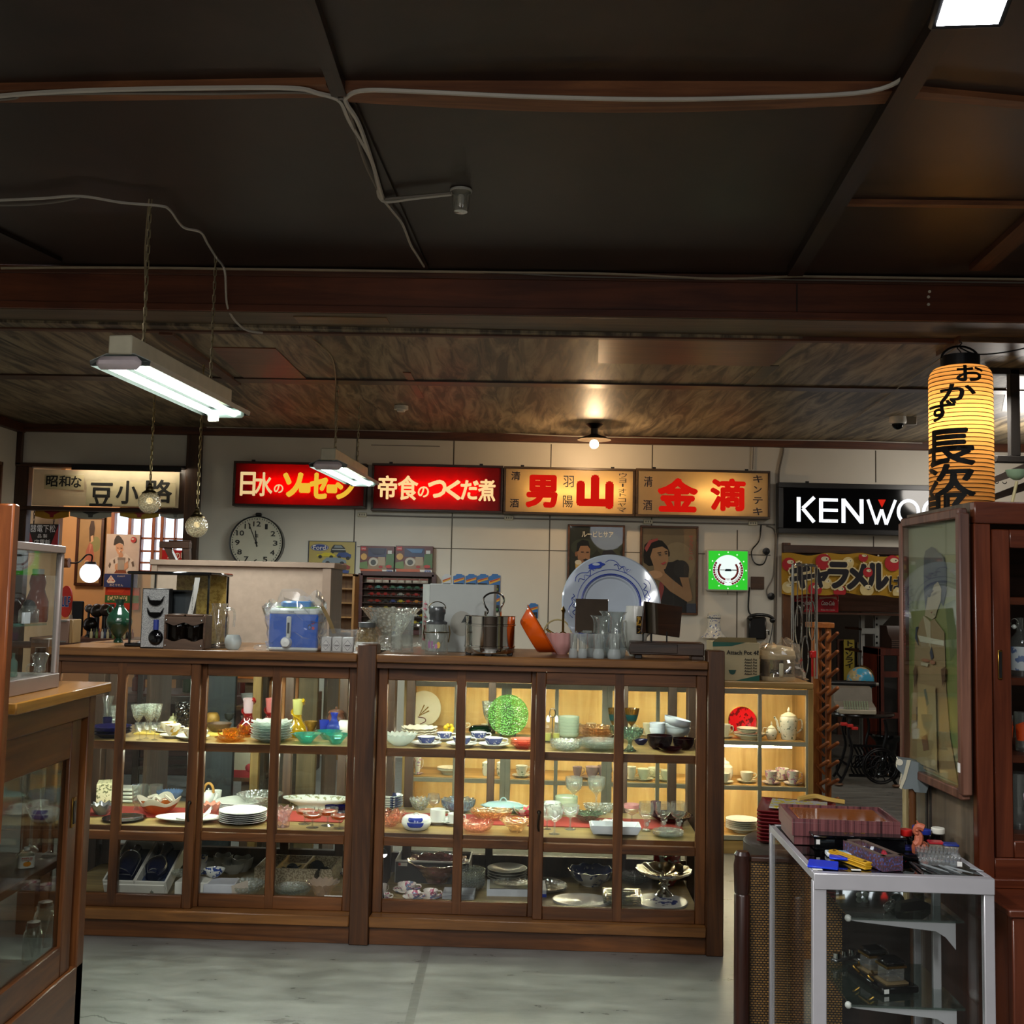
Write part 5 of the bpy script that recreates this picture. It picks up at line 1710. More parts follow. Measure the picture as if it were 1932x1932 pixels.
it('shell_bowl','pale pink shell-shaped glass bowl by the middle post','bowl',(574,1655,637,1697),'B',P_FLARE,glass('f6e6dc',.35,.06,0,'e8d8c8',.42),wave=(16,.08,.06),seg=64)
o=MB().bb(-.05,.05,0,.004,-.0,.035,P('d8d2cc',.5),.001).build('price_card',loc=cpt(-.16,.085,Z0),rot=(-.5,0,-PHI),label='small white card with two lines of writing by the middle post',cat='card')
mb=MB()
mb.text('ミッドセンチュリー',0,.022,.075,.007,BLACK,y=-.0012,ext=.0004)
mb.text('ガラスボウル',0,.012,.05,.006,BLACK,y=-.0012,ext=.0004)
mb.build('lettering',o,recalc=False)
it('small_dish','white dish with a blue rim half hidden by the middle post','dish',(636,1637,668,1654),'B',P_BOWL,spotty('d5d6d2','2a3f7d',40,.3,.15),v=.34)
# ================================================================ the cabinet between the posts
# --- upper shelf
it('openwork_plate','white openwork glass dish at the post end of the upper shelf','dish',(722,1380,786,1409),'T',P_BOWL,glass('eef4f2',.55,.08,0,'e4ece8'),wave=(20,.04,.08),seg=80)
stack(3,'scalloped_dish','cream scalloped dish','on the leaf-shaped wooden tray','dish',(756,1367,822,1394),'T',P_BOWL,CREAM,.55,wave=(14,.05,.08),seg=56,v=.36)
P_,R_,H_=fit((748,1370,828,1395),Z1,.5,.36)
mb=MB()
mb.prism([(-R_*1.15,0),(-R_*.4,R_*.5),(R_*.4,R_*.5),(R_*1.15,0),(R_*.4,-R_*.5),(-R_*.4,-R_*.5)],.0,.008,wood('6a4220','94622f','X'),plane='xy')
mb.build('leaf_tray',loc=P_+V((0,0,.028)),rz=-PHI,label='leaf-shaped wooden tray resting across the cream dishes',cat='tray')if False else None
BB=[(.3,.9,BAND,2,5)]
for x0,x1,y0,y1,lab,vv in((775,833,1384,1411,'blue-banded cup, leftmost of the three in front',None),(840,900,1384,1411,'blue-banded cup behind the door bar, middle of the front three',None),(901,960,1385,1412,'blue-banded cup in front of the green plate',None),(812,862,1377,1399,'blue-banded cup at the back beside the yellow flower',.36),(876,928,1378,1399,'blue-banded cup at the back by the dark green glass',.36)):
 cupset(lab,(x0,y0,x1,y1),'T',WHITE,BB,1,.6,group='blue-banded cups',v=vv)
it('dark_vase','dark green glass vase lying behind the blue-banded cups','vase',(884,1363,928,1386),'T',P_POT,glass('1f6a3a',.5,.05,0,'0c3a1c'),v=.48)
mb=MB()
for k in range(7):
 a=2*pi*k/7
 mb.ball((.016*cos(a),.006*sin(a*2),.03+.016*sin(a)),.011,P('cfae1f',.4),8,6)
mb.cyl((0,0,0),(0,0,.03),.004,P('4a6a2a'),6)
Q=cpt(.265,.5,Z1)
mb.build('glass_flower',loc=Q,label='yellow glass flower ornament behind the blue-banded cups',cat='ornament')
# green plate on its stand
P_,R_,H_=fit((919,1314,996,1392),Z1,.3,.3)
t=thing('green_plate','green dimpled glass plate standing upright on a black easel','plate',P_+V((0,0,R_*1.06)),0,rot=(math.radians(-12),0,-PHI))
mb=MB()
mb.lathe([(.001,0),(.45,0),(.5,.05),(1,.1),(.98,.13),(.48,.08),(.001,.04)],GREENG,60,(30,.025,0),R=R_,H=R_,M=Matrix.Rotation(pi/2,4,'X'))
mb.build('glass_disc',t)
t2=thing('plate_easel','small black easel holding the green glass plate','stand',P_+YC*.02,-PHI)
mb=MB()
for s_ in(-1,1):
 mb.tube([(s_*R_*.35,-.05,.006),(s_*R_*.35,-.03,.03),(s_*R_*.2,.02,R_*1.3)],.004,BLACK,6)
 mb.tube([(s_*R_*.35,-.06,.004),(s_*R_*.35,.06,.004)],.004,BLACK,6)
mb.build('easel_frame',t2)
mb=MB().bb(-.018,.018,.02,.035,0,R_*1.5,BLACK,.006)
mb.build('easel_back',t2)
stack(4,'pink_bowl','small pink glass bowl','beside the green plate','bowl',(962,1390,1009,1413),'T',P_BOWL,glass('ffe0d6',.45,.06,0,'ee9f8a'),.5)
it('tall_goblet','clear cut goblet at the back beside the green plate','glass',(908,1322,930,1372),'T',P_WINE,CUT,v=.5)
# cruet set
P_,R_,H_=fit((1026,1336,1057,1404),Z1,.9,.16)
t=thing('cruet_stand','silver wire cruet stand with a looped carrying handle','stand',P_,-PHI)
MB().lathe([(.001,0),(1,0),(1,.02),(.001,.03)],SILVER,24,R=R_*1.05,H=.3).build('stand_base',t)
mb=MB()
mb.tube([(0,0,0),(0,0,H_*.78)]+[(R_*.35*sin(a),0,H_*.88-R_*.55*cos(a))for a in[2*pi*k/14 for k in range(15)]],.0025,SILVER,6)
mb.build('loop_handle',t)
for s_,lab in((-1,'cruet bottle with yellow oil, on the post side of its stand'),(1,'cruet bottle with yellow oil, on the glass-bowl side of its stand')):
 mb=MB()
 mb.lathe([(.001,0),(.9,0),(1,.04),(1,.42),(.5,.58),(.42,.7),(.001,.7)],CLEAR,16,R=R_*.42,H=H_*.8)
 o=mb.build('cruet_bottle',loc=P_+XC*(s_*R_*.52)+V((0,0,.008)),rz=-PHI,label=lab,cat='bottle',group='cruet bottles')
 MB().lathe([(.001,.02),(.86,.02),(.94,.05),(.94,.3),(.001,.3)],P('b5b45a',.3),16,R=R_*.42,H=H_*.8).build('oil',o)
 MB().lathe([(.001,.7),(.5,.7),(.6,.8),(.4,.9),(.001,.96)],P('d8dcd8',.15),14,R=R_*.42,H=H_*.8).build('stopper',o)
stack(6,'milk_bowl','pale milky glass bowl with a handle tab','beside the cruet stand','bowl',(1053,1349,1093,1394),'T',P_DEEP,MILK,.28,v=.38)
stack(3,'amber_plate','clear pressed-glass plate on peach glass','behind the crystal plates','plate',(1090,1366,1160,1394),'T',P_BOWL,PEACH,.5,v=.4)
stack(2,'crystal_bowl','sparkling cut-crystal bowl','at the front next to the door stile','bowl',(1037,1392,1098,1420),'T',P_DEEP,CUTB,.7)
stack(4,'crystal_plate','scalloped pressed-glass plate','at the front beside the door bar','plate',(1094,1390,1166,1419),'T',P_BOWL,CUT,.4,wave=(18,.03,.04),seg=72)
GOLDG=glass('dcbc7a',.5,.06,0,'7a5a18',.4)
TQ=glass('8fcdd0',.55,.05,0,'1f6a72')
for x0,x1,lab,vv in((1146,1168,'gold and turquoise goblet behind the door bar',.44),(1177,1206,'gold and turquoise goblet standing clear of the door bar',.4)):
 it('goblet',lab,'goblet',(x0,1335,x1,1392),'T',P_WINE,GOLDG,'gold and turquoise goblets',v=vv,bands=[(.56,.72,TQ,6,9)])
it('compote','green-grey ribbed glass compote with a wavy rim, in front','compote',(1165,1371,1214,1419),'T',P_COMPOTE,SMOKE,wave=(14,.05,.02),seg=56)
it('compote','green-grey glass compote partly behind the door bar','compote',(1148,1368,1178,1402),'T',P_COMPOTE,SMOKE,v=.36)
stack(2,'grey_bowl','grey-blue stoneware bowl','on the amethyst bowls','bowl',(1226,1362,1256,1391),Z1+.04,P_DEEP,PALEB,.65,v=.36)
stack(2,'grey_bowl','grey-blue stoneware bowl','beside the cabinet end post','bowl',(1252,1360,1304,1391),Z1+.035,P_DEEP,PALEB,.65,v=.3)
o=it('grey_bowl','grey-blue stoneware bowl leaning tilted on the end stack','bowl',(1252,1352,1303,1372),Z1+.1,P_DEEP,PALEB,v=.3)
o.rotation_euler=(0,.22,-PHI)
it('amethyst_bowl','large dark amethyst glass bowl under the grey bowls','bowl',(1222,1384,1270,1415),'T',P_DEEP,AMETH)
it('amethyst_bowl','dark amethyst glass bowl at the end of the upper shelf','bowl',(1270,1390,1312,1415),'T',P_DEEP,AMETH,v=.24)
it('amethyst_dish','small flat amethyst dish in front of the amethyst bowls','dish',(1243,1407,1289,1420),'T',P_BOWL,AMETH)
it('blue_dish','low cobalt blue glass dish beside the compote','dish',(1196,1393,1223,1406),'T',P_BOWL,NAVYG,v=.26)
# --- middle shelf
stack(5,'plate','white plate with dark blue brushwork','beside the middle post','plate',(712,1495,760,1525),'M',P_PLATE,spotty('dde0dc','35406a',24,.25,.2),.35,v=.36)
it('pink_dish','coral cut-glass dish beside the blue-spotted pot','dish',(706,1526,762,1560),'M',P_BOWL,PINKG,wave=(10,.06,.1),seg=50)
o=it('lidded_pot','round white lidded pot with a cobalt blue blotch','pot',(757,1531,813,1571),'M',[(.001,0),(.6,0),(.82,.12),(1,.42),(1,.62),(.98,.64)],WHITE,seg=36)
rr,hh=o['R'],o['H']
mb=MB()
mb.lathe([(.98,.64),(.94,.8),(.76,.94),(.4,1.0),(.001,1.0)],WHITE,36,R=rr,H=hh)
mb.tube([(rr*.16*cos(a),0,hh*(.99+.11*sin(a)))for a in[pi*k/8 for k in range(9)]],rr*.04,WHITE,6)
ld=mb.build('lid',o)
BLOT=P('22389a',.14,var=.25)
def blot(z0,z1,r_of,a0,a1,par,nm):
 mb=MB()
 pts=[]
 n=10
 mb.sheet(lambda u,q:((r_of(z0+(z1-z0)*q)+.0012)*cos(a0+(a1-a0)*(.5+(u-.5)*(1-.35*(1-q)**2))),(r_of(z0+(z1-z0)*q)+.0012)*sin(a0+(a1-a0)*(.5+(u-.5)*(1-.35*(1-q)**2))),hh*(z0+(z1-z0)*q)),10,6,BLOT)
 mb.build(nm,par,recalc=False)
def rof(z):
 pr=[(0,.6),(.12,.82),(.42,1),(.64,.985),(.8,.94),(.94,.76),(1,.4)]
 for(z0,r0),(z1,r1)in zip(pr[:-1],pr[1:]):
  if z<=z1:
   return rr*(r0+(r1-r0)*(z-z0)/(z1-z0))
 return rr*.4
blot(.3,.63,rof,-pi/2-.55,-pi/2+.62,o,'blue_blotch')
blot(.66,.92,rof,-pi/2-.55,-pi/2+.62,ld,'blue_blotch')
it('cut_bowl','pale cut-glass bowl with a zigzag rim at the back','bowl',(772,1503,812,1527),'M',P_BOWL,CUTB,v=.4,wave=(16,.05,.08),seg=64)
it('brandy_glass','round clear brandy glass behind the white cups','glass',(804,1495,829,1537),'M',P_BALLOON,CLEAR,v=.34)
cupset('plain white cup, left of the two behind the blue-spotted pot',(795,1518,853,1556),'M',WHITE,None,1,.5,group='plain white cups',v=.24,prof=P_MUG)
cupset('plain white cup partly behind the door bar',(830,1527,884,1558),'M',WHITE,None,1,.5,group='plain white cups',v=.2,prof=P_MUG)
it('blue_glass_bowl','pale blue lobed glass bowl behind the door bar','bowl',(832,1502,896,1532),'M',P_DEEP,LBLUEG,v=.36,wave=(12,.05,.05),seg=60)
o=it('tureen','pale blue oval covered dish with a loop on its lid','tureen',(909,1515,990,1527),'M',[(.001,0),(.6,0),(.66,.12),(.9,.55),(1,1),(.96,1)],LTBLUE,v=.36,ell=.55,seg=40)
rr,hh=o['R'],o['H']
mb=MB()
mb.lathe([(1,1),(.97,1.1),(.7,1.45),(.3,1.62),(.001,1.64)],LTBLUE,40,ell=.55,R=rr,H=hh)
mb.tube([(rr*.14*cos(a),0,hh*(1.6+.5*sin(a)))for a in[pi*k/8 for k in range(9)]],rr*.03,LTBLUE,6)
mb.build('lid',o)
mb=MB()
for s_ in(-1,1):
 mb.tube([(s_*rr*.9,0,hh*.8),(s_*rr*1.08,0,hh*1.0),(s_*rr*.95,0,hh*1.15)],rr*.03,LTBLUE,6)
mb.build('side_handles',o)
it('amber_dish','peach pressed-glass oblong dish behind the pink bowl','dish',(886,1523,966,1550),'M',P_BOWL,PEACH,v=.26,sup=5,ell=.6,seg=40)
it('pink_bowl','pink pressed-glass bowl with loop pattern at the front','bowl',(868,1543,930,1573),'M',P_DEEP,PINKG,wave=(10,.05,.06),seg=50)
it('amber_bowl','amber pressed-glass bowl with loop pattern at the front','bowl',(942,1540,1005,1574),'M',P_FLARE,PEACH,wave=(12,.04,.03),seg=60)
it('painted_bowl','green and white painted dish behind the amber bowl','bowl',(967,1519,1012,1541),'M',P_BOWL,spotty('d8dcd4','6fae6a',26,.35,.2,'b04a58'),v=.26)
it('patterned_bowl','white glass bowl with grey dots beside the door stile','bowl',(1022,1510,1058,1546),'M',P_DEEP,spotty('d2dad6','8a9490',60,.25,.15),v=.22)
stack(4,'celadon_bowl','pale green bowl','at the back behind the tall coupes','bowl',(1047,1498,1090,1522),'M',P_DEEP,CELAD,.45,v=.44)
for x0,x1,y1,lab,vv in((1065,1099,1536,'tall engraved coupe glass, left of the two tall ones',.3),(1107,1142,1535,'tall engraved coupe glass, right of the two tall ones',.32)):
 it('coupe_glass',lab,'glass',(x0,1463,x1,y1),'M',[(.001,0),(.7,0),(.7,.015),(.12,.05),(.09,.2),(.1,.5),(.25,.56),(.8,.68),(1,.84),(.95,1),(.91,1),(.95,.84),(.76,.7),(.001,.58)],glass('f4f8f2',.14,.04,0,'ffffff',.4),'tall engraved coupes',v=vv)
for x0,x1,y0,y1,lab in((1029,1063,1521,1576,'low coupe glass at the very front of the shelf'),(1059,1093,1516,1567,'low coupe glass in front of the green leaf dish'),(1019,1045,1528,1566,'low coupe glass half hidden by the door stile')):
 it('coupe_glass',lab,'glass',(x0,y0,x1,y1),'M',P_COUPE,glass('f4f8f6',.16,.04,0,'ffffff',.4),'low coupe glasses')
it('leaf_dish','green glass leaf-shaped dish on the red cloth','dish',(1077,1527,1140,1553),'M',P_FLARE,SMOKE,wave=(9,.09,.08),seg=54,v=.25)
it('crystal_dish','oblong cut-crystal dish at the back under the tall coupes','dish',(1100,1514,1160,1534),'M',P_BOWL,CUTB,v=.4,sup=4,ell=.55,seg=40)
for i,(dz,lab)in enumerate(((0,'white rectangular platter at the bottom of the pair'),(.014,'white rectangular platter on top of the pair'))):
 it('rectangular_platter',lab,'platter',(1113,1556,1209,1580),Z2+dz,P_TRAY,P('d3dae0',.16,var=.04),'white rectangular platters',sup=9,ell=.5,seg=48,h=.16)
it('ruffled_dish','pink-rimmed ruffled dish behind the rectangular platters','dish',(1132,1545,1180,1558),'M',P_BOWL,FLP,v=.24,wave=(9,.06,.1),seg=45)
it('striped_sherbet','footed sherbet glass with pink stripes','glass',(1177,1514,1208,1558),'M',P_COUPE,CLEAR,v=.26,bands=[(.62,.72,P('c98a8a',.2),7,8),(.8,.94,P('c98a8a',.2),8,9)])
PR_AN=[(.001,0),(.62,0),(.66,.04),(.34,.08),(.26,.14),(.36,.22),(.24,.3),(.3,.38),(.2,.43),(.6,.48),(.95,.6),(1,.78),(.9,1),(.86,1),(.95,.78),(.85,.62),(.001,.52)]
for x0,x1,y0,y1,lab in((1205,1234,1510,1570,'goblet with an animal-shaped stem, first of the three'),(1237,1266,1511,1567,'goblet with an animal-shaped stem in the middle of three'),(1265,1295,1510,1570,'goblet with an animal-shaped stem by the cabinet end')):
 o=it('goblet',lab,'goblet',(x0,y0,x1,y1),'M',PR_AN,CLEAR,'animal-stem goblets')
 mb=MB()
 r,h=o['R'],o['H']
 mb.ball((r*.15,-r*.1,h*.24),r*.3,glass('f0f0f0',.25,.05,0,'ffffff',.42),12,8,(1,.8,1.1))
 mb.ball((r*.42,-r*.15,h*.34),r*.17,glass('f0f0f0',.25,.05,0,'ffffff',.42),10,7)
 mb.cyl((r*.38,-r*.1,h*.37),(r*.34,-r*.1,h*.42),r*.05,CLEAR,6)
 mb.cyl((r*.5,-r*.1,h*.37),(r*.54,-r*.1,h*.42),r*.05,CLEAR,6)
 mb.build('animal_stem',o)
stack(3,'glass_saucer','clear glass saucer','in front of the animal-stem goblets','saucer',(1231,1560,1290,1584),'M',P_BOWL,glass('f2f6f2',.14,.05,0,'ffffff',.4),.5)
it('amethyst_plate','dark amethyst glass plate behind the animal-stem goblets','plate',(1228,1528,1310,1556),'M',P_PLATE,AMETH,v=.34)
it('tumbler','pale violet tumbler behind the animal-stem goblets','glass',(1228,1510,1248,1540),'M',P_TUMB,glass('c0b0c0',.3,.05,0,'a890a0'),v=.4)
# --- bottom shelf
P_,R_,H_=fit((745,1625,884,1672),Z0,.9,.2)
t=thing('gift_carton','black and white carton holding a big pressed-glass bowl','box',P_,-PHI)
mb=MB()
W,D_=R_*2,.2
mb.bb(-W/2,W/2,0,.005,0,.095,P('24211f',.4),.001)
mb.bb(-W/2,W/2,D_-.005,D_,0,.1,P('c9c4bb',.5))
for s_ in(-1,1):
 mb.bb(s_*W/2-.003,s_*W/2+.003,.005,D_-.005,0,.1,P('c9c4bb',.5))
mb.bb(-W/2,W/2,-.001,.006,.093,.1,P('d8d4cc',.5))
mb.build('carton',t)
MB().bb(-W/2+.01,W/2-.01,.006,D_-.006,.003,.012,P('c9c4bb',.5)).build('lining',t)
mb=MB()
mb.bb(-W*.46,-W*.34,-.0025,-.001,.075,.09,P('d8d4cc',.5))
mb.bb(-W*.46,-W*.43,-.0032,-.0025,.077,.088,P('b03a30',.5))
mb.text('GATEAU',W*.4,.02,.05,.009,P('8a8580'),y=-.0016,ext=.0005)
mb.build('label',t,recalc=False)
it('fruit_bowl','big pressed-glass bowl with red grapes in the black carton','bowl',(765,1608,880,1668),Z0+.013,P_FLARE,glass('efe6e6',.35,.05,26,'c07a86',.42),v=.3,wave=(12,.04,.04),seg=60)
for x0,x1,y0,y1,lab,vv in((739,792,1660,1687,'pink-flowered cup on its saucer, standing tallest before the black carton',.15),(790,832,1671,1698,'pink-flowered cup beside the square plates',.1),(758,800,1681,1699,'pink-flowered cup lying at the very front of the bottom shelf',.09),(712,740,1680,1700,'pink-flowered cup at the front by the middle post',.1),(714,732,1664,1688,'pink-flowered cup behind, close to the middle post',.17)):
 cupset(lab,(x0,y0,x1,y1),'B',FLP,None,1,.68,smt=FLP,group='pink flowered cups',v=vv)
stack(5,'ribbed_bowl','clear fluted glass bowl','behind the square white plates','bowl',(857,1632,914,1682),'B',P_DEEP,CUT,.45,wave=(34,.015,.0),seg=102,v=.18)
stack(4,'square_plate','grey-white square plate','in front of the fluted bowls','plate',(833,1674,895,1700),'B',P_TRAY,P('b9bcc2',.25),.3,sup=9,ell=.8,seg=40)
stack(4,'soup_bowl','cream rimmed soup bowl','at the back of the bottom shelf','bowl',(919,1627,994,1664),'B',P_BOWL,P('b3afa2',.2),.5,v=.4)
P_,R_,H_=fit((914,1670,1032,1703),Z0,.8,.12)
t=thing('boxed_plate','glass plate packed in a flat white and blue box','box',P_,-PHI+.04)
mb=MB()
W=R_*1.9
mb.bb(-W/2,W/2,-.02,.14,0,.03,P('b9bcc4',.5),.001)
mb.bb(W/2-.045,W/2+.001,-.0215,-.02,0,.014,P('2038a0',.5))
mb.build('carton',t)
MB().bb(-W/2+.012,W/2-.03,-.012,.13,.0302,.032,P('57504c',.3)).build('lining',t)
MB().lathe([(.001,.02),(.6,.02),(1,.2),(.97,.24),(.6,.06),(.001,.06)],CUTB,40,(14,.03,.0),ell=.62,R=W*.38,H=.05,M=Matrix.Translation((-.01,.06,.032))).build('packed_plate',t)
stack(2,'glass_plate','dark-looking clear glass plate','behind the boxed plate','plate',(974,1655,1070,1683),'B',P_BOWL,glass('c8c8c4',.2,.05,70,'c0c0bc',.42),.6,v=.26)
it('serving_bowl','blue and white porcelain bowl with a scalloped rim','bowl',(1072,1629,1158,1669),'B',P_BOWL,spotty('b5b4ae','26355f',22,.3,.15),v=.3,wave=(10,.03,.05),seg=50,bands=[(.3,1.1,spotty('26355f','8a8f98',30,.3,.12),6,8)])
stack(4,'glass_dish','small clear rippled glass dish','beside the silver compote','dish',(1173,1641,1224,1668),'B',P_BOWL,CUT,.5,v=.32)
it('silver_compote','silver-plated pedestal dish with an ornate rim','compote',(1202,1626,1309,1699),'B',[(.001,0),(.42,0),(.42,.05),(.32,.12),(.14,.3),(.12,.4),(.2,.46),(.12,.52),(.2,.62),(.6,.74),(.92,.9),(1,1),(.95,1),(.6,.82),(.001,.76)],SILVER,wave=(14,.03,.015),seg=70)
it('patterned_jar','black, white and red patterned jar behind the silver dish','jar',(1232,1604,1284,1645),'B',P_DEEP,spotty('1c1b1c','d0d0cc',18,.42,.2,'9a2420'),v=.46)
stack(4,'oval_plate','plain white oval plate','at the front, first beyond the boxed plate','plate',(1044,1689,1154,1712),'B',P_PLATE,P('b9b6b0',.14),.45,ell=.75,seg=40)
stack(4,'square_dish','clear square glass dish','between the white oval plates and patterned plates','dish',(1137,1675,1212,1710),'B',P_BOWL,glass('eef2ee',.12,.05,0,'ffffff',.4),.4,sup=8,ell=.8,seg=40)
stack(4,'patterned_plate','white fluted plate with a blue centre','near the cabinet end','plate',(1201,1688,1300,1713),'B',P_PLATE,P('a9a6a2',.2),.4,wave=(30,.01,.0),seg=90,bands=[(.0,.48,spotty('a9a6a2','2a3566',26,.4,.2),7,9)])
# ================================================================ on the counter
TOP=ZT
P_,R_,H_=fit((117,1168,141,1212),TOP,1.,.3,'top')
t=thing('wooden_case','small dark wooden case on the counter next to the glass vitrine','box',P_,-PHI+.12)
MB().bb(-R_*1.3,R_*.7,-.06,.06,0,H_,P('5d4436',.5),.003).build('case_body',t)
MB().bb(R_*.7,R_*1.2,-.06,.06,0,H_,P('6d522c',.5),.002).build('case_side',t)
mb=MB()
for z in(.05,.92):
 mb.bb(-R_*.9,R_*.3,-.064,-.06,H_*z,H_*z+.006,STEEL)
mb.build('metal_clasp',t)
o=it('vase','dark green lobed ceramic vase on the counter','vase',(199,1130,247,1212),TOP,[(.001,0),(.36,0),(.36,.04),(.2,.1),(.5,.2),(.95,.4),(1,.5),(.8,.66),(.38,.8),(.27,.88),(.45,1),(.4,1),(.2,.88),(.001,.8)],P('1e3d2c',.16,var=.35),v=.42,clamp='top',wave=(8,.06,0),seg=48)
mb=MB()
rr,hh=o['R'],o['H']
mb.tube([(-rr*.75+rr*.22*cos(a),0,hh*.74+rr*.3*sin(a))for a in[2*pi*k/14 for k in range(14)]],rr*.06,P('1e3d2c',.16,var=.35),6,True)
mb.build('ring_handle',o)
# glazed display case with black frame
a,b=onc(238,1210,.1),onc(388,1210,.1)
W=(b-a).length
H_=aty(300,1078,a.y).z-TOP
t=thing('glass_display_case','black-framed glass display case with a gold paper back','display case',V(((a+b)/2).to_tuple()[:2]+(TOP,)),-PHI)
mb=MB()
for x in(-W/2,W/2-.008):
 for y in(.02,.3):
  mb.bb(x,x+.008,y,y+.008,.015,H_-.01,BLACKG)
mb.bb(-W/2-.012,W/2+.012,.0,.33,H_-.014,H_,BLACKG,.005)
mb.bb(-W/2-.01,W/2+.01,.0,.33,0,.016,BLACKG,.004)
mb.build('black_frame',t)
mb=MB()
mb.bb(-W/2+.008,W/2-.008,.022,.025,.016,H_-.014,PANE)
mb.bb(-W/2+.002,-W/2+.005,.028,.3,.016,H_-.014,PANE)
mb.build('glass_panes',t)
MB().bb(-W*.2,W/2-.01,.3,.304,.016,H_-.014,spotty('c9aa55','b08e3c',60,.4,.35)).build('gold_back',t)
P_,R_,H2=fit((260,1110,313,1216),TOP,1.,.05,'top')
P_=onc(287,1216,-.0)*1
P_.z=TOP
t=thing('sake_set_box','upright grey presentation box with two black cups and a round black flask','box',P_+YC*.02,-PHI+.05)
W=52*mpp(P_)
H2=aty(287,1110,P_.y).z-TOP
mb=MB()
mb.bb(-W/2,W/2,.0,.045,0,H2,BLACK,.002)
mb.bb(-W/2+.004,W/2-.004,-.002,.0,.005,H2-.004,spotty('b0b0ac','66676a',420,.42,.7))
mb.build('tray',t)
for zc,sc2 in((.83,1),(.63,1)):
 mb=MB()
 mb.prism([(W*.28*cos(a),W*.26*sin(a))for a in[pi+pi*k/14 for k in range(15)]]+[(W*.3,W*.1),(W*.2,-W*.06),(-W*.2,-W*.06),(-W*.3,W*.1)],-.014,-.002,BLACKG,M=Matrix.Translation((W*.02,0,H2*zc)))
 mb.build('sake_cup',t)
mb=MB()
mb.ball((W*.06,-.002,H2*.18),W*.27,BLACKG,22,14,(1,.5,1.05))
mb.build('flask',t)
MB().cyl((W*.06,-.004,H2*.31),(W*.06,-.004,H2*.48),W*.1,P('2a3a8a',.4,var=.3),14).build('flask_neck_ribbon',t)
P_=onc(337,1200,.1)
P_.z=TOP
t=thing('dark_box','dark grey open box standing behind the wooden spice rack','box',P_,-PHI)
k=mpp(P_)
H2=aty(337,1113,P_.y).z-TOP
mb=MB()
mb.bb(-22*k,22*k,.05,.055,0,H2,P('3a3f44',.6))
for s_ in(-1,1):
 mb.bb(s_*22*k-.004,s_*22*k+.004,0,.05,0,H2,BLACK)
mb.bb(-22*k,22*k,0,.05,H2-.006,H2,BLACK)
mb.build('box_body',t)
P_=onc(372,1090,.1)
mb=MB()
mb.sheet(lambda u,q:((u-.5)*.022+.02-.022*q*q-.01*q,-.002-.012*sin(q*2),-q*.2),2,10,P('c9c8c0',.7))
o=mb.build('paper_ribbon',loc=P_+V((0,-.06,0)),rz=-PHI,label='white paper ribbon hanging from the black case frame',cat='ribbon')
mb=MB()
mb.text('あ\nり\nが\nと\nう',.008,-.09,.007,.12,P('55534e'),y=-.018,ext=.0004)
mb.build('lettering',o,recalc=False)
# wooden spice rack
P_=onc(345,1222,-.005)
P_.z=TOP
k=mpp(P_)
t=thing('spice_rack','brown wooden spice rack holding two dark jars','rack',P_,-PHI+.04)
RWD=wood('3f2e22','6b5240','X')
Wr,Hr=88*k,66*k
mb=MB()
for(z0,z1,up)in((0,Hr*.26,1),(Hr*.72,Hr*.93,-1)):
 n=20
 pts=[]
 for i in range(n+1):
  u=i/n
  wv=.006*cos(u*4*pi)
  pts.append((-Wr*.42+Wr*.84*u,(z1+wv)if up>0 else(z0+wv)))
 pts=(pts+[(Wr*.42,z0),(-Wr*.42,z0)])if up>0 else(pts+[(Wr*.42,z1),(-Wr*.42,z1)])
 mb.prism(pts,0,.012,RWD)
for x in(-Wr*.42,Wr*.42):
 mb.bb(x-.005,x+.005,.012,.12,0,Hr*.98,RWD,.003)
mb.bb(-Wr*.42,Wr*.42,.1,.115,0,Hr*.95,RWD,.002)
mb.bb(-Wr*.42,Wr*.42,.012,.1,0,.012,RWD)
mb.bb(-Wr*.38,-.004,.01,.11,Hr*.94,Hr*1.0,RWD,.002)
mb.bb(.004,Wr*.38,.01,.11,Hr*.94,Hr*1.0,RWD,.002)
mb.build('rack_frame',t)
mb=MB()
for x in(-Wr*.38,Wr*.38):
 for z in(Hr*.1,Hr*.82):
  mb.ball((x,-.001,z),.0045,STEEL,8,5)
mb.build('screw_caps',t)
for x,lab in((-Wr*.2,'dark brown glass jar in the spice rack, beside the sake box'),(Wr*.17,'dark brown glass jar in the spice rack, beside the glass pitcher')):
 o=MB().lathe(P_JAR,glass('5a4630',.45,.04,0,'231a12'),22,R=.04,H=Hr*.86).build('spice_jar',loc=P_+XC*x+YC*.055+V((0,0,.013)),rz=-PHI,label=lab,cat='jar',group='dark spice jars')
o=it('pitcher','tall clear glass pitcher with a handle on the counter','pitcher',(392,1138,430,1222),TOP,[(.001,0),(.95,0),(1,.03),(1,.72),(.74,.84),(.72,.92),(.82,1),(.78,1),(.68,.88),(.001,.04)],glass('f4f2ec',.06,.03,0,'f0eee4',.38),v=.16,clamp='top',handle=(1,.5,.84,.7,None,.74))if False else it('pitcher','tall clear glass pitcher with a handle on the counter','pitcher',(392,1138,430,1222),TOP,[(.001,0),(.95,0),(1,.03),(1,.72),(.74,.84),(.72,.92),(.82,1),(.78,1),(.68,.88),(.001,.04)],glass('f4f2ec',.06,.03,0,'f0eee4',.38),v=.16,clamp='top')
mb=MB()
rr,hh=o['R'],o['H']
mb.tube(curve([(rr*.75,0,hh*.88),(rr*1.4,0,hh*.86),(rr*1.55,0,hh*.7),(rr*1.5,0,hh*.48)]),rr*.13,CLEAR,8)
mb.build('handle',o)
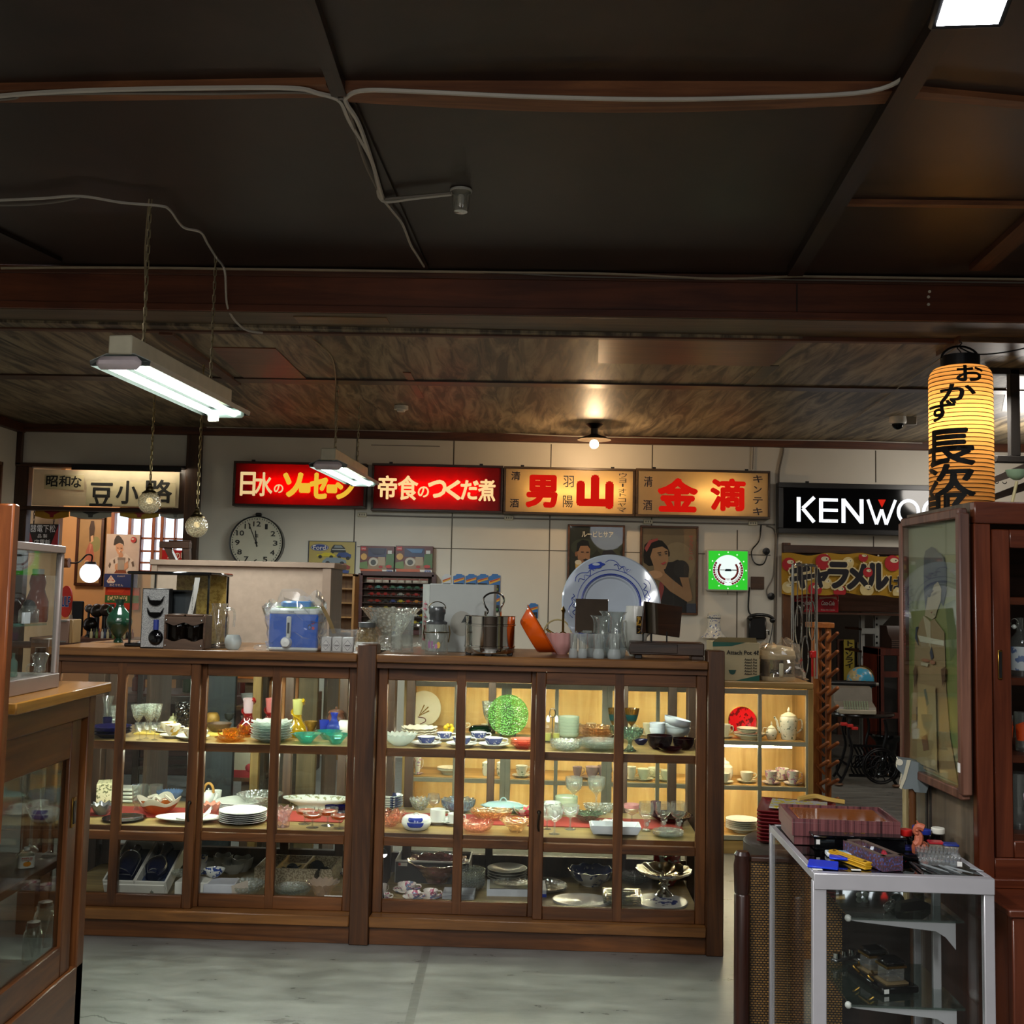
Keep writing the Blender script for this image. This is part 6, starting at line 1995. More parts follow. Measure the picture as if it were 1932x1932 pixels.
it('candle_holder','round frosted white glass candle holder on the counter','candle holder',(423,1197,455,1226),TOP,[(.001,0),(.6,0),(.85,.15),(1,.45),(.95,.75),(.72,1),(.68,1),(.9,.7),(.001,.2)],glass('e8ecec',.75,.2,0,'c9cdca'),v=.07,clamp='top')
# partition board (back of a tall cabinet) behind the counter
a,b=aty(286,1055,5.7),aty(626,1062,5.7)
zt=(a.z+b.z)/2
t=thing('tall_cabinet','beige-backed cabinet standing behind the counter, its back to the camera','cabinet',V(((a.x+b.x)/2,5.7,0)),-PHI*.5)
W=b.x-a.x
BEI=P('a08a78',.7,var=.08,scale=30)
MB().bb(-W/2,W/2-.02,.012,.03,1.06,zt-.03,BEI).build('back_panel',t)
mb=MB()
FB=P('8a7463',.6)
mb.bb(-W/2-.01,W/2+.02,-.01,.36,zt-.03,zt,FB,.003)
mb.bb(-W/2,-W/2+.03,-.004,.012,1.06,zt-.03,FB)
mb.bb(W/2-.045,W/2,-.004,.012,1.06,zt-.03,FB)
mb.build('edge_frame',t)
mb=MB()
mb.bb(W/2-.02,W/2,.012,.35,0,zt-.03,wood('3a2a20','5d473a','Z'))
mb.bb(-W/2,-W/2+.02,.012,.35,0,zt-.03,wood('3a2a20','5d473a','Z'))
mb.build('side_panels',t)
# blue kitchen machine in its plastic bag
P_=onc(552,1222,.04)
P_.z=TOP
k=mpp(P_)
t=thing('food_mincer','blue and white kitchen appliance wrapped in clear plastic on the counter','appliance',P_,-PHI+.03)
BLU=P('1a55b4',.25,var=.1)
MW,MH=92*k,84*k
MB().bb(-MW/2,MW/2,0,.15,.012,MH*.86,BLU,.006).build('body',t)
MB().bb(-MW*.51,MW*.51,-.004,.154,MH*.8,MH*.96,P('cfd4d0',.3),.01).build('top_band',t)
MB().bb(-MW*.51,MW*.51,-.004,.154,0,MH*.1,P('cfd4d0',.3),.008).build('base_band',t)
mb=MB()
mb.bb(-MW*.3,MW*.32,.02,.13,MH*.96,MH*1.12,P('2c7cc0',.3),.008)
mb.bb(-MW*.4,MW*.42,.02,.13,MH*.95,MH*1.0,P('7fb04a',.4),.004)
mb.build('lid',t)
mb=MB()
mb.bb(-MW*.14,-MW*.04,-.01,0,MH*.3,MH*.78,P('c5c8c2',.3),.004)
mb.bb(-MW*.11,-MW*.07,-.013,-.01,MH*.4,MH*.64,BLACK)
mb.build('lever_slot',t)
mb=MB()
mb.lathe([(.001,.03),(.018,.028),(.024,.012),(.024,0)],P('d5d8d4',.3),20,M=Matrix.Translation((-MW*.13,0,MH*.2))@Matrix.Rotation(pi/2,4,'X'))
mb.build('dial_knob',t)
mb=MB()
mb.text('TIGER',-MW*.06,MH*.88,.03,.008,P('3a3f42'),y=-.0045,ext=.0005)
mb.build('lettering',t,recalc=False)
mb=MB()
mb.art(.05,.05,[('e','b3262a',70,60,12,14),('e','20242c',40,50,16,22),('e','3a6ac0',40,52,10,14),('p','b3262a',[(55,20),(80,16),(78,24),(56,28)])],(0,0,100,100),-.0005,M=Matrix.Translation((MW*.36,0,MH*.55)))
mb.build('printed_motif',t,recalc=False)
FILM=glass('fafcfc',.1,.1,0,'ffffff',.45)
mb=MB()
rnd=random.Random(3)
jit=[[rnd.uniform(-1,1)for _ in range(15)]for _ in range(27)]
def bag(u,q):
 a=2*pi*u
 i,j=int(u*26)%26,int(q*14)
 n=jit[i][j]*.016
 bx=(abs(cos(a))**5+abs(sin(a))**5)**(-.2)
 r=1+.05*sin(5*a+3*q)+n*5
 taper=1 if q<.75 else 1-.35*(q-.75)/.25
 x=MW*.56*cos(a)*bx*r*taper-(.12*max(0,q-.6)if cos(a)<0 else 0)
 y=.075+.1*sin(a)*bx*r*taper
 z=MH*1.28*q+n+(-.04 if cos(a)<-.3 and q>.8 else 0)+.02*sin(3*a)*q
 return(x,y,max(z,.002))
mb.sheet(bag,26,14,FILM)
mb.ball((-MW*.62,.02,.012),.03,FILM,10,6,(1.6,1,.5))
mb.build('plastic_bag',t,recalc=False,sharp=25)
mb=MB()
mb.sheet(lambda u,q:(MW*(.5+.28*q)+.012*u,.03+.03*u,MH*(1.02-.62*q)+.01*sin(3*q)),2,8,P('a58c5c',.6))
mb.build('carton_flap',t)
# three white tins in cellophane
for i,(x0,x1,lab)in enumerate(((604,625,'white condiment tin with a diamond label, first of three in cellophane'),(625,645,'white condiment tin with a diamond label, middle of three in cellophane'),(644,667,'white condiment tin with a diamond label, last of three by the post'))):
 P_=onc((x0+x1)/2,1226,.05)
 P_.z=TOP
 k=mpp(P_)
 t=thing('spice_tin',lab,'tin',P_,-PHI+.05*(i-1),'white tins in cellophane')
 w_=(x1-x0)*k/2
 MB().bb(-w_*.92,w_*.92,0,w_*1.6,0,28*k,P('c5c3bf',.4),.004).build('tin_body',t)
 MB().art(w_*1.5,w_*1.9,[('p','8d8a8c',[(50,0),(100,50),(50,100),(0,50)]),('p','cdcac6',[(50,8),(92,50),(50,92),(8,50)]),('r','5a585a',20,46,80,55),('r','8d8a8c',30,60,70,66)],(0,0,100,100),-.0003,M=Matrix.Translation((0,0,13*k))).build('diamond_label',t,recalc=False)
P_=onc(636,1226,.04)
P_.z=TOP
mb=MB()
def wrapf(u,q):
 a=2*pi*u
 bx=(abs(cos(a))**6+abs(sin(a))**6)**(-1/6)
 n=rnd.uniform(-.004,.004)*(1 if q>.5 else .3)
 return(.072*cos(a)*bx*(1+.08*max(0,q-.6))+n,.032+.034*sin(a)*bx*(1 if q<.66 else 1-2.6*(q-.66))+n,.001+.096*q+n*q)
mb.sheet(wrapf,28,10,FILM)
mb.build('cellophane_bag',loc=P_,rz=-PHI,recalc=False,sharp=25,label='clear cellophane bag around the three white tins',cat='bag')
# glass jar with grey lid behind the post
o=it('candy_jar','faceted glass jar with a grey lid behind the middle post','jar',(671,1180,712,1222),TOP,P_JAR,glass('e8dfc8',.25,.06,60,'d2c6a8',.42),v=.28,clamp='top',seg=8,sharp=20)
MB().lathe([(.78,.94),(.78,1.14),(.001,1.14)],P('4a4d4c',.4),24,R=o['R'],H=o['H']).build('lid',o)
MB().lathe([(1.03,.12),(1.03,.34)],P('cdcfc8',.4),8,R=o['R'],H=o['H']).build('paper_label',o)
it('flared_bowl','wide flared cut-glass vase with a leaf pattern on the counter','vase',(678,1146,792,1222),TOP,[(.001,0),(.42,0),(.44,.1),(.36,.3),(.42,.4),(.7,.74),(1,1),(.98,1),(.66,.72),(.36,.36),(.001,.3)],glass('e9e9e4',.3,.12,60,'dcdcd4',.42),v=.34,clamp='top')
o=it('beer_mug','heavy clear glass beer mug with faceted sides','mug',(735,1158,780,1229),TOP,[(.001,0),(1,0),(1.02,.04),(.92,.1),(.94,.5),(1,1),(.9,1),(.84,.14),(.001,.12)],glass('f4f6f4',.08,.03,0,'f4f6f2',.42),v=.08,clamp='top',seg=12,sharp=20)
mb=MB()
rr,hh=o['R'],o['H']
mb.tube(curve([(rr*.9,0,hh*.72),(rr*1.5,0,hh*.7),(rr*1.58,0,hh*.5),(rr*1.5,0,hh*.28),(rr*.9,0,hh*.16)]),rr*.16,CLEAR,8)
mb.build('handle',o)
# white box with faded print
P_=onc(864,1222,.26)
P_.z=TOP
k=mpp(P_)
t=thing('white_carton','big white carton with a faded stain and pink scribble on its end','box',P_,-PHI-.0)
BW=P('a8ada9',.5,var=.05)
Hc=aty(860,1102,P_.y).z-TOP
MB().bb(-56*k,66*k,0,.25,0,Hc,BW,.002).build('carton',t)
mb=MB()
mb.quad([(-74*k,.1,.004),(-56*k,0,.004),(-56*k,0,Hc-.002),(-74*k,.1,Hc-.002)],P('a2a6a0',.5))
mb.build('carton_end',t)
mb=MB()
M_=Matrix.Translation((-65*k,.047,Hc*.45))@Matrix.Rotation(math.atan2(-.1,18*k),4,'Z')
mb.text('中\n古\n品',0,0,.06,Hc*.6,P('a04a58',.6),y=-.004,ext=.0004,M=M_,shear=.3)
mb.build('pink_lettering',t,recalc=False)
MB().art(.11,.12,[('e','96958a',50,50,46,46)],(0,0,100,100),-.0005,M=Matrix.Translation((6*k,0,Hc*.42))).build('faded_stain',t,recalc=False)
# preserving jar
o=it('preserving_jar','small glass preserving jar with a wire clip and a dark lid','jar',(800,1176,846,1231),TOP,[(.001,0),(.9,0),(.95,.06),(.95,.66),(.86,.8),(.86,1),(.8,1),(.88,.64),(.001,.06)],CLEAR,v=.06,clamp='top')
rr,hh=o['R'],o['H']
MB().lathe([(.86,.98),(.86,1.06),(.6,1.12),(.62,1.3),(.7,1.34),(.7,1.5),(.62,1.56),(.001,1.56)],P('5b5d5e',.3,.6),24,R=rr,H=hh).build('lid',o)
mb=MB()
mb.tube([(rr*1.0*cos(a),rr*1.0*sin(a),hh*.72)for a in[2*pi*k_/24 for k_ in range(24)]],.002,OLDBRASS,5,True)
mb.tube([(rr*.7*cos(a),0,hh*1.5+rr*.55*sin(a))for a in[pi*k_/12 for k_ in range(13)]],.002,OLDBRASS,5)
mb.tube([(rr,0,hh*.95),(rr*1.1,0,hh*.7),(rr*.98,0,hh*.4)],.003,OLDBRASS,5)
mb.tube([(-rr,0,hh*.95),(-rr*1.08,0,hh*.7),(-rr*.98,0,hh*.5)],.003,OLDBRASS,5)
mb.build('wire_clip',o)
MB().art(rr*1.2,hh*.4,[('p','8a5a80',[(0,30),(14,10),(18,70),(4,80)]),('p','8a5a80',[(22,20),(36,20),(34,80),(24,80)]),('e','c9a23a',72,50,12,26),('e','9a6a90',56,60,10,20)],(0,0,100,100),-rr*.98,M=Matrix.Translation((0,0,hh*.32))).build('printed_motif',o,recalc=False)
# steel pot
o=it('steel_pot','shiny stainless steel pot with a wire handle on its lid','pot',(875,1160,972,1232),TOP,[(.001,.06),(.94,.06),(.97,.09),(.97,.2),(1,.21),(1,.24),(.97,.25),(.97,.74),(1,.75),(1,.78),(.98,.79),(.98,.98),(1.02,1),(.9,1.0),(.001,.98)],P('cfcdc8',.1,1.,.04),v=.1,clamp='top',seg=48)
rr,hh=o['R'],o['H']
mb=MB()
mb.tube(curve([(rr*.1-rr*.3,0,hh*1.0),(rr*.0-.01,0,hh*1.1),(-rr*.22,0,hh*1.25),(-rr*.28,0,hh*1.42),(-rr*.1,0,hh*1.54),(rr*.2,0,hh*1.58),(rr*.46,0,hh*1.5),(rr*.52,0,hh*1.35),(rr*.4,0,hh*1.18),(rr*.38,0,hh*1.0)]),.0045,CHROME,6)
for q in(-rr*.18,rr*.38):
 mb.cyl((q,0,hh*.99),(q,0,hh*1.1),.007,CHROME,8)
mb.build('lid_handle',o)
mb=MB()
for s_ in(-1,1):
 mb.bb(s_*rr*.8-.012,s_*rr*.8+.012,-rr*.4,-rr*.4+.02,0,hh*.1,BLACK,.003)
mb.bb(-.016,.016,-rr*.93,-rr*.86,0,hh*.09,BLACK,.003)
mb.build('feet',o)
mb=MB()
mb.prism([(-rr*1.12,hh*.8),(-rr*.96,hh*.99),(-rr*.8,hh*1.0),(-rr*.85,hh*.82)],-.02,.02,P('3d4140',.3,.8))
mb.build('side_grip',o)
# orange basin leaning on its rim
ORA=P('d8560f',.18,var=.08)
P_=onc(1016,1232,.14)
k=mpp(P_)
tl=math.radians(35)
ax=V((cos(tl),0,sin(tl)))
RB=53*k
ctr=V((P_.x+.01,P_.y,TOP+RB*.90+.002))
mb=MB()
rot=Matrix.Rotation(math.radians(-68),4,'Y')if False else Matrix.Rotation(math.radians(58),4,'Y')
mb.lathe([(.001,-.52),(.6,-.52),(.66,-.48),(.9,-.06),(.92,0),(1.0,.01),(1.02,.03),(1.0,.05),(.88,.03),(.62,-.44),(.001,-.46)],ORA,40,R=RB,H=RB)
o=mb.build('basin',loc=ctr,rot=(.0,math.radians(58),-PHI),label='bright orange enamel basin leaning on edge beside the steel pot',cat='basin')
# brass scale
P_=onc(1062,1200,.4)
P_.z=TOP
k=mpp(P_)
t=thing('brass_scale','small brass balance scale behind the pink bowl','scale',P_,-PHI)
mb=MB()
mb.lathe([(.001,0),(.028,0),(.022,.012),(.006,.02),(.005,75*k),(.01,80*k),(.001,88*k)],BRASS,14)
mb.build('column',t)
mb=MB()
mb.tube(curve([(-32*k,0,44*k),(-12*k,0,33*k),(0,0,38*k),(12*k,0,33*k),(25*k,0,40*k)]),.005,BRASS,6)
mb.tube(arc(-10*k,36*k,26*k,.1,pi-.1),.004,P('b9a878',.5),5)
mb.build('beam_arm',t)
it('pink_bowl','soft pink lobed bowl on the counter behind the basin','bowl',(1030,1194,1082,1230),TOP,P_DEEP,P('c99590',.35,var=.05),v=.3,clamp='top',wave=(14,.04,.02),seg=56)
SHOT=glass('f2f4f2',.16,.08,0,'eef2f2',.4)
for x0,x1,y1,lab,vv in((1073,1090,1237,'clear sake tumbler with a frosted foot, leftmost of the front row',.04),(1090,1108,1238,'clear sake tumbler with a frosted foot, second of the front row',.035),(1106,1122,1233,'clear sake tumbler with a frosted foot, behind the gap of the front row',.1),(1118,1140,1239,'clear sake tumbler with a frosted foot, third of the front row',.03),(1146,1172,1240,'clear sake tumbler with a frosted foot, biggest, in front of the carafe',.025)):
 it('sake_tumbler',lab,'glass',(x0,1195,x1,y1),TOP,[(.001,0),(.88,0),(1,.05),(1,.2),(.8,.38),(.86,.7),(.92,1),(.88,1),(.74,.4),(.001,.06)],SHOT,'frosted-foot sake tumblers',v=vv,clamp='top',bands=[(0,.35,glass('e6ecec',.6,.15,0,'dfe6e6'),0,4)])
for x0,x1,y0,y1,lab,vv in((1119,1153,1162,1237,'glass carafe with a flared lip, the shorter one',.15),(1140,1183,1154,1239,'glass carafe with a flared lip, the taller one',.12)):
 it('carafe',lab,'carafe',(x0,y0,x1,y1),TOP,[(.001,0),(.7,0),(.84,.05),(.94,.22),(.86,.42),(.62,.6),(.6,.8),(.7,.92),(.98,1),(.94,1),(.62,.9),(.54,.62),(.001,.05)],glass('eef1ee',.14,.05,0,'e8ecea',.42),'flared glass carafes',v=vv,clamp='top',bands=[(0,.3,glass('e2e8e8',.5,.15,0,'d5dcdc'),1,4)])
 # great blue and white platter
P_=onc(1151,1232,.45)
k=mpp(P_)
RP=93*k
PORC=P('b3bcc6',.1,var=.04)
tiltp=math.radians(12)
t=thing('porcelain_platter','huge white porcelain platter with blue cloud painting standing on the counter','platter',V((P_.x,P_.y,TOP+RP*cos(tiltp)+.005)),0,rot=(-tiltp,0,-PHI))
MR=Matrix.Rotation(pi/2,4,'X')
MB().lathe([(.001,-.1),(.5,-.1),(.52,-.04),(.6,.02),(.97,.1),(1,.13),(.97,.15),(.6,.07),(.545,.05),(.52,.0),(.001,-.02)],PORC,72,R=RP,H=RP,M=MR).build('dish_body',t)
COB=P('2a3f9a',.2,var=.3)
mb=MB()
def ys(r):
 return-RP*(.155 if r>.97 else(.075+(r-.6)/.37*.078 if r>.6 else(.058+(r-.545)/.055*.02 if r>.545 else .05)))-.001
def painted(pts,rad):
 mb.tube([(RP*r*cos(math.radians(a)),ys(r)-.0005,RP*r*sin(math.radians(a)))for r,a in pts],rad,COB,4)
for r in(.575,.6,.69):
 painted([(r,a)for a in range(0,361,6)],.0015 if r!=.6 else .003)
pc=[(.82,118),(.86,108),(.84,96),(.76,92),(.74,80),(.80,72),(.78,64),(.84,60),(.82,52)]
def smooth_polar(pc):
 return[(p.x,p.y)for p in curve([(r,a,0)for r,a in pc],6)]
for base in(0,52,-62,-116,105,160):
 painted(smooth_polar([(.84,98+base),(.88,92+base),(.86,84+base),(.78,76+base),(.80,70+base),(.75,66+base),(.79,63+base)]),.0017)
 painted(smooth_polar([(.80,122+base),(.70,128+base),(.78,134+base),(.72,139+base),(.8,143+base),(.78,148+base)]),.0017)
mb.build('blue_lines',t)
mb=MB()
for base in(112,-8,232):
 a0=math.radians(base)
 cx,cz_=RP*.82*cos(a0),RP*.82*sin(a0)
 yy=ys(.82)-.002
 q=.11*RP
 mb.prism([(cx+q*1.5*cos(b_)*(1+.12*cos(5*b_)),cz_+q*.62*sin(b_)*(1+.1*cos(6*b_))+.3*q*cos(b_))for b_ in[2*pi*i/30 for i in range(30)]],yy-.001,yy+.002,COB)
 mb.prism([(cx+q*.7*cos(b_),cz_+q*.26*sin(b_)+q*.25)for b_ in[2*pi*i/20 for i in range(20)]],yy-.0018,yy,PORC)
mb.build('cloud_pattern',t)
MB().lathe([(.001,.0),(.3,.0)],P('9aa5b5',.12),40,R=RP,H=1,M=Matrix.Translation((0,-.0,0))@MR).build('centre',t)if False else None
# mirror stand: two hinged mirrors, wooden base
MIR=P('e8eae8',.02,1.,.0)
P_=onc(1258,1236,.05)
P_.z=TOP
k=mpp(P_)
t=thing('vanity_stand','dark wooden vanity stand with a tilted square mirror on thin posts','vanity',P_,-PHI-.06)
VW=wood('1e130c','4a3220','X')
mb=MB()
mb.bb(-70*k,70*k,0,.15,8*k,32*k,VW,.004)
mb.bb(-71*k,20*k,-.004,.0,12*k,29*k,VW,.002)
mb.bb(-60*k,-46*k,.01,.06,0,8*k,BLACK,.003)
mb.bb(46*k,70*k,.01,.14,0,8*k,VW,.003)
mb.build('base_chest',t)
mb=MB()
for q in(-44,-28,1):
 mb.cyl((q*k,.05,30*k),(q*k,.06,52*k),.0035,BLACK,6)
mb.build('posts',t)
mr=Matrix.Translation((-8*k,.055,75*k))@Matrix.Rotation(.12,4,'Y')@Matrix.Rotation(.28,4,'Z')@Matrix.Rotation(-.1,4,'X')
MB().bb(-38*k,38*k,0,.006,-29*k,29*k,MIR,M=mr).build('mirror',t)
MB().bb(-39*k,39*k,.006,.011,-30*k,30*k,VW,M=mr).build('mirror_back',t)
P_=onc(1116,1196,.2)
P_.z=TOP
t=thing('table_mirror','square unframed mirror standing upright before the big platter','mirror',P_+V((0,0,0)),-PHI+.1)
hm=aty(1116,1130,P_.y).z-TOP
k=mpp(P_)
mb=MB()
mb.bb(-31*k,31*k,0,.006,hm-64*k,hm,MIR,.001)
mb.build('mirror_plate',t)
mb=MB()
mb.bb(-31*k,31*k,.006,.012,hm-64*k,hm,BLACK)
mb.bb(-20*k,20*k,-.01,.05,0,.012,BLACK)
mb.bb(-.006,.006,.006,.018,.01,hm-60*k,BLACK)
mb.build('stand_foot',t)
o=it('white_jug','white jug with a dark painted crest behind the vanity stand','jug',(1176,1143,1222,1214),TOP,[(.001,0),(.5,0),(.85,.2),(1,.5),(.9,.8),(.8,1),(.76,1),(.85,.8),(.001,.1)],P('c9c8c0',.2),v=.28,clamp='top')
mb=MB()
rr,hh=o['R'],o['H']
mb.tube(curve([(-rr*.7,-rr*.3,hh*.7),(-rr*1.1,-rr*.5,hh*.66),(-rr*1.1,-rr*.5,hh*.3),(-rr*.6,-rr*.4,hh*.1)]),rr*.1,P('c9c8c0',.2),6)
mb.build('handle',o)
mb=MB()
mb.sheet(lambda u,q:(rr*1.01*cos(-1.6+u*.7),rr*1.01*sin(-1.6+u*.7),hh*(.45+.35*q)),6,4,spotty('2a211a','b58a3a',60,.4))
mb.build('painted_crest',o)
# ================================================================ lit cabinet in the second row
LC=onz(1535,1615,0)
RLC=-PHI
LX=V((cos(RLC),sin(RLC),0))
LY=V((-sin(RLC),cos(RLC),0))
LWID=2.36
PINE=wood('8a6a36','c0975a','X',.8,.45)
PINEZ=wood('8a6a36','c0975a','Z',.8,.45)
PLY=wood('b08d50','d6b87c','Z',.5,.5)
GFR=P('8f8672',.4)
t=thing('lit_cabinet','warm lit pine display cabinet of tea sets behind the long cabinets','cabinet',LC-LX*LWID/2,RLC)
HL=.972
mb=MB()
h=LWID/2
mb.bb(-h,h,0,.42,HL-.035,HL,PINE,.003)
mb.build('cabinet_top',t)
mb=MB()
for x in(-h,h-.03):
 mb.bb(x,x+.03,.0,.42,0,HL-.035,PINEZ,.002)
mb.bb(-h+.03,h-.03,.0,.42,.0,.07,PINE)
mb.bb(-h+.03,h-.03,.02,.42,.07,.095,PINE)
mb.build('carcass',t)
MB().bb(-h+.03,h-.03,.395,.405,.095,HL-.035,PLY).build('back_panel',t)
LS=(.632,.378)
for z in LS:
 MB().bb(-h+.03,h-.03,.05,.39,z-.02,z,PINE).build('shelf',t)
dw=LWID/4
for i in range(4):
 x0,x1=-h+.012+i*(LWID-.024)/4,-h+.012+(i+1)*(LWID-.024)/4
 mb=MB()
 xm=(x0+x1)/2
 for a_,b_ in((x0,x0+.03),(x1-.03,x1))+(((xm-.011,xm+.011),)):
  mb.bb(a_,b_,.004,.022,.075,HL-.04,GFR,.002)
 for a_,b_ in((.075,.1),(HL-.07,HL-.04),(LS[0]-.022,LS[0]+.002),(LS[1]-.022,LS[1]+.002)):
  mb.bb(x0+.03,x1-.03,.005,.021,a_,b_,GFR,.001)
 d=mb.build('door',t)
 MB().bb(x0+.03,x1-.03,.012,.014,.1,HL-.07,PANE).build('glass_panes',d)
for z,y,mt_ in((HL-.052,.06,LEDW),(LS[0]-.04,.1,LEDW),(LS[1]-.028,.092,LEDW)):
 MB().cyl((-h+.1,y,z),(h-.5 if z==LS[0]-.03 else h-.1,y,z),.006,mt_,8).build('lamp_tube',t)
def lcp(px,v,z):
 d=ray(px,1400)
 q=d*((LC+LY*v-EYE).dot(LY)/d.dot(LY))+EYE
 return V((q.x,q.y,z))
def lit(name,label,cat,x0,x1,y0,z,prof,mt,group=None,v=.2,**kw):
 P_=lcp((x0+x1)/2,v,z)
 k=mpp(P_)
 R_=(x1-x0)/2*k
 H_=max(aty((x0+x1)/2,y0,P_.y).z-z,R_*.15)
 mb=MB()
 mb.lathe(prof,mt,kw.get('seg',24),kw.get('wave'),bands=kw.get('bands'),R=R_,H=H_)
 o=mb.build(name,loc=P_,rz=RLC,label=label,cat=cat,group=group)
 if kw.get('side'):
  s_=kw['side']
  hb=MB()
  hb.tube(curve([(s_*R_*.85,0,H_*.85),(s_*R_*1.4,0,H_*.85),(s_*R_*1.45,0,H_*.5),(s_*R_*.8,0,H_*.25)]),R_*.08,mt,6)
  hb.build('handle',o)
 o['R'],o['H']=R_,H_
 return o
def litcup(lab,x0,x1,y0,z,mt,side=1,v=.16,group=None):
 P_=lcp((x0+x1)/2,v,z)
 k=mpp(P_)
 R_=(x1-x0)/2*k
 MB().lathe(P_PLATE,mt,24,R=R_,H=R_*.25).build('saucer',loc=P_,rz=RLC,label='saucer under the '+lab,cat='saucer',group=(group or 'tea cups')+' saucers')
 hc=max(.03,aty((x0+x1)/2,y0,P_.y).z-z-R_*.12)
 c=MB().lathe(P_CUP,mt,24,R=R_*.64,H=hc).build('cup',loc=P_+V((0,0,R_*.11)),rz=RLC,label=lab,cat='cup',group=group)
 rc=R_*.64
 hb=MB()
 hb.tube(curve([(side*rc*.9,0,hc*.85),(side*rc*1.4,0,hc*.85),(side*rc*1.42,0,hc*.5),(side*rc*.8,0,hc*.28)]),rc*.075,mt,6)
 hb.build('handle',c)
TEA=P('d6d2be',.2,var=.04)
FLT=spotty('dcd8cc','9a86b0',50,.27,.2,'c08aa0')
GRT=spotty('d4d2c4','6a7a6a',60,.2,.2)
# upper row
P_=lcp(1400,.3,LS[0])
k=mpp(P_)
t=thing('red_plate','round red plate with dark rose pattern standing on edge in the lit cabinet','plate',P_+V((0,0,26*k)),0,rot=(-.15,0,RLC))
MB().lathe([(.001,0),(.7,0),(1,.1),(.98,.13),(.7,.05),(.001,.05)],spotty('b3121c','5f0a10',30,.35,.2),40,R=27*k,H=27*k,M=MR).build('plate_body',t)
MB().tube([(26.6*k*cos(a),-.012,26.6*k*sin(a))for a in[2*pi*i/40 for i in range(40)]],.0016,BRASS,4,True).build('gold_rim',t)
for i in range(3):
 lit('plate',('bottom','middle','topmost')[i]+' white saucer plate in the pile before the red plate','plate',1385,1443,1385-i,LS[0]+.012*i,P_PLATE,TEA,'pile of white plates by the red plate',v=.12)
for i in range(2):
 lit('plate',('lower','upper')[i]+' small white plate on top of the pile before the red plate','plate',1390,1434,1376-3*i,LS[0]+.036+.01*i,P_PLATE,TEA,'small plates by the red plate',v=.12)
o=lit('sugar_pot','white lidded sugar pot with a grey garland in the lit cabinet','pot',1445,1466,1370,LS[0],P_POT,GRT,v=.12,side=-1)
MB().lathe([(.7,.82),(.7,.9),(.3,1.02),(.12,1.08),(.16,1.2),(.06,1.34),(.001,1.36)],TEA,20,R=o['R'],H=o['H']).build('lid',o)
o=lit('coffee_pot','tall white coffee pot with a grey garland in the lit cabinet','pot',1471,1505,1352,LS[0],[(.001,0),(.75,0),(.82,.05),(1,.8),(.96,.95),(.88,1),(.001,1)],GRT,v=.14,side=1)
r,hh=o['R'],o['H']
MB().lathe([(.86,1),(.86,1.05),(.4,1.16),(.12,1.2),(.17,1.28),(.05,1.4),(.001,1.42)],TEA,20,R=r,H=hh).build('lid',o)
MB().tube([(-r*.85,0,hh*.3),(-r*1.2,0,hh*.55),(-r*1.3,0,hh*.8),(-r*1.6,0,hh*.98)],[r*.22,r*.16,r*.12,r*.1],GRT,8).build('spout',o)
litcup('white teacup beside the dark end post, lit cabinet top row',1352,1384,1366,LS[0],TEA,1,.14,'top row teacups')
# second row
litcup('plain white teacup with a thin dark rim in the lit cabinet',1390,1428,1456,LS[1],TEA,1,.14,'lower row teacups')
litcup('violet-flowered teacup, front left of the three in the lit cabinet',1437,1473,1454,LS[1],FLT,1,.1,'violet-flowered teacups')
litcup('violet-flowered teacup at the back of the three in the lit cabinet',1456,1496,1449,LS[1],FLT,1,.24,'violet-flowered teacups')
litcup('violet-flowered teacup, nearest the door stile in the lit cabinet',1478,1514,1454,LS[1],FLT,1,.1,'violet-flowered teacups')
o=lit('lidded_jar','white lidded jar half hidden by the dark end post','jar',1350,1383,1436,LS[1],[(.001,0),(.8,0),(1,.3),(.95,.7),(.6,.85),(.62,.9),(.001,.9)],TEA,v=.24)
MB().lathe([(.62,.9),(.5,1.0),(.2,1.06),(.1,1.2),(.001,1.24)],TEA,16,R=o['R'],H=o['H']).build('lid',o)
litcup('white cup beside the lidded jar in the lit cabinet',1350,1384,1458,LS[1],TEA,-1,.1,'lower row teacups')
for i in range(7):
 lit('plate',(['bottom','second','third','fourth','fifth','sixth','topmost'][i])+' white plate of the pile at the foot of the lit cabinet','plate',1370,1432,1560-i,.096+.01*i,P_PLATE,P('d8d8d0',.2),'pile of white plates at the cabinet foot',v=.14)
 # seen through the long cabinet
P_=lcp(798,.33,LS[0])
k=mpp(P_)
t=thing('display_plate','cream plate with a wheat and ribbon motif standing behind the blue-banded cups','plate',P_+V((0,0,33*k)),0,rot=(-.14,0,RLC))
MB().lathe([(.001,0),(.7,0),(1,.1),(.98,.13),(.7,.05),(.001,.05)],TEA,40,R=33*k,H=33*k,M=MR).build('plate_body',t)
mb=MB()
for a,l_ in((.5,.7),(.8,.8),(1.15,.75)):
 mb.tube([(-8*k,-.012,-14*k),(-8*k+30*k*l_*cos(a),-.012,-14*k+30*k*l_*sin(a))],[.002,.004],P('8a6a20'),5)
mb.tube(curve([(-10*k,-.012,-16*k),(2*k,-.012,-18*k),(4*k,-.012,-24*k),(-6*k,-.012,-29*k)]),.003,P('6a2a20'),5)
mb.build('wheat_motif',t)
o=lit('teapot','white teapot at the back between the door bars of the lit cabinet','teapot',856,880,1362,LS[0],P_POT,TEA,v=.2,side=1)
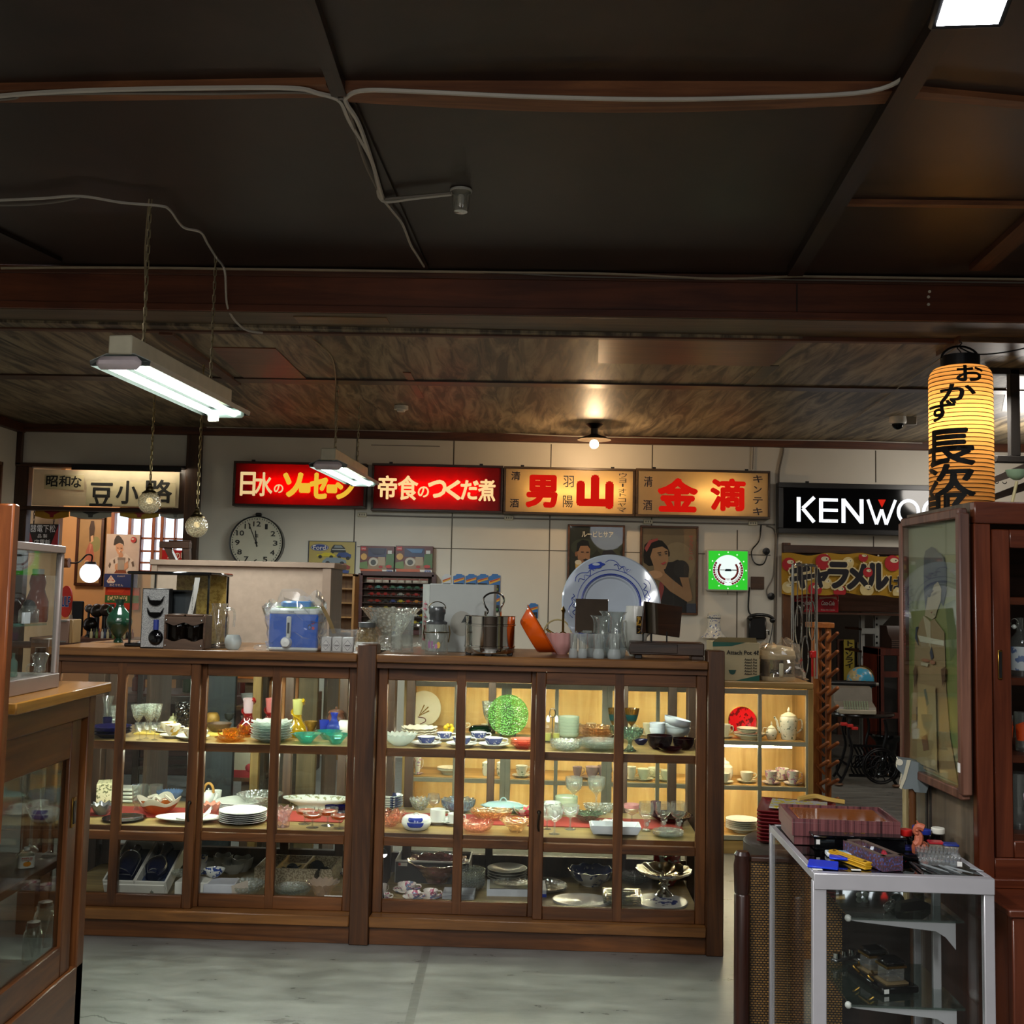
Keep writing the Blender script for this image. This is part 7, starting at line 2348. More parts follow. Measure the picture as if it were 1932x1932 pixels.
for x0,x1,y0,z,m_,lab in((902,928,1366,LS[0],TEA,'white cup half hidden by the green plate'),(1072,1100,1364,LS[0],P('b9a98f',.2),'beige cup behind the crystal plates, nearer the cruet'),(1100,1130,1364,LS[0],P('b9a98f',.2),'beige cup behind the crystal plates, second'),(1126,1152,1366,LS[0],P('b9a98f',.2),'beige cup behind the crystal plates, third'),(1180,1204,1366,LS[0],TEA,'white cup behind the gold goblet'),(1206,1240,1364,LS[0],TEA,'white cup behind the grey stoneware bowls')):
 litcup(lab+', lit cabinet upper row',x0,x1,y0,z,m_,1,.14,'upper row cups seen through the long cabinet')
for x0,x1,y0,m_,lab in((778,800,1428,FLT,'flowered cup at the far end'),(967,1003,1444,GRT,'cup with a grey garland beyond the green plate'),(1076,1104,1446,P('8f7a7c',.2),'mauve cup, first of three'),(1098,1138,1446,P('8f7a7c',.2),'mauve cup in the middle of three'),(1122,1156,1444,P('8f7a7c',.2),'mauve cup, last of three'),(1178,1206,1446,TEA,'white cup next to the cream ones'),(1196,1234,1450,P('c9cdb5',.2),'cream gold-handled cup, the nearer'),(1216,1252,1448,P('c9cdb5',.2),'cream gold-handled cup, behind'),(1240,1276,1453,P('c9cdb5',.2),'cream gold-handled cup, by the cabinet end')):
 litcup(lab+', lit cabinet lower row',x0,x1,y0,LS[1],m_,1,.12 if 'behind' not in lab else .24,'lower row cups seen through the long cabinet')
for i in range(4):
 lit('plate',(['bottom','second','third','topmost'][i])+' white plate of the low pile behind the door bar of the lit cabinet','plate',826,872,1450-i,LS[1]+.01*i,P_PLATE,TEA,'low pile of plates in the lit cabinet',v=.16)
for x0,x1,lab in((911,930,'lidded white mug with a garland, the half hidden one'),(938,960,'lidded white mug with a garland, the clear one')):
 o=lit('lidded_mug',lab,'mug',x0,x1,1440,LS[1],[(.001,0),(.75,0),(.95,.2),(1,1),(.94,1),(.001,.1)],GRT,'lidded mugs in the lit cabinet',v=.14)
 MB().lathe([(1,1),(1.02,1.06),(.5,1.18),(.15,1.2),(.12,1.3),(.001,1.3)],TEA,20,R=o['R'],H=o['H']).build('lid',o)
 # on top of the lit cabinet
a=lcp(1388,.06,HL)
k=mpp(a)
t=thing('appliance_carton','cream and green carton for a cooking pot on the lit cabinet','box',a,RLC)
BXC=P('b3a37e',.6,var=.06)
Hb=aty(1388,1212,a.y).z-HL
MB().bb(-44*k,44*k,0,.24,0,Hb,BXC,.002).build('carton',t)
mb=MB()
mb.art(88*k,Hb,[('p','1f5a4c',[(48,100),(100,84),(100,100)]),('p','1f5a4c',[(0,0),(70,0),(40,10),(0,12)]),('e','1f4a40',42,76,7,8),('r','b3a37e',34,66,50,74),('r','1f4a40',34,72,50,75)],(0,0,100,100),-.0005,M=Matrix.Translation((0,0,Hb/2)))
mb.build('carton_print',t,recalc=False)
mb=MB()
mb.text('Attach Pot 4ℓ',12*k,Hb*.74,60*k,8*k,BLACK,y=-.005,bold=.03,ext=.0005)
for i in range(6):
 mb.text('Attach Pot',27*k,Hb*(.56-.075*i),24*k,4*k,BLACK,y=-.005,bold=.02,ext=.0005,shear=.2)
mb.build('lettering',t,recalc=False)
mb=MB()
mb.quad([(-44*k,0,Hb),(40*k,0,Hb),(34*k,-.05,Hb+.03),(-36*k,-.05,Hb+.03)],BXC)
mb.build('open_flap',t)
a=lcp(1466,.17,HL)
k=mpp(a)
t=thing('wrapped_pot','cream and steel cooking pot wrapped in clear plastic on the lit cabinet','pot',a,RLC)
rp=33*k
mb=MB()
mb.lathe([(.001,0),(.95,0),(1,.06),(1,.13)],P('c9bfa0',.3),36,R=rp,H=64*k)
mb.lathe([(1,.62),(1.03,.64),(1.03,.74),(1,.75),(.98,.86),(.8,.97),(.3,1.02),(.001,1.03)],P('c9bfa0',.3),36,R=rp,H=64*k)
mb.build('enamel_shell',t)
MB().lathe([(.985,.12),(.985,.63)],P('b5b0a2',.15,1.),36,R=rp,H=64*k).build('steel_band',t)
mb=MB()
for q,ch in((-.5,'A'),(-.32,'t'),(-.2,'t'),(-.06,'a'),(.32,'P'),(.5,'o'),(.64,'t')):
 mb.text(ch,0,0,.022,.026,BLACK,M=Matrix.Translation((rp*sin(q),-rp*cos(q)-.002,18*k))@Matrix.Rotation(q,4,'Z'),bold=.01,ext=.0005)
mb.build('lettering',t,recalc=False)
MB().bb(-.012,.012,-rp-.012,-rp,8*k,34*k,P('cfc6a8',.3),.004).build('tap',t)
mb=MB()
jit2=[[rnd.uniform(-1,1)for _ in range(11)]for _ in range(25)]
def bag2(u,q):
 a_=2*pi*u
 n=jit2[int(u*24)%24][int(q*10)]*.012
 r=rp*(1.1+(.5*(1-q)**1.5 if cos(a_)>.2 else .06)*1)*(1 if q<.8 else 1-2.2*(q-.8))+n
 return(r*cos(a_)*1.05,r*sin(a_)*.95,max(.002,70*k*q+n+(.03 if cos(a_)>.3 and q>.7 else 0)))
mb.sheet(bag2,24,10,glass('fdf4ea',.08,.06,0,'fff4e6',.47))
mb.build('plastic_bag',t,recalc=False,sharp=25)
# chrome ring rack standing behind
a=lcp(1518,.32,HL)
k=mpp(a)
t=thing('chrome_rack','tall chrome wire display rack with hanging oval loops','rack',a,RLC+.5)
Hk=aty(1540,1062,a.y).z-HL
mb=MB()
wk=29*k
mb.tube(curve([(-wk,0,0),(-wk,0,Hk*.9),(-wk*.97,0,Hk*.96),(-wk*.8,0,Hk*.98)],4)+curve([(wk*.8,0,Hk*.98),(wk*.97,0,Hk*.96),(wk,0,Hk*.9),(wk,0,0)],4),.009,CHROME,8)
mb.build('outer_frame',t)
mb=MB()
for q in(-.6,-.2,.2,.6):
 mb.tube([(wk*q,0,Hk*.98),(wk*q,.0,Hk*(.45 if q in(-.6,.6)else .3))],.0035,CHROME,6)
mb.build('bars',t)
for q,z in((-.62,.46),(.55,.5),(-.05,.2)):
 mb=MB()
 mb.tube([(wk*q+wk*.27*cos(a_),-.01,Hk*z+Hk*.17*sin(a_))for a_ in[2*pi*i/26 for i in range(26)]],.0035,CHROME,6,True)
 mb.build('wire_loop',t)
mb=MB()
mb.tube([(wk*.66,0,Hk*.02),(wk*.66,0,Hk*.2)],.006,P('c01818',.3),6)
mb.bb(wk*.5,wk*.95,-.01,.01,Hk*.18,Hk*.24,P('c01818',.3),.004)
mb.build('red_clip',t)
# ================================================================ wine rack and the dark room
a=onz(1556,1518,0)
k=mpp(a)
Hk=aty(1556,1180,a.y).z
ORW=wood('8a4a1c','b8722f','Z',rough=.4)
ORX=wood('8a4a1c','b8722f','Y',rough=.4)
t=thing('peg_rack','tall orange pine rack with slanted wooden pegs beside the lit cabinet','rack',a,-PHI)
mb=MB()
for x0,x1 in((-22,-10),(4,13)):
 mb.bb(x0*k,x1*k,.0,.05,0,Hk*.985,ORW,.003)
mb.bb(-6*k,2*k,.1,.14,0,Hk*.985,ORW,.003)
mb.build('uprights',t)
MB().bb(-25*k,18*k,-.02,.18,Hk*.985,Hk*1.0+.02,ORX,.004).build('top_board',t)
for i in range(10):
 z=Hk*(.93-.1*i)
 for s_,x in((-1,-10),(1,8)):
  mb=MB()
  mb.cyl((x*k,.01,z-.03),(x*k+.01,-.19,z+.04),.0135,wood('7a3d16','a8602a','Y',rough=.35),10)
  mb.ball((x*k+.01,-.19,z+.04),.0135,wood('7a3d16','a8602a','Y',rough=.35),10,6)
  mb.build('peg',t)
 mb=MB()
 mb.tube([(-16*k,-.02,z-.01),(-2*k,-.03,z-.075)],.01,wood('7a3d16','a8602a','Y',rough=.35),8)
 mb.build('peg',t)
 # caramel banner
c,W,H=rect(1474,1046,1712,1122,YW-.06)
W*=1.35
t=thing('shop_banner','yellow cloth banner with red daruma dolls and thick dark lettering','banner',c+V((W*.5-W/2.7,0,0)))
BAN=lucent('c99a2c',.25,.8)
mb=MB()
wav=lambda x,z:-.02-.012*sin(x*9)-.01*sin(x*4+z*3)
mb.sheet(lambda u,q:((u-.5)*W,wav((u-.5)*W,q),(.5-q)*H*(1+.05*sin(u*30))-.01*sin(u*12)),40,6,BAN)
mb.build('cloth',t)
XB=lambda px:(px-1474)*mpp(c)-W/2
ZB_=lambda px,py:-((py-1084)-.0208*(px-1593))*mpp(c)
mb=MB()
kc=mpp(c)
for px,py,r,col in((1487,1065,13,0),(1551,1060,15,0),(1598,1062,11,1),(1680,1063,15,0),(1626,1045,9,0),(1556,1100,11,1),(1485,1108,11,1),(1632,1112,13,1),(1535,1112,13,0),(1582,1118,12,0),(1634,1080,9,0),(1690,1122,10,1),(1704,1095,9,0)):
 x,z=XB(px),ZB_(px,py)
 if abs(z)>H*.5-r*kc*.4:
  z=math.copysign(H*.5-r*kc*.55,z)
 mtd=P('b0232a',.8)if not col else P('d9c58a',.8)
 y=wav(x,.5)-.018
 mb.prism([(x+r*kc*cos(b_),max(-H*.5,min(H*.5,z+r*kc*sin(b_))))for b_ in[2*pi*i/20 for i in range(20)]],y,y+.001,mtd)
 mb.prism([(x+r*kc*(.2+.5*cos(b_)),max(-H*.5,min(H*.5,z+r*kc*(.35+.3*sin(b_)))))for b_ in[2*pi*i/16 for i in range(16)]],y-.0015,y-.0005,P('e0d3b0',.8)if not col else P('e6dcb8',.8))
 mb.ball((x+r*kc*.4,y-.002,z+r*kc*.35),r*kc*.09,BLACK,8,5)
mb.build('cloth_pattern',t,recalc=False)
for mt_,b_,y,nm in((P('e0d0a0',.8),.13,-.044,'lettering_outline'),(P('1d1b22',.8),.075,-.0465,'lettering')):
 mb=MB()
 for ch,x0,y0,x1,y1,s2 in(('キ',1490,1064,1527,1108,1),('ャ',1531,1075,1559,1107,1),('ラ',1561,1063,1596,1108,1),('メ',1597,1066,1632,1110,1),('ル',1632,1065,1671,1111,1),('は',1675,1088,1699,1115,.4),('う',1702,1066,1740,1110,1),('ま',1744,1066,1784,1110,1)):
  cx,cy_=(x0+x1)/2,(y0+y1)/2
  g=1.5 if 'out' in nm else 0
  mb.text(ch,XB(cx),ZB_(cx,cy_),(x1-x0+g)*kc,(y1-y0+g)*kc,mt_,y=y,bold=b_*s2,ext=.0008)
 mb.build(nm,t,recalc=False)
mb=MB()
for px in(1558,1655,1740):
 mb.ball((XB(px),-.03,H*.48),.009,P('d9d4c6',.3),8,6)
mb.build('push_pin',t)
# shelf board with red drink cartons, above the doorway
c,W,H=rect(1478,1115,1720,1156,YW+.25)
t=thing('lintel_shelf','brown board shelf across the doorway under the yellow banner','shelf',c)
SHW=wood('54382b','7d5a48','X')
MB().bb(-W/2,W*.9,.16,.2,-H*.45,H*.6,SHW,.003).build('back_board',t)
MB().bb(-W/2,W*.9,-.02,.2,-H/2-.02,-H/2,SHW,.003).build('ledge',t)
zled=c.z-H/2
COKE=P('c4182a',.4,var=.08)
for i,(x0,x1,lab)in enumerate(((1466,1491,'red soft-drink carton at the door jamb end of the shelf'),(1499,1536,'red soft-drink carton behind the chrome rack, with a dark pot before it'),(1542,1582,'red soft-drink carton with white script, clear of the chrome rack'))):
 a,W2,H2=rect(x0,1119,x1,1150,YW+.22)
 t=thing('drink_carton',lab,'carton',V((a.x,a.y,zled)),0,'red soft-drink cartons')
 MB().bb(-W2/2,W2/2,0,.12,0,H2*1.05,COKE,.004).build('carton_body',t)
 MB().art(W2,H2,[('e','9c1220',50,48,30,40),('p','e0b0a8',[(10,6),(90,4),(94,22),(70,14),(40,16),(8,22)])],(0,0,100,100),-.0005,M=Matrix.Translation((0,0,H2/2))).build('carton_print',t,recalc=False)
 mb=MB()
 mb.text('Coca-Cola',0,H2*.56,W2*.62,H2*.26,P('ece6e0',.4),y=-.004,shear=.35,bold=.02,ext=.0005)
 mb.text('Enjoy the Classic',0,H2*.14,W2*.66,H2*.1,P('ece6e0',.4),y=-.004,ext=.0005)
 mb.build('lettering',t,recalc=False)
a,W2,H2=rect(1497,1124,1522,1146,YW+.12)
MB().lathe(P_POT,P('2a1d18',.3),20,R=W2/2,H=H2).build('clay_pot',loc=V((a.x,a.y+.05,zled)),label='dark clay pot on the lintel shelf behind the chrome rack',cat='pot')
# slotted-angle shelving
a,b=aty(1630,1150,9.9),aty(1655,1150,9.9)
AW=P('c9cac4',.4,.0)
x0,x1,x2=aty(1630,1200,9.9).x,aty(1654,1200,9.9).x,aty(1720,1200,9.9).x
zt=aty(1654,1150,9.9).z
t=thing('angle_shelving','white slotted-angle steel shelving standing in the dark room','shelving',V((x0,9.9,0)))
mb=MB()
for x,y in((0,.04),(x1-x0,0),(x2-x0+.2,.5),(x2-x0+.2,0)):
 mb.bb(x-.02,x+.02,y,y+.004,0,zt,AW)
 mb.bb(x-.02,x-.016,y,y+.04,0,zt,AW)
for q in range(24):
 z=zt*(.03+q*.041)
 mb.bb(x1-x0-.007,x1-x0+.009,-.001,.0,z,z+.02,BLACK)
mb.build('uprights',t)
for py in(1150,1186,1228):
 z=aty(1654,py,9.9).z
 mb=MB()
 mb.bb(-.02,x2-x0+.22,.002,.5,z-.02,z,wood('6a4226','96643a','X'))
 mb.bb(-.02,x2-x0+.22,-.002,.002,z-.05,z+.002,AW)
 mb.prism([(x1-x0+.02,z-.05),(x1-x0+.14,z-.05),(x1-x0+.02,z-.18)],-.004,-.001,AW)
 mb.build('shelf',t)
c,W,H=rect(1645,1129,1694,1140,9.95)
MB().bb(-W/2,W/2,0,.2,0,H,spotty('c9cfd2','6a7478',90,.4),.002).build('paper_pack',loc=V((c.x,c.y,zt+H*.9)),label='white speckled packet on top of the slotted-angle shelving',cat='box')
c,W,H=rect(1642,1139,1684,1148,9.93)
MB().bb(-W/2,W/2,0,.2,0,H,spotty('2e3236','b9bdc0',120,.3),.002).build('paper_pack',loc=V((c.x,c.y,zt)),label='dark speckled packet under the white one on the shelving',cat='box')
# treadle table with typewriter
base=onz(1605,1484,0)
k=mpp(base)
zt=aty(1635,1345,base.y+.1).z
t=thing('treadle_table','round-topped table on ornate black cast-iron treadle legs','table',base,-PHI)
mb=MB()
mb.lathe([(.001,zt-.035),(.9,zt-.035),(1,zt-.02),(.98,zt-.003),(.001,zt)],paint('2b211d',.18,var=.3),40,R=64*k,H=1,ell=.62,M=Matrix.Translation((33*k,.18,0)))
mb.build('table_top',t)
IRON=paint('0e0d10',.35,.5)
mb=MB()
for s_,x in((-1,0),(1,64)):
 pts=[(x*k,0,zt-.04),((x+s_*4)*k,0,zt*.75),((x-s_*2)*k,0,zt*.5),((x+s_*10)*k,0,zt*.2),((x+s_*22)*k,0,.02)]
 mb.tube(curve(pts,6),.013,IRON,6)
 mb.tube(curve([(p[0]-s_*10*k,.32,p[2])for p in pts],6),.012,IRON,6)
 mb.tube(curve([((x+s_*8)*k,0,zt*.3),((x+s_*22)*k,0,zt*.36),((x+s_*26)*k,0,zt*.2),((x+s_*16)*k,0,zt*.1)],6),.009,IRON,6)
 mb.ball(((x+s_*22)*k,0,.014),.026,P('6a4a34',.5),10,6,(1.4,1,.5))
mb.tube([(0,.05,zt*.55),(64*k,.05,zt*.55)],.01,IRON,6)
mb.tube([(0,.05,zt*.14),(64*k,.05,zt*.14)],.012,IRON,6)
mb.build('iron_legs',t)
mb=MB()
wc=(54*k,-.03,zt*.3)
for r in(.135,.12,.075,.04):
 mb.tube([(wc[0]+r*cos(a_),wc[1],wc[2]+r*sin(a_))for a_ in[2*pi*i/32 for i in range(32)]],.007 if r>.1 else .005,IRON,6,True)
for i in range(8):
 a_=i*pi/4
 mb.tube([(wc[0]+.04*cos(a_),wc[1],wc[2]+.04*sin(a_)),(wc[0]+.12*cos(a_+.3),wc[1],wc[2]+.12*sin(a_+.3))],.005,IRON,5)
mb.build('drive_wheel',t)
mb=MB()
for i in range(7):
 x=(12+7*i)*k
 mb.tube(curve([(x,.06,zt*.14),(x-.03,.06,zt*.26),(x+.03,.06,zt*.38),(x-.01,.06,zt*.55)],5),.007,IRON,5)
 mb.tube([(x+.03*cos(a_),.05,zt*.33+.05*sin(a_))for a_ in[2*pi*j/12 for j in range(12)]],.006,IRON,5,True)
mb.build('iron_scrollwork',t)
for i,(px,py)in enumerate(((1592,1366),(1603,1369),(1612,1374))):
 q=aty(px,py,base.y-.02)
 MB().bb(-.025,.025,-.02,.02,-.012,.012,P('c22a26',.4),.004).build('red_tag',loc=q,label=['small red plastic tag, highest of three under the table edge','small red plastic tag, middle of three under the table edge','small red plastic tag, lowest of three under the table edge'][i],cat='tag')
a=aty(1614,1343,base.y+.05)
k=mpp(a)
t=thing('typewriter','old grey typewriter on the treadle table','typewriter',V((a.x,a.y,zt)),-PHI-.05)
TYP=P('7d766a',.4)
mb=MB()
mb.prism([(0,.01),(.02,.05),(.13,.085),(.15,.19),(.2,.2),(.34,.2),(.34,.01)],-36*k,36*k,TYP,plane='yz',M=Matrix.Translation((0,-.05,0)))
mb.build('body',t)
mb=MB()
mb.cyl((-48*k,.22,.215),(50*k,.22,.215),.024,BLACK,14)
mb.cyl((50*k,.22,.215),(56*k,.22,.215),.014,P('8a847a',.4),12)
mb.cyl((-54*k,.22,.215),(-48*k,.22,.215),.014,P('8a847a',.4),12)
mb.build('platen_roller',t)
mb=MB()
for r in range(4):
 for c_ in range(10):
  mb.cyl(((-22+c_*4.7+r)*k,-.045+.025*r,.035+.014*r),((-22+c_*4.7+r)*k,-.045+.025*r,.052+.014*r),.007,P('8f9a80',.4),8)
k_o=mb.build('keys',t)
k_o['kind']='stuff'
MB().bb(-34*k,34*k,-.08,-.055,0,.035,P('a39a86',.4),.006).build('front_trim',t)
# globe
a=aty(1623,1283,base.y+.45)
k=mpp(a)
def globemat():
 m,nt,out=newmat(('globe',))
 f=noise(nt,coords(nt,(1,1,.8)),9,5,.6)
 c_=ramp(nt,f,[(.52,'3a94b8'),(.54,'b09a74'),(.66,'8f8a5a')])
 b_=nd(nt,'ShaderNodeBsdfPrincipled',i_Roughness=.3)
 nt.links.new(c_,b_.inputs['Base Color'])
 nt.links.new(b_.outputs[0],out.inputs[0])
 return m
t=thing('desk_globe','blue world globe standing behind the typewriter','globe',V((a.x,a.y,zt)))
MB().ball((0,0,a.z-zt),25*k,globemat(),28,18).build('globe_ball',t)
mb=MB()
mb.lathe([(.001,0),(.09,0),(.085,.012),(.02,.03),(.012,a.z-zt-25*k),(.001,a.z-zt-25*k)],BLACK,20)
mb.tube([(26.5*k*cos(a_),0,a.z-zt+26.5*k*sin(a_))for a_ in[-pi/2+pi*i/14 for i in range(15)]],.006,BRASS,6)
mb.build('globe_stand',t)
# hourglass stool
a=onz(1686,1476,0)
k=mpp(a)
Hs=aty(1686,1395,a.y).z
MB().lathe([(.001,0),(.92,0),(1,.03),(.95,.1),(.55,.4),(.5,.55),(.62,.8),(1,.96),(.98,1),(.001,1)],paint('0a0c0c',.12),40,R=36*k,H=Hs).build('hourglass_stool',loc=a+YC*.38+XC*.07,label='glossy black hourglass-shaped stool in the dark room',cat='stool')
# red-brown glazed cabinet in the dark room, register on it
a=aty(1700,1230,9.2)
x0=aty(1657,1230,9.2).x
zt2=aty(1690,1224,9.2).z
RB_=wood('3d170f','6b2c1c','Z')
t=thing('glazed_cabinet','red-brown glazed cabinet in the dark room beyond the tall cabinet','cabinet',V((x0,9.2,0)))
mb=MB()
mb.bb(0,1.1,0,.4,zt2-.06,zt2,RB_,.004)
for x in(0,.17,.36,.55,.74):
 mb.bb(x,x+.05,0,.03,0,zt2-.06,RB_,.003)
for z in(.0,.45,.8):
 mb.bb(0,1.1,.002,.028,z,z+.05,RB_)
mb.bb(0,.02,0,.4,0,zt2,RB_)
mb.build('cabinet_frame',t)
MB().bb(.02,1.1,.35,.37,0,zt2,P('241512',.6)).build('cabinet_back',t)
MB().bb(.02,1.1,.012,.015,.05,zt2-.06,PANE).build('glass_panes',t)
c,W,H=rect(1686,1180,1716,1222,9.2)
t=thing('cash_register','dark antique cash register on the red-brown cabinet','register',V((c.x,9.25,zt2)))
mb=MB()
mb.prism([(0,0),(0,H*.4),(.08,H*.62),(.12,H),(.3,H),(.3,0)],-W/2,W/2+.1,P('3a2a24',.4),plane='yz')
for q in range(4):
 mb.bb(-W/2,W/2,-.006,.0,H*(.06+.09*q),H*(.1+.09*q),P('5a443a',.4))
mb.build('register_body',t)
# tall yellow sign
c,W,H=rect(1592,1207,1612,1262,11.6)
t=thing('tall_sign','narrow yellow upright sign with black characters in the dark room','sign',c)
MB().bb(-W/2,W/2,0,.02,-H/2-.12,H/2,P('b5a63a',.6)).build('board',t)
MB().bb(-.03,.03,.02,.06,-c.z,H/2,P('3a2a20',.6)).build('support_post',t)
mb=MB()
mb.text('ト\nイ\nソ\nラ\nイ',0,0,W*.7,H*.92,BLACK,y=-.003,bold=.04,ext=.001)
mb.build('lettering',t,recalc=False)
c,W,H=rect(1580,1206,1592,1262,11.65)
MB().bb(-W/2,W/2,0,.03,-c.z,H/2,P('5a3320',.6)).build('brown_board',loc=c,label='plain brown board beside the narrow yellow sign',cat='board')
c,W,H=rect(1617,1212,1630,1255,12.57)
t=thing('framed_picture','small framed picture in the dark room beside the yellow sign','picture',c)
MB().bb(-W/2,W/2,0,.02,-H/2,H/2,P('6f5a3c',.5)).build('frame',t)
MB().bb(-W*.38,W*.38,-.003,0,-H*.42,H*.42,P('5f6a66',.5)).build('picture',t)
point_lamp('shelving_fill',(4.9,9.75,2.0),22,(1,.85,.7),.1)  # unseen point lamp added to stand for window light on the shelving
# ================================================================ the side room seen through the opening on the clock side
point_lamp('side_room_fill',(-4.6,10.2,2.45),30,(1,.86,.7),.12)  # unseen warm point lamp added to light the side room
c=aty(170,1081,10.0)
k=mpp(c)
t=thing('globe_wall_lamp','glowing white globe lamp on a curved wall bracket','lamp',c)
MB().ball((0,0,0),18.5*k,emit('f4f8ff',2.6),28,18).build('globe_shade',t)
mb=MB()
mb.tube(curve([(-38*k,.0,18*k),(-22*k,0,20*k),(-8*k,0,34*k),(2*k,0,32*k),(1*k,0,18*k)],6),.008,BLACK,6)
mb.lathe([(.001,22*k),(9*k,21*k),(11*k,16*k)],P('3a3f44',.4),20)
mb.build('bracket_arm',t)
mb=MB()
mb.cyl((-40*k,0,18*k),(-50*k,0,18*k),9*k,wood('5a3014','8a5226','X'),20)
mb.build('wall_rose',t)
a=aty(122,1000,10.1)
struct(MB().bb(-5.9,a.x,9.95,10.05,0,2.7,ROOM),'wall_side_room_stub')
panel('framed_print','tall dark-framed print of a woman in pink, behind the globe lamp','picture',(143,974,195,1105),11.365,.03,P('3a1d14',.5),[('r','a98f66',0,0,100,280),('e','8a9060',76,110,22,34),('p','3a2a22',[(44,40),(50,8),(64,8),(70,40),(66,92),(48,100)]),('p','d8b490',[(52,76),(64,70),(66,96),(54,104)]),('p','b06a5a',[(26,250),(34,140),(48,104),(62,110),(72,160),(70,270),(28,270)]),('e','d8b490',42,190,12,9),('p','c98a78',[(50,108),(60,112),(50,150)])],(0,0,100,280),frame=wood('30160d','4f281a','Z'),fw=.03)
panel('wall_poster','poster of a smiling woman in a white kimono holding a jar, on the bright window','poster',(199,1008,262,1108),11.35,.01,P('cfc8c4',.5),[('r','d2cac4',0,0,100,160),('p','1c1614',[(22,34),(24,16),(30,4),(36,3),(44,10),(52,22),(54,36),(50,30),(40,26),(28,34)]),('p','d6a888',[(28,32),(38,27),(50,32),(52,48),(44,60),(36,60),(30,48)]),('p','c99a7c',[(38,58),(50,56),(54,68),(40,72)]),('p','e0dcd6',[(6,118),(14,78),(36,66),(46,80),(58,56),(84,78),(98,112),(92,118)]),('p','8a4a34',[(28,118),(34,108),(62,108),(66,118)]),('p','6a5f58',[(10,96),(14,84),(18,92),(14,104)]),('p','6a5f58',[(78,84),(84,80),(88,96),(82,98)]),('p','6a5f58',[(24,80),(28,74),(30,86),(26,90)]),('p','6a5f58',[(68,70),(74,74),(70,84)]),('p','d6a888',[(30,92),(40,86),(40,110),(30,106)]),('p','d6a888',[(56,90),(68,80),(70,100),(58,110)]),('r','a8a8a4',38,76,58,108),('r','8a8480',37,70,59,78),('p','f2ece6',[(38,50),(46,50),(43,54)]),('e','2a1a16',36,42,2,1),('e','2a1a16',46,42,2,1),('r','1f3a78',0,120,100,160),('p','e6e2da',[(8,142),(20,124),(34,142),(30,148),(12,148)]),('p','b32a2a',[(11,142),(20,128),(31,142)]),('e','b8202a',82,16,8,9),('e','d2cac4',80,14,4,3)],(0,0,100,160),texts=[('おとりせん',18,150,58,157,P('e8e4dc'),.01),('まんねんや',40,124,62,129,P('e8e4dc'),0),('金',14,131,27,146,P('f0ece4'),.02)])
c,W,H=rect(51,990,110,1026,9.9)
W*=1.0
t=thing('hanging_sign','black and red hanging shop sign with white characters','sign',c)
H*=1.5
MB().bb(-W/2,W/2,0,.02,-H*.62,H*.36,P('0d0d10',.3)).build('board',t)
MB().art(W,H*.98,[('p','8a1a1c',[(0,0),(22,74),(22,100),(0,100)]),('p','8a1a1c',[(100,0),(78,74),(78,100),(100,100)])],(0,0,100,100),-.0006,M=Matrix.Translation((0,0,-H*.13))).build('corner_pattern',t,recalc=False)
mb=MB()
WT_=P('c9c6bd',.5)
mb.text('器電下松',0,H*.2,W*.8,H*.26,WT_,y=-.003,bold=-.0,ext=.0006)
mb.text('品 製',0,-H*.06,W*.3,H*.13,WT_,y=-.003,ext=.0006)
mb.text('店電飯',0,-H*.28,W*.52,H*.2,WT_,y=-.003,ext=.0006)
mb.build('lettering',t,recalc=False)
mb=MB()
for x in(-W*.32,W*.32):
 chain(mb,(x,.01,H*.36),(x,.01,H*.36+.16),BLACK,.03)
mb.build('hanging_chain',t)
# valance strips under the opening
for i,(x0,x1,cA,cB,lab)in enumerate(((66,130,'c08a1e','8f1c22','yellow and red scalloped paper valance over the hanging sign'),(132,210,'b9b8a8','4a4a46','white and grey scalloped paper valance beside the globe pendant'),(226,300,'c9a23a','b04a44','yellow and red scalloped paper valance behind the globe pendant'),(302,360,'c9c8bc','9a9a90','white scalloped paper valance by the dark wall post'))):
 c,W,H=rect(x0,966,x1,974,9.486)
 mb=MB()
 n=18
 mb.prism([(-W/2,.06)]+[(W/2,.06)]+[(W/2-W*j/n,-.02-.025*abs(sin(pi*j/n*1)))for j in range(n+1)],0,.003,P(cA,.7))
 mb.prism([(-W*.3,.06),(W*.3,.06),(W*.22,.02),(W*.06,-.005),(W*.05,-.03),(-W*.05,-.03),(-W*.06,-.005),(-W*.22,.02)],-.003,-.001,P(cB,.7))
 mb.build('paper_valance',loc=c,label=lab,cat='valance')
c,W,H=rect(310,1038,354,1055,11.36)
W*=1.2
t=thing('red_banner','red cloth with white characters hanging in the side room window','banner',c)
MB().bb(-W/2,W/2,0,.006,-H,H/2,P('b5121f',.8)).build('cloth',t)
mb=MB()
mb.text('氷の味',W*.05,-H*.1,W*.7,H*.8,P('f0ebe6',.8),y=-.003,bold=.03,ext=.0006)
mb.build('lettering',t,recalc=False)
a=aty(334,1030,5.88)
k=mpp(a)
t=thing('wooden_trestle','dark wooden trestle end standing on the beige-backed cabinet','trestle',a)
mb=MB()
mb.bb(-34*k,22*k,0,.06,-4*k,8*k,W_DARK,.003)
mb.bb(-18*k,22*k,.01,.05,8*k,11*k,W_DARK,.003)
mb.prism([(-26*k,-4*k),(-14*k,-4*k),(2*k,-34*k),(-10*k,-34*k)],.01,.05,W_DARK)
mb.prism([(10*k,-4*k),(22*k,-4*k),(24*k,-34*k),(14*k,-34*k)],.01,.05,W_DARK)
mb.build('trestle_frame',t)
a=aty(124,1135,9.92)
k=mpp(a)
t=thing('oval_sign','round orange-red petrol sign with blue capital letters','sign',a)
mb=MB()
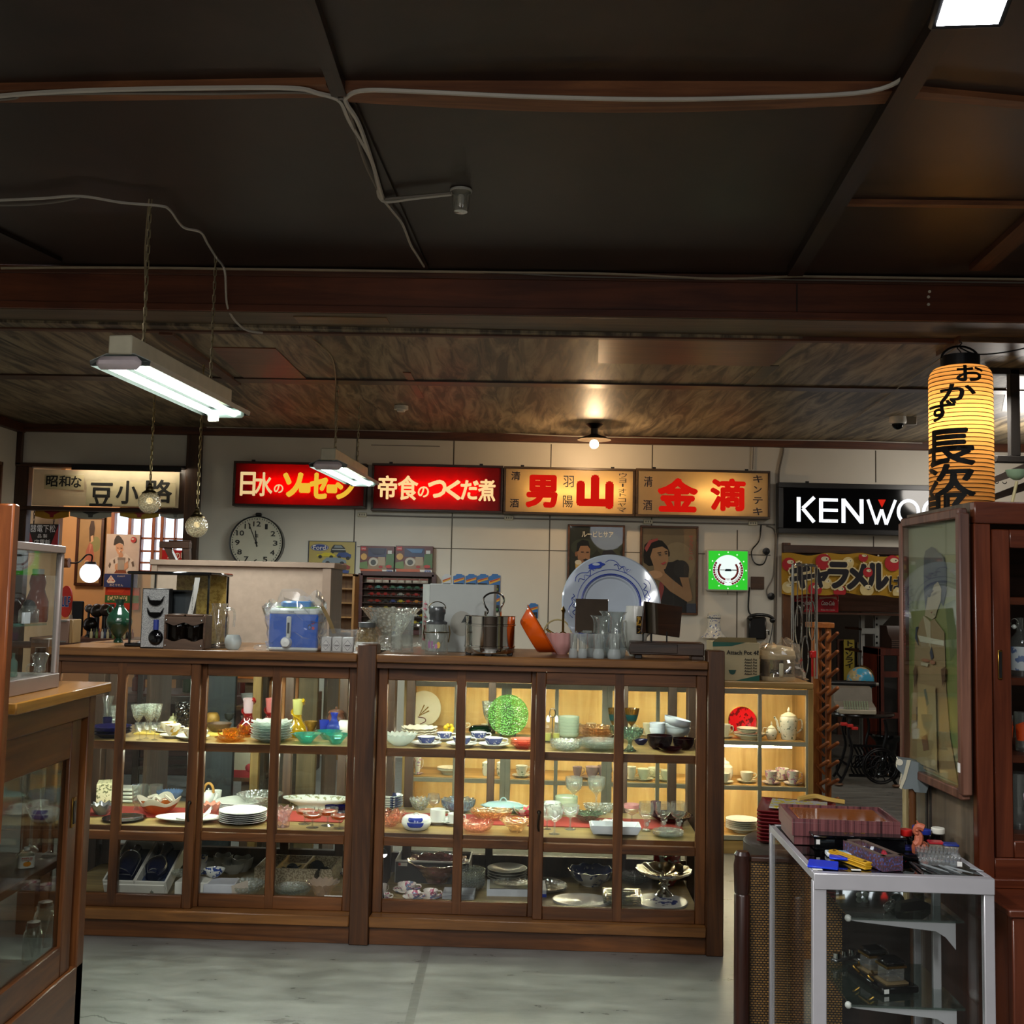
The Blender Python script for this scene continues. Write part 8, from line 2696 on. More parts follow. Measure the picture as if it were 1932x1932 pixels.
mb.prism([(12*k*cos(b_),30*k*sin(b_))for b_ in[2*pi*i/32 for i in range(32)]],0,.02,P('d0372a',.35))
mb.build('sign_disc',t)
mb=MB()
mb.text('GULF',-3*k,0,22*k,19*k,P('e6e0da',.4),y=-.003,bold=.06,ext=.001)
mb.text('GULF',-3*k,0,22*k,19*k,P('23307a',.4),y=-.005,bold=.02,ext=.001)
mb.build('lettering',t,recalc=False)
# ledge full of bric-a-brac
c,W,H=rect(118,1200,240,1212,9.5)
zl=aty(170,1205,9.5).z
t=thing('side_bench','dark wooden bench of bric-a-brac under the opening to the side room','bench',V((c.x,9.54,0)))
MB().bb(-.6,.9,0,.5,zl-.05,zl,wood('4a2a1c','74483a','X'),.004).build('bench_top',t)
mb=MB()
for x in(-.57,.8):
 for y in(.02,.42):
  mb.bb(x,x+.06,y,y+.06,0,zl-.05,W_DARKZ)
mb.build('legs',t)
rnd2=random.Random(11)
SB={}
for i in range(16):
 px=172+i*5.2
 h_=['c9b98a','2a2420','6a7a3a','8a2a20','d0cbbd','3a4a6a'][i%6]
 a=aty(px,1195,9.6+.1*(i%2))
 lab='%s tiny bottle in the row on the side bench'%{'c9b98a':'tan','2a2420':'black','6a7a3a':'olive','8a2a20':'red','d0cbbd':'white','3a4a6a':'blue'}[h_]
 loc=V((a.x,a.y,zl))
 if h_ not in SB:
  SB[h_]=MB().lathe([(.001,0),(.95,0),(1,.05),(1,.6),(.4,.75),(.4,.97),(.001,1)],P(h_,.3),10,R=.013,H=.085).build('tiny_bottle',loc=loc,label=lab,cat='bottle',group=h_ and('tiny bottles, '+lab.split(' tiny')[0]))
 else:
  dup(SB[h_],loc)
for px,py,r,h_,lab in((183,1152,13,'3a322c','dark metal ball ornament, left of two at the back of the bench'),(198,1151,12,'4a3c34','dark metal ball ornament, right of two at the back of the bench'),(168,1148,8,'6a6460','small grey metal ball ornament beside the dark ones'),(171,1178,14,'1f1a16','dark rounded helmet-like ornament on the bench')):
 a=aty(px,py,9.82)
 k=mpp(a)
 mb=MB().ball((0,0,0),r*k,P(h_,.25,.5),18,12)
 mb.cyl((0,0,-r*k*.9),(0,0,-(a.z-zl)+.002),r*k*.3,BLACK,10)
 mb.lathe([(.001,0),(r*k*.7,0),(r*k*.5,.02),(.001,.03)],BLACK,14,M=Matrix.Translation((0,0,zl-a.z)))
 mb.build('ball_ornament',loc=a,label=lab,cat='ornament')
for x0,y0,x1,y1,h_,lab in((134,1134,156,1196,'17181c','black leaning picture tray on the side bench'),(193,1140,214,1200,'4a4a4c','grey round tin on the side bench'),(176,1160,186,1180,'2f4a9a','small blue box on the side bench'),(126,1160,140,1200,'a8917c','pale figurine on the side bench by the petrol sign')):
 c,W,H=rect(x0,y0,x1,y1,9.9)
 mb=MB()
 H=(c.z+H/2)-zl
 mb.bb(-W/2,W/2,0,.03,0,H,P(h_,.3),.008)if 'round' not in lab and 'figur' not in lab else(mb.lathe([(.001,0),(1,0),(1,1),(.001,1)],P(h_,.35),20,R=W/2,H=H)if 'round' in lab else mb.lathe([(.001,0),(.9,0),(1,.3),(.5,.7),(.6,.85),(.4,1),(.001,1)],P(h_,.4),16,R=W/2,H=H))
 mb.build({'1':'picture_tray','4':'round_tin','2':'small_box','a':'figurine'}[h_[0]],loc=V((c.x,c.y,zl)),label=lab,cat='ornament')
c,W,H=rect(198,1108,262,1150,11.37)
t=thing('tin_signs','red and green printed shop tin under the smiling woman poster','sign',c)
MB().bb(-W/2,W/2,0,.02,-H/2,H/2,P('b5301c',.5)).build('board',t)
MB().art(W,H,[('r','2f6a3a',0,36,100,70),('p','c9482a',[(10,0),(60,6),(50,26),(6,22)]),('e','c02a1e',34,86,18,16),('r','d8c8a0',8,40,66,60)],(0,0,100,100),-.0008).build('artwork',t,recalc=False)
mb=MB()
MB().text('CANDY',-W*.13,0,W*.5,H*.2,P('2f6a3a'),y=-.006,bold=.03,ext=.0006).build('lettering',t,recalc=False)
o=MB().lathe([(.001,0),(1,.0),(1.02,.08),(.75,.9),(.5,1),(.001,1)],P('0b0c0c',.5),24,R=.1,H=.2).build('black_cushion',loc=cpt(-1.33,.7,TOP-.06)+V((0,1.2,0)),label='black rounded chair back behind the counter end',cat='chair')if False else None
# ================================================================ what stands behind the clock-side cabinet
a=onz(312,1484,0)
a=V((a.x,7.4,0))
t=thing('wooden_chair','dark wooden chair behind the cabinet, seen through its panes','chair',V((aty(312,1400,7.4).x,7.4,0)),.3)
CHW=wood('1f130d','3d281c','Z')
for x in(-.19,.19):
 for y in(0,.36):
  MB().bb(x-.02,x+.02,y-.02,y+.02,0,.43 if y==0 else .86,CHW,.004).build('leg',t)
MB().bb(-.21,.21,-.02,.4,.42,.46,CHW,.008).build('seat',t)
mb=MB()
for z in(.2,.26):
 mb.bb(-.19,.19,-.008,.008,z,z+.02,CHW)
 mb.bb(-.19,.19,.352,.368,z-.05,z-.03,CHW)
mb.build('stretchers',t)
mb=MB()
for z in(.6,.78):
 mb.bb(-.19,.19,.35,.37,z,z+.06,CHW,.004)
mb.build('backrest',t)
c=V((aty(290,1400,8.3).x,8.3,0))
t=thing('dark_counter','long dark wooden counter with glazed top behind the chair','counter',c)
RDW=wood('3a221b','63403a','X')
mb=MB()
mb.bb(-1.6,1.2,0,.5,.0,.55,wood('2b1a15','523630','X'),.004)
mb.bb(-1.6,1.2,-.03,.5,.55,.62,RDW,.004)
mb.build('counter_body',t)
mb=MB()
for x in(-1.2,-.5,.0,.3,.6,1.1):
 mb.bb(x,x+.04,0,.04,.62,.98,RDW,.003)
mb.bb(-1.6,1.2,-.01,.04,.95,1.0,RDW,.003)
mb.build('glazing_bars',t)
MB().bb(-1.6,1.2,.015,.018,.62,.95,PANE).build('glass_panes',t)
for i in range(7):
 MB().lathe(P_JAR,glass(['e8a060','c04a30','d8d0c0','7a9a60'][i%4],.5,.05,0,['c87830','8a2a18','b0a890','5a7a40'][i%4]),14,R=.05,H=.13).build('sweet_jar',loc=c+V((-.4+.2*i,.18,.62)),label='%s sweet jar on the dark counter, %s from the clock end'%(['orange','red','pale','green'][i%4],['first','second','third','fourth','fifth','sixth','seventh'][i]),cat='jar')
 # weathered board, timber posts, shelf of boxes
for x0,x1,y0,Y_,c1,c2,nm,lab in((386,440,1262,5.55,'15181c','2c3036','weathered_board','dark blue-grey weathered board standing behind the cabinet'),(473,489,1262,5.5,'7a5c30','a8824a','timber_post','pale timber post behind the red vases'),(489,501,1262,5.6,'33281f','554436','timber_post','dark timber post beside the pale one'),(560,596,1262,5.6,'4a3a24','6d583a','plank_board','brown plank board behind the yellow vase'),(174,194,1262,5.5,'6a5024','947338','timber_post','tan timber post at the dark end of the cabinet'),(196,222,1262,5.6,'262c22','414838','plank_board','greenish plank board at the dark end of the cabinet')):
 p0,p1=aty(x0,1400,Y_),aty(x1,1400,Y_)
 MB().bb(0,p1.x-p0.x,0,.04,0,aty(x0,1215,Y_).z-.0,wood(c1,c2,'Z',.8,.6),.003).build(nm,loc=V((p0.x,Y_,0)),label=lab,cat='board' if 'board' in nm else 'post')
p0=aty(441,1400,5.75)
t=thing('open_shelf','narrow shelf of cartons and bowls behind the red vases','shelf',V((p0.x,5.75,0)))
wS=aty(474,1400,5.75).x-p0.x+.06
mb=MB()
mb.bb(0,wS,.2,.22,0,1.06,P('8a6a58',.6))
mb.build('back_board',t)
szs=[]
for py in(1281,1333,1372,1468):
 z=aty(455,py,5.75).z
 szs.append(z)
 MB().bb(0,wS,0,.2,z-.018,z,wood('5a3a24','8a6040','X')).build('shelf_board',t)
for z,h_,c_,nm,lab,wd in((szs[0],.07,'d0752c','carton','orange carton on the narrow shelf behind the red vases',1),(szs[3],.13,'c9b9a4','carton','cream carton with a red base on the narrow shelf',.85)):
 mb=MB().bb(.0,wS*wd,.02,.15,0,h_,P(c_,.6),.002)
 if 'cream' in lab:
  mb.bb(.0,wS*wd,.016,.02,0,h_*.3,P('b52a30',.6))
  mb.ball((wS*.6,.015,h_*.4),.03,P('b5303a',.6),10,6,(1,.2,.8))
 mb.build(nm,loc=V((p0.x,5.75,z)),label=lab,cat='carton')
MB().lathe(P_BOWL,WHITE,20,R=.055,H=.06).build('rice_bowl',loc=V((p0.x+.06,5.84,szs[1])),label='white bowl on the narrow shelf behind the red vases',cat='bowl')
MB().lathe(P_BOWL,P('c7b8b0',.2),20,R=.05,H=.05).build('rice_bowl',loc=V((p0.x+.06,5.84,szs[2])),label='pinkish bowl on the narrow shelf, under the white one',cat='bowl')
p0,p1=aty(500,1400,5.9),aty(561,1400,5.9)
t=thing('slatted_heater','old orange slatted heater panel behind the yellow vase','heater',V((p0.x,5.9,0)))
z0,z1=aty(530,1372,5.9).z,aty(530,1278,5.9).z
MB().bb(0,p1.x-p0.x,.03,.05,0,z1+.04,P('3c2f24',.6)).build('backing',t)
for i in range(5):
 x=(p1.x-p0.x)*(i+.5)/5
 MB().bb(x-.012,x+.012,0,.03,z0,z1,P('d08a52',.5),.003).build('slat',t)
 # ================================================================ cabinets along the left wall
OW=[wood('42220f','70441f',a_,rough=.34)for a_ in 'XYZ']
LXF,LYF=-1.152,3.0
zt=1.177
t=thing('glazed_cupboard','wooden cupboard with a sliding glass door and a glass vitrine on top','cupboard',(LXF,LYF,0))
mb=MB()
mb.bb(-.42,.03,-.55,.03,zt-.028,zt,wood('7a5020','a87834','Y',rough=.2),.003)
mb.build('cupboard_top',t)
mb=MB()
mb.bb(-.06,.0,-.045,.0,0,zt-.028,OW[2],.003)
mb.bb(-.42,-.38,-.04,.0,0,zt-.028,OW[2],.003)
mb.bb(-.02,.0,-.55,-.045,zt-.09,zt-.028,OW[1],.003)
mb.bb(-.42,.0,-.55,.0,.0,.42,OW[1],.003)
mb.bb(-.42,-.41,-.55,.0,.42,zt-.03,wood('3a2010','5a351a','Z'))
mb.build('carcass',t)
MB().bb(-.4,-.05,-.55,-.01,.69,.71,OW[1],.002).build('shelf',t)
mb=MB()
zd1=zt-.09
mb.bb(-.035,-.01,-.13,-.07,.42,zd1,OW[2],.003)
mb.bb(-.035,-.01,-.55,-.51,.42,zd1,OW[2],.003)
mb.bb(-.034,-.011,-.51,-.13,.42,.5,OW[1],.003)
mb.bb(-.034,-.011,-.51,-.13,zd1-.1,zd1,OW[1],.003)
d=mb.build('door',t)
MB().bb(-.024,-.021,-.51,-.13,.5,zd1-.1,glass('e9ece9')).build('glass_pane',d)
mb=MB().bb(-.0105,-.006,-.11,-.085,.8,.88,BRASS,.003)
mb.bb(-.0065,-.004,-.104,-.091,.81,.87,BLACK)
mb.build('finger_pull',d)
MB().bb(-.38,-.06,-.03,-.027,.42,zt-.03,glass('eef0ee')).build('side_glass',t)
# bottle with an orange on it, jars below, in this cupboard
sx=lambda px,py,X_:atx(px,py,X_)
Q=sx(46,1690,LXF-.1)
k=mpp(Q)
Q.z=.71
hb=atx(46,1600,Q.x).z-.71
t=thing('juice_bottle','squat juice bottle with a white cap and an orange on its label','bottle',Q,.5)
MB().lathe([(.001,0),(.95,0),(1,.04),(1,.58),(.85,.66),(.35,.76),(.3,.86),(.001,.86)],glass('f2efe6',.2,.05,0,'e0dcd0'),20,sup=5,R=14*k,H=hb).build('glass_body',t)
MB().lathe([(.36,.84),(.36,.98),(.001,.99)],P('cfcfca',.3),18,R=15*k,H=hb).build('cap',t)
mb=MB()
mb.lathe([(1.03,.03),(1.03,.6)],P('cfcac2',.5),20,sup=5,R=14*k,H=hb)
mb.build('paper_label',t)
mb=MB()
mb.art(23*k,hb*.5,[('e','d8860f',52,66,30,24),('p','3f6a2a',[(50,44),(64,34),(68,42),(54,48)]),('r','b5402a',12,28,90,31)],(0,0,100,100),-15*k,M=Matrix.Translation((0,0,hb*.32)))
mb.text('MIFUJI',0,hb*.5,18*k,hb*.12,P('b5402a'),y=-15*k-.002,bold=.02,ext=.0004)
mb.build('label_print',t,recalc=False)
for px,py,r,lab in((75,1905,15,'clear glass jar with a silver cap on the dark cupboard floor'),(54,1925,14,'smaller clear glass jar in front on the dark cupboard floor')):
 Q=sx(px,py,LXF-(.16 if r==15 else .13))
 k=mpp(Q)
 Q.z=.421
 o=MB().lathe(P_JAR,glass('e6ebe8',.1,.04,0,'d8dcd8',.4),20,R=r*k*1.3,H=r*k*5).build('glass_jar',loc=Q,label=lab,cat='jar')
 MB().lathe([(.66,.96),(.66,1.08),(.001,1.1)],P('a39a92',.3,.8),18,R=r*k*1.3,H=r*k*5).build('cap',o)
for px,y0,y1,r,pr,lab in((62,1428,1520,19,P_BALLOON,'large clear wine glass inside the glazed cupboard'),(95,1488,1560,20,P_COUPE,'clear coupe glass inside the glazed cupboard, nearer its door edge'),(48,1380,1470,13,P_WINE,'slim clear glass inside the glazed cupboard')):
 Q=sx(px,y1,LXF-(.09 if px==95 else .16))
 k=mpp(Q)
 Q.z=.711
 Hh=max(.1,atx(px,y0,Q.x).z-.71)
 it_o=MB().lathe([(r_ if True else 0,z_ if i_<5 else z_)for i_,(r_,z_)in enumerate(pr)],CLEAR,24,R=r*k*1.1,H=Hh).build('stemware',loc=Q,label=lab,cat='glass')
 # aluminium vitrine on top with bottles
VX=-1.2
t=thing('glass_vitrine','small aluminium-framed glass vitrine of bottles on the cupboard','vitrine',(VX,2.84,zt))
AL=P('a89c96',.35,.6,.05)
vh=.375
mb=MB()
mb.bb(-.3,.006,-.42,.006,vh-.02,vh,AL,.002)
mb.bb(-.3,.006,-.42,.006,.0,.038,AL,.002)
for x,y in((-.012,-.012),(-.3,-.012)):
 mb.bb(x,x+.016,y,y+.016,.038,vh-.02,AL,.002)
mb.build('frame',t)
mb=MB()
mb.bb(-.003,-.001,-.42,-.014,.038,vh-.02,PANE)
mb.bb(-.28,-.014,-.002,.0,.038,vh-.02,PANE)
mb.build('glass_panes',t)
MB().bb(-.28,-.02,-.42,-.03,.165,.17,glass('d8e8e0',.05,.03,0,'d8e8e0')).build('glass_shelf',t)
for px,y0,y1,r,zz,xo,pr,mt_,nm,lab,cap in((66,1073,1200,21,.172,.05,[(.001,0),(.92,0),(1,.05),(1,.38),(.72,.54),(.62,.62),(.72,.74),(.6,.88),(.52,.9),(.001,.9)],glass('e09a5a',.7,.03,0,'84380f'),'whisky_bottle','tall amber whisky bottle with a white cap in the vitrine',(.5,P('b9bdb9',.4))),(52,1143,1203,18,.172,.04,P_JAR,glass('eceeea',.12,.04,0,'e0e2de',.4),'stoppered_bottle','clear bottle with a round black stopper in front of the amber one',(.55,BLACKG)),(32,1182,1204,11,.172,.04,P_JAR,glass('9acfc4',.5,.06,0,'7ab0a6'),'small_jar','little pale teal glass jar in the vitrine',None),(74,1222,1282,16,.04,.045,[(.001,0),(.6,0),(.66,.05),(.62,.3),(1,.72),(.6,.8),(.56,.86),(.001,.86)],glass('eef0ec',.14,.04,0,'e4e6e2',.4),'ink_bottle','clear perfume bottle with a black cap low in the vitrine',(.62,BLACK)),(23,1232,1286,8,.04,.04,P_BOTTLE,glass('c4d8cc',.3,.04,0,'a8c0b4'),'slim_bottle','slim pale green bottle low in the vitrine',None),(28,1120,1204,8,.172,.1,P_BOTTLE,glass('b09890',.3,.04,0,'7a6660'),'slim_bottle','slim tall pinkish bottle in the vitrine by the tall cabinet',None)):
 Q=sx(px,y1,VX-xo)
 k=mpp(Q)
 Q.z=zt+zz
 Hh=atx(px,y0,Q.x).z-Q.z
 o=MB().lathe(pr,mt_,24,R=r*k,H=Hh).build(nm,loc=Q,label=lab,cat='bottle')
 if cap:
  r_,m_=cap
  zc=pr[-1][1]
  if 'round' in lab:
   MB().ball((0,0,Hh*1.02),r*k*.62,m_,18,12).build('stopper',o)
  else:
   MB().lathe([(r_,zc-.06),(r_,1.0),(.001,1.0)],m_,20,R=r*k,H=Hh).build('cap',o)
Q=sx(47,1204,VX-.015)
MB().bb(-.011,.011,-.004,.004,0,.028,P('c9ccd0',.5),.001).build('price_card',loc=V((Q.x,Q.y,zt+.172)),rz=1.2,label='tiny white price card before the black-stoppered bottle',cat='card')
Q=sx(58,1276,VX-.03)
mb=MB()
mb.tube([(.012*cos(a_),0,.014+.012*sin(a_))for a_ in[2*pi*i/14 for i in range(14)]],.003,CLEAR,6,True)
mb.ball((.02,0,.012),.01,CLEAR,8,6)
mb.build('glass_stopper',loc=V((Q.x,Q.y,zt+.04)),label='small clear glass ring stopper beside the perfume bottle',cat='stopper')
# tall cabinet at the picture's edge
a=aty(27,950,2.25)
zt3=a.z
t=thing('tall_bookcase','tall orange-brown cabinet whose edge fills the side of the view','cabinet',(a.x,2.25,0),0)
mb=MB()
mb.bb(-.035,0,0,.03,.9,zt3,wood('4a230e','7a431d','Z',rough=.3),.004)
mb.bb(-.6,-.035,.0,.03,zt3-.035,zt3,wood('4a230e','7a431d','X',rough=.3),.004)
mb.build('upper_frame',t)
MB().bb(-.6,-.05,.1,.12,.9,zt3-.02,P('1c0e07',.6)).build('dark_interior',t)
zl2=aty(20,1642,2.15).z
mb=MB()
mb.bb(-.6,-.003,-.1,-.06,zl2-.03,zl2,wood('45200c','6f3c1a','X',rough=.3),.004)
mb.bb(-.04,-.006,-.1,-.07,0,zl2-.03,wood('4a230e','7a431d','Z',rough=.3),.004)
mb.bb(-.6,-.04,-.08,-.05,0,zl2-.03,wood('4a230e','7a431d','Z',rough=.3))
mb.build('lower_case',t)
# framed photograph on the left wall
t=thing('wall_photograph','small wooden framed photograph on the side wall near the corner','picture',(-4.405,8.75,2.26))
mb=MB()
for z in(-.22,.2):
 mb.bb(-.0,.03,-.3,.3,z,z+.025,wood('5a3214','7d4a20','Y'))
for y in(-.3,.275):
 mb.bb(0,.03,y,y+.025,-.22,.225,wood('5a3214','7d4a20','Z'))
mb.build('frame',t)
MB().bb(0,.012,-.28,.28,-.2,.205,spotty('6f6453','a39a86',22,.4,.6)).build('photo',t)
# ================================================================ right-hand foreground
# glass showcase with a painted metal frame
SA,SB_=V((.771,2.704,0)),V((1.213,2.684,0))
SRZ=math.atan2(SB_.y-SA.y,SB_.x-SA.x)
SW=(SB_-SA).length
SD=.56
SZ=.772
t=thing('glass_showcase','glass showcase with a pale grey metal frame and two glass shelves','showcase',SA,SRZ)
ALF=P('b3b2b8',.3,.35,.06)
mb=MB()
mb.bb(0,SW,-.004,.02,SZ-.04,SZ,ALF,.002)
mb.bb(0,.016,.02,SD,SZ-.02,SZ,ALF,.001)
mb.bb(SW-.016,SW,.02,SD,SZ-.02,SZ,ALF,.001)
mb.bb(0,SW,SD-.016,SD,SZ-.03,SZ,ALF,.001)
mb.build('top_frame',t)
MB().bb(.01,SW-.01,.015,SD-.01,SZ-.007,SZ-.001,glass('a4acaa',.06,.02,0,'202424')).build('glass_top',t)
for x,y,s_ in((-.002,0,.034),(SW-.026,0,.026),(0,SD-.02,.014),(SW-.02,SD-.02,.02)):
 MB().bb(x,x+s_,y,y+.02,0,SZ-.02,ALF,.002).build('corner_post',t)
MB().bb(SW*.855,SW*.905,SD*.45,SD*.45+.015,0,SZ-.04,ALF,.002).build('shelf_post',t)
mb=MB()
mb.bb(.034,SW-.026,.006,.009,.05,SZ-.04,PANE)
mb.bb(.004,.007,.02,SD-.02,.05,SZ-.02,PANE)
mb.bb(SW-.007,SW-.004,.02,SD-.02,.05,SZ-.02,PANE)
mb.build('glass_panes',t)
MB().bb(0,SW,0,SD,0,.05,ALF,.002).build('plinth',t)
def sfit(px,py,z):
 return onz(px,py,z)
Msc=Matrix.Translation(SA)@Matrix.Rotation(SRZ,4,'Z')
MI=Msc.inverted()
for i,(py,zz)in enumerate(((1735,None),(1900,None))):
# glass shelf whose front edge shows at this row
 d=ray(1740,py)
 n_=V((-sin(SRZ),cos(SRZ),0))
 P3=EYE+d*((SA+n_*.12-EYE).dot(n_)/d.dot(n_))
 z=P3.z
 g=MB()
 g.bb(.12,SW-.03,.12,.45,z-.006,z,glass('c6d2cc',.06,.03,0,'9ab0a6',.38))
 g.build('glass_shelf',t)
 mb=MB()
 mb.prism([(.11,z-.006),(SW-.05,z-.006),(SW-.05,z-.075),(SW-.075,z-.045),(SW-.1,z-.03),(.14,z-.012)],.125,.131,ALF)
 mb.ball((.118,.126,z-.004),.009,P('d5d5d2',.3),10,6)
 mb.build('shelf_bracket',t)
 (globals().__setitem__('SH%d'%i,z))
SP=lambda px,py,z:onz(px,py,z)
# things on the showcase
zT=SZ+.0005
def tbox(name,label,cat,x0,x1,y1,depth,hpx,mt,rz=0.,group=None,b=.002):
 a_,b_=onz(x0,y1,zT),onz(x1,y1,zT)
 c_=(a_+b_)/2
 W_=(b_-a_).length
 k_=mpp(c_)
 t_=thing(name,label,cat,c_,SRZ+rz,group)
 MB().bb(-W_/2,W_/2,0,depth,0,hpx*k_,mt,b).build('body',t_)
 return t_,W_,hpx*k_,k_
def grainmat():
 m,nt,out=newmat(('cedarprint',))
 f=noise(nt,coords(nt,(110,3,.5)),1.0,5,.65,.3)
 c_=ramp(nt,f,[(.36,'2c1216'),(.52,'673a3c'),(.75,'7d504e')])
 b_=nd(nt,'ShaderNodeBsdfPrincipled',i_Roughness=.4)
 nt.links.new(c_,b_.inputs['Base Color'])
 nt.links.new(b_.outputs[0],out.inputs[0])
 return m
GRN=grainmat()
a_,b_=onz(1502,1596,zT),onz(1704,1608,zT)
kb=mpp(a_)
t=thing('gift_case','wood-grain printed box with a glossy brown lacquer tray in its lid','box',(a_+b_)/2+V((0,.03,0)),SRZ-.03)
Wb=(b_-a_).length
Hb1,Hb2=17*kb,32*kb
MB().bb(-Wb/2,Wb/2,0,.2,0,Hb1,GRN,.001).build('base_box',t)
mb=MB()
mb.bb(-Wb/2-.006,Wb/2+.006,-.006,.206,Hb1,Hb1+Hb2*.8,GRN,.001)
mb.bb(-Wb/2-.006,Wb/2+.006,-.006,.0,Hb1+Hb2*.8,Hb1+Hb2,GRN)
mb.bb(-Wb/2-.006,Wb/2+.006,.2,.206,Hb1+Hb2*.8,Hb1+Hb2,GRN)
for s_ in(-1,1):
 mb.bb(s_*(Wb/2+.003)-.003,s_*(Wb/2+.003)+.003,0,.2,Hb1+Hb2*.8,Hb1+Hb2,GRN)
mb.build('lid',t)
mb=MB()
mb.bb(-Wb*.43,Wb*.43,.012,.188,Hb1+Hb2*.8,Hb1+Hb2*.9,P('86481a',.05,var=.1),.004)
mb.build('lacquer_tray',t)
t,Wq,Hq,kq=tbox('lacquer_box','flat black lacquer box with faint gold painting','box',1540,1704,1606,.1,22,BLACKG)
MB().bb(-Wq/2-.004,Wq/2+.004,-.004,.104,Hq,Hq+.008,BLACKG,.002).build('lid',t)
mb=MB()
for q in range(26):
 x=-Wq*.25+.18*Wq*rnd.uniform(-1,1)+.02
 mb.box((x+.03*(q%3),.05+.03*rnd.uniform(-1,1),Hq+.0083),(.012*rnd.uniform(.3,1),.003,.0004),P('8a6428',.4,.6),rz=rnd.uniform(-.6,.6))
mb.build('gold_painting',t)
MB().bb(-Wq/2+.004,-Wq/2+.014,-.0045,-.004,Hq*.5,Hq*.9,P('d5d5d2',.5)).build('price_sticker',t)
# long brocade box with a glass lid
a_=onz(1685,1644,zT)
t=thing('brocade_box','long purple brocade box with a glass window over small carved pieces','box',a_,SRZ+.3)
BRO=spotty('3f2f3c','46508c',150,.36,.6,'5a2f38')
mb=MB()
bw,bl_,bh=.058,.18,.036
mb.bb(-bw/2,bw/2,0,bl_,0,.004,BRO)
mb.bb(-bw/2,bw/2,0,.006,.004,bh,BRO)
mb.bb(-bw/2,bw/2,bl_-.006,bl_,.004,bh,BRO)
for s_ in(-1,1):
 mb.bb(s_*bw/2-(.006 if s_>0 else 0),s_*bw/2+(0 if s_>0 else .006),.006,bl_-.006,.004,bh,BRO)
mb.build('case_body',t)
MB().bb(-bw/2+.006,bw/2-.006,.006,bl_-.006,.004,.008,P('5a4a40',.7)).build('lining',t)
mb=MB()
for s_ in(-1,1):
 mb.bb(s_*(bw/2-.005)-.005,s_*(bw/2-.005)+.005,0,bl_,bh,bh+.003,P('56463e',.6))
mb.bb(-bw/2,bw/2,0,.012,bh,bh+.003,P('56463e',.6))
mb.bb(-bw/2,bw/2,bl_-.012,bl_,bh,bh+.003,P('56463e',.6))
mb.build('lid_frame',t)
MB().bb(-bw/2+.01,bw/2-.01,.012,bl_-.012,bh+.0005,bh+.002,PANE).build('lid_glass',t)
mb=MB()
mb.bb(-.012,-.004,.03,.13,.008,.022,P('b3a58a',.5),.002)
mb.box((.0,.1,.014),(.008,.07,.012),P('9c8f78',.5),.002,rz=.35)
mb.build('bone_pieces',t)
MB().ball((.012,.035,.014),.008,P('d8d5cc',.3),12,8,(1,2.4,.7)).build('white_spoon',t)
# folding ruler
a_=onz(1638,1641,zT)
t=thing('folding_ruler','yellow wooden folding ruler, folded shut','ruler',a_,SRZ+.42)
YLW=P('c99a1c',.45,var=.1)
for i in range(4):
 MB().bb(-.011+.0025*(i%2),.011+.0025*(i%2),0,.145,.0045*i,.0045*i+.004,YLW,.001).build('ruler_leaf',t)
mb=MB()
for y in(.012,.132):
 mb.cyl((0,y,.018),(0,y,.0195),.004,BRASS,10)
for q in range(30):
 mb.bb(-.01,-.006 if q%5 else-.003,.01+q*.0042,.0105+q*.0042,.0176,.0179,BLACK)
mb.build('hinge_and_marks',t)
# blue plastic sheets
for i,(px,py,w_,d_,rz_,z_,lab)in enumerate(((1552,1640,.075,.075,.28,0,'bright blue plastic wallet lying at the showcase edge'),(1590,1629,.065,.035,.2,.007,'bright blue plastic strip lying on the blue wallet'))):
 a_=onz(px,py,zT)
 MB().bb(-w_/2,w_/2,0,d_,0,.006,P('1434c8',.3),.002).build('plastic_wallet',loc=a_+V((0,0,z_)),rz=SRZ-rz_,label=lab,cat='wallet')
t,Wq,Hq,kq=tbox('card_pack','small white and pale blue card pack','box',1562,1608,1618,.035,8,P('cdd5da',.4),-.06)
MB().art(Wq*.9,.03,[('p','7fb0c8',[(0,30),(60,10),(100,30),(100,60),(40,50),(0,70)])],(0,0,100,100),0,M=Matrix.Translation((0,.017,Hq+.0005))@Matrix.Rotation(-pi/2,4,'X')).build('wave_print',t,recalc=False)
for px,py,lab in((1543,1642,'white tag lying at the corner of the showcase top'),(1616,1643,'small white tag lying between blue wallet and ruler')):
 a_=onz(px,py,zT)
 MB().bb(-.012,.012,0,.012,0,.0015,P('d8d8d4',.5),.0005).build('paper_tag',loc=a_,rz=SRZ-.1,label=lab,cat='tag')
 # bottles of ink
for px,py,r,hh_,cc,lab in((1709,1598,12.5,33,'c01c18','dark ink bottle with a red cap'),(1770,1592,13,30,'d6d4c8','dark ink bottle with a white cap'),(1747,1592,10,27,'1c2c84','dark ink bottle with a blue cap behind the clay figure'),(1730,1588,9,30,'1c2c74','small blue-capped bottle furthest back beside the tall cabinet')):
 a_=onz(px,py,zT)
 k_=mpp(a_)
 o=MB().lathe([(.001,0),(.95,0),(1,.06),(1,.6),(.8,.68),(.001,.68)],glass('3a1418' if cc[0]=='c' else '1c1a22',.6,.03,0,'120a0c',.4),20,R=r*k_,H=hh_*k_).build('ink_bottle',loc=a_,label=lab,cat='bottle')
 MB().lathe([(.9,.66),(.95,.7),(.95,.96),(.85,1),(.001,1)],P(cc,.4),24,R=r*k_,H=hh_*k_).build('cap',o)
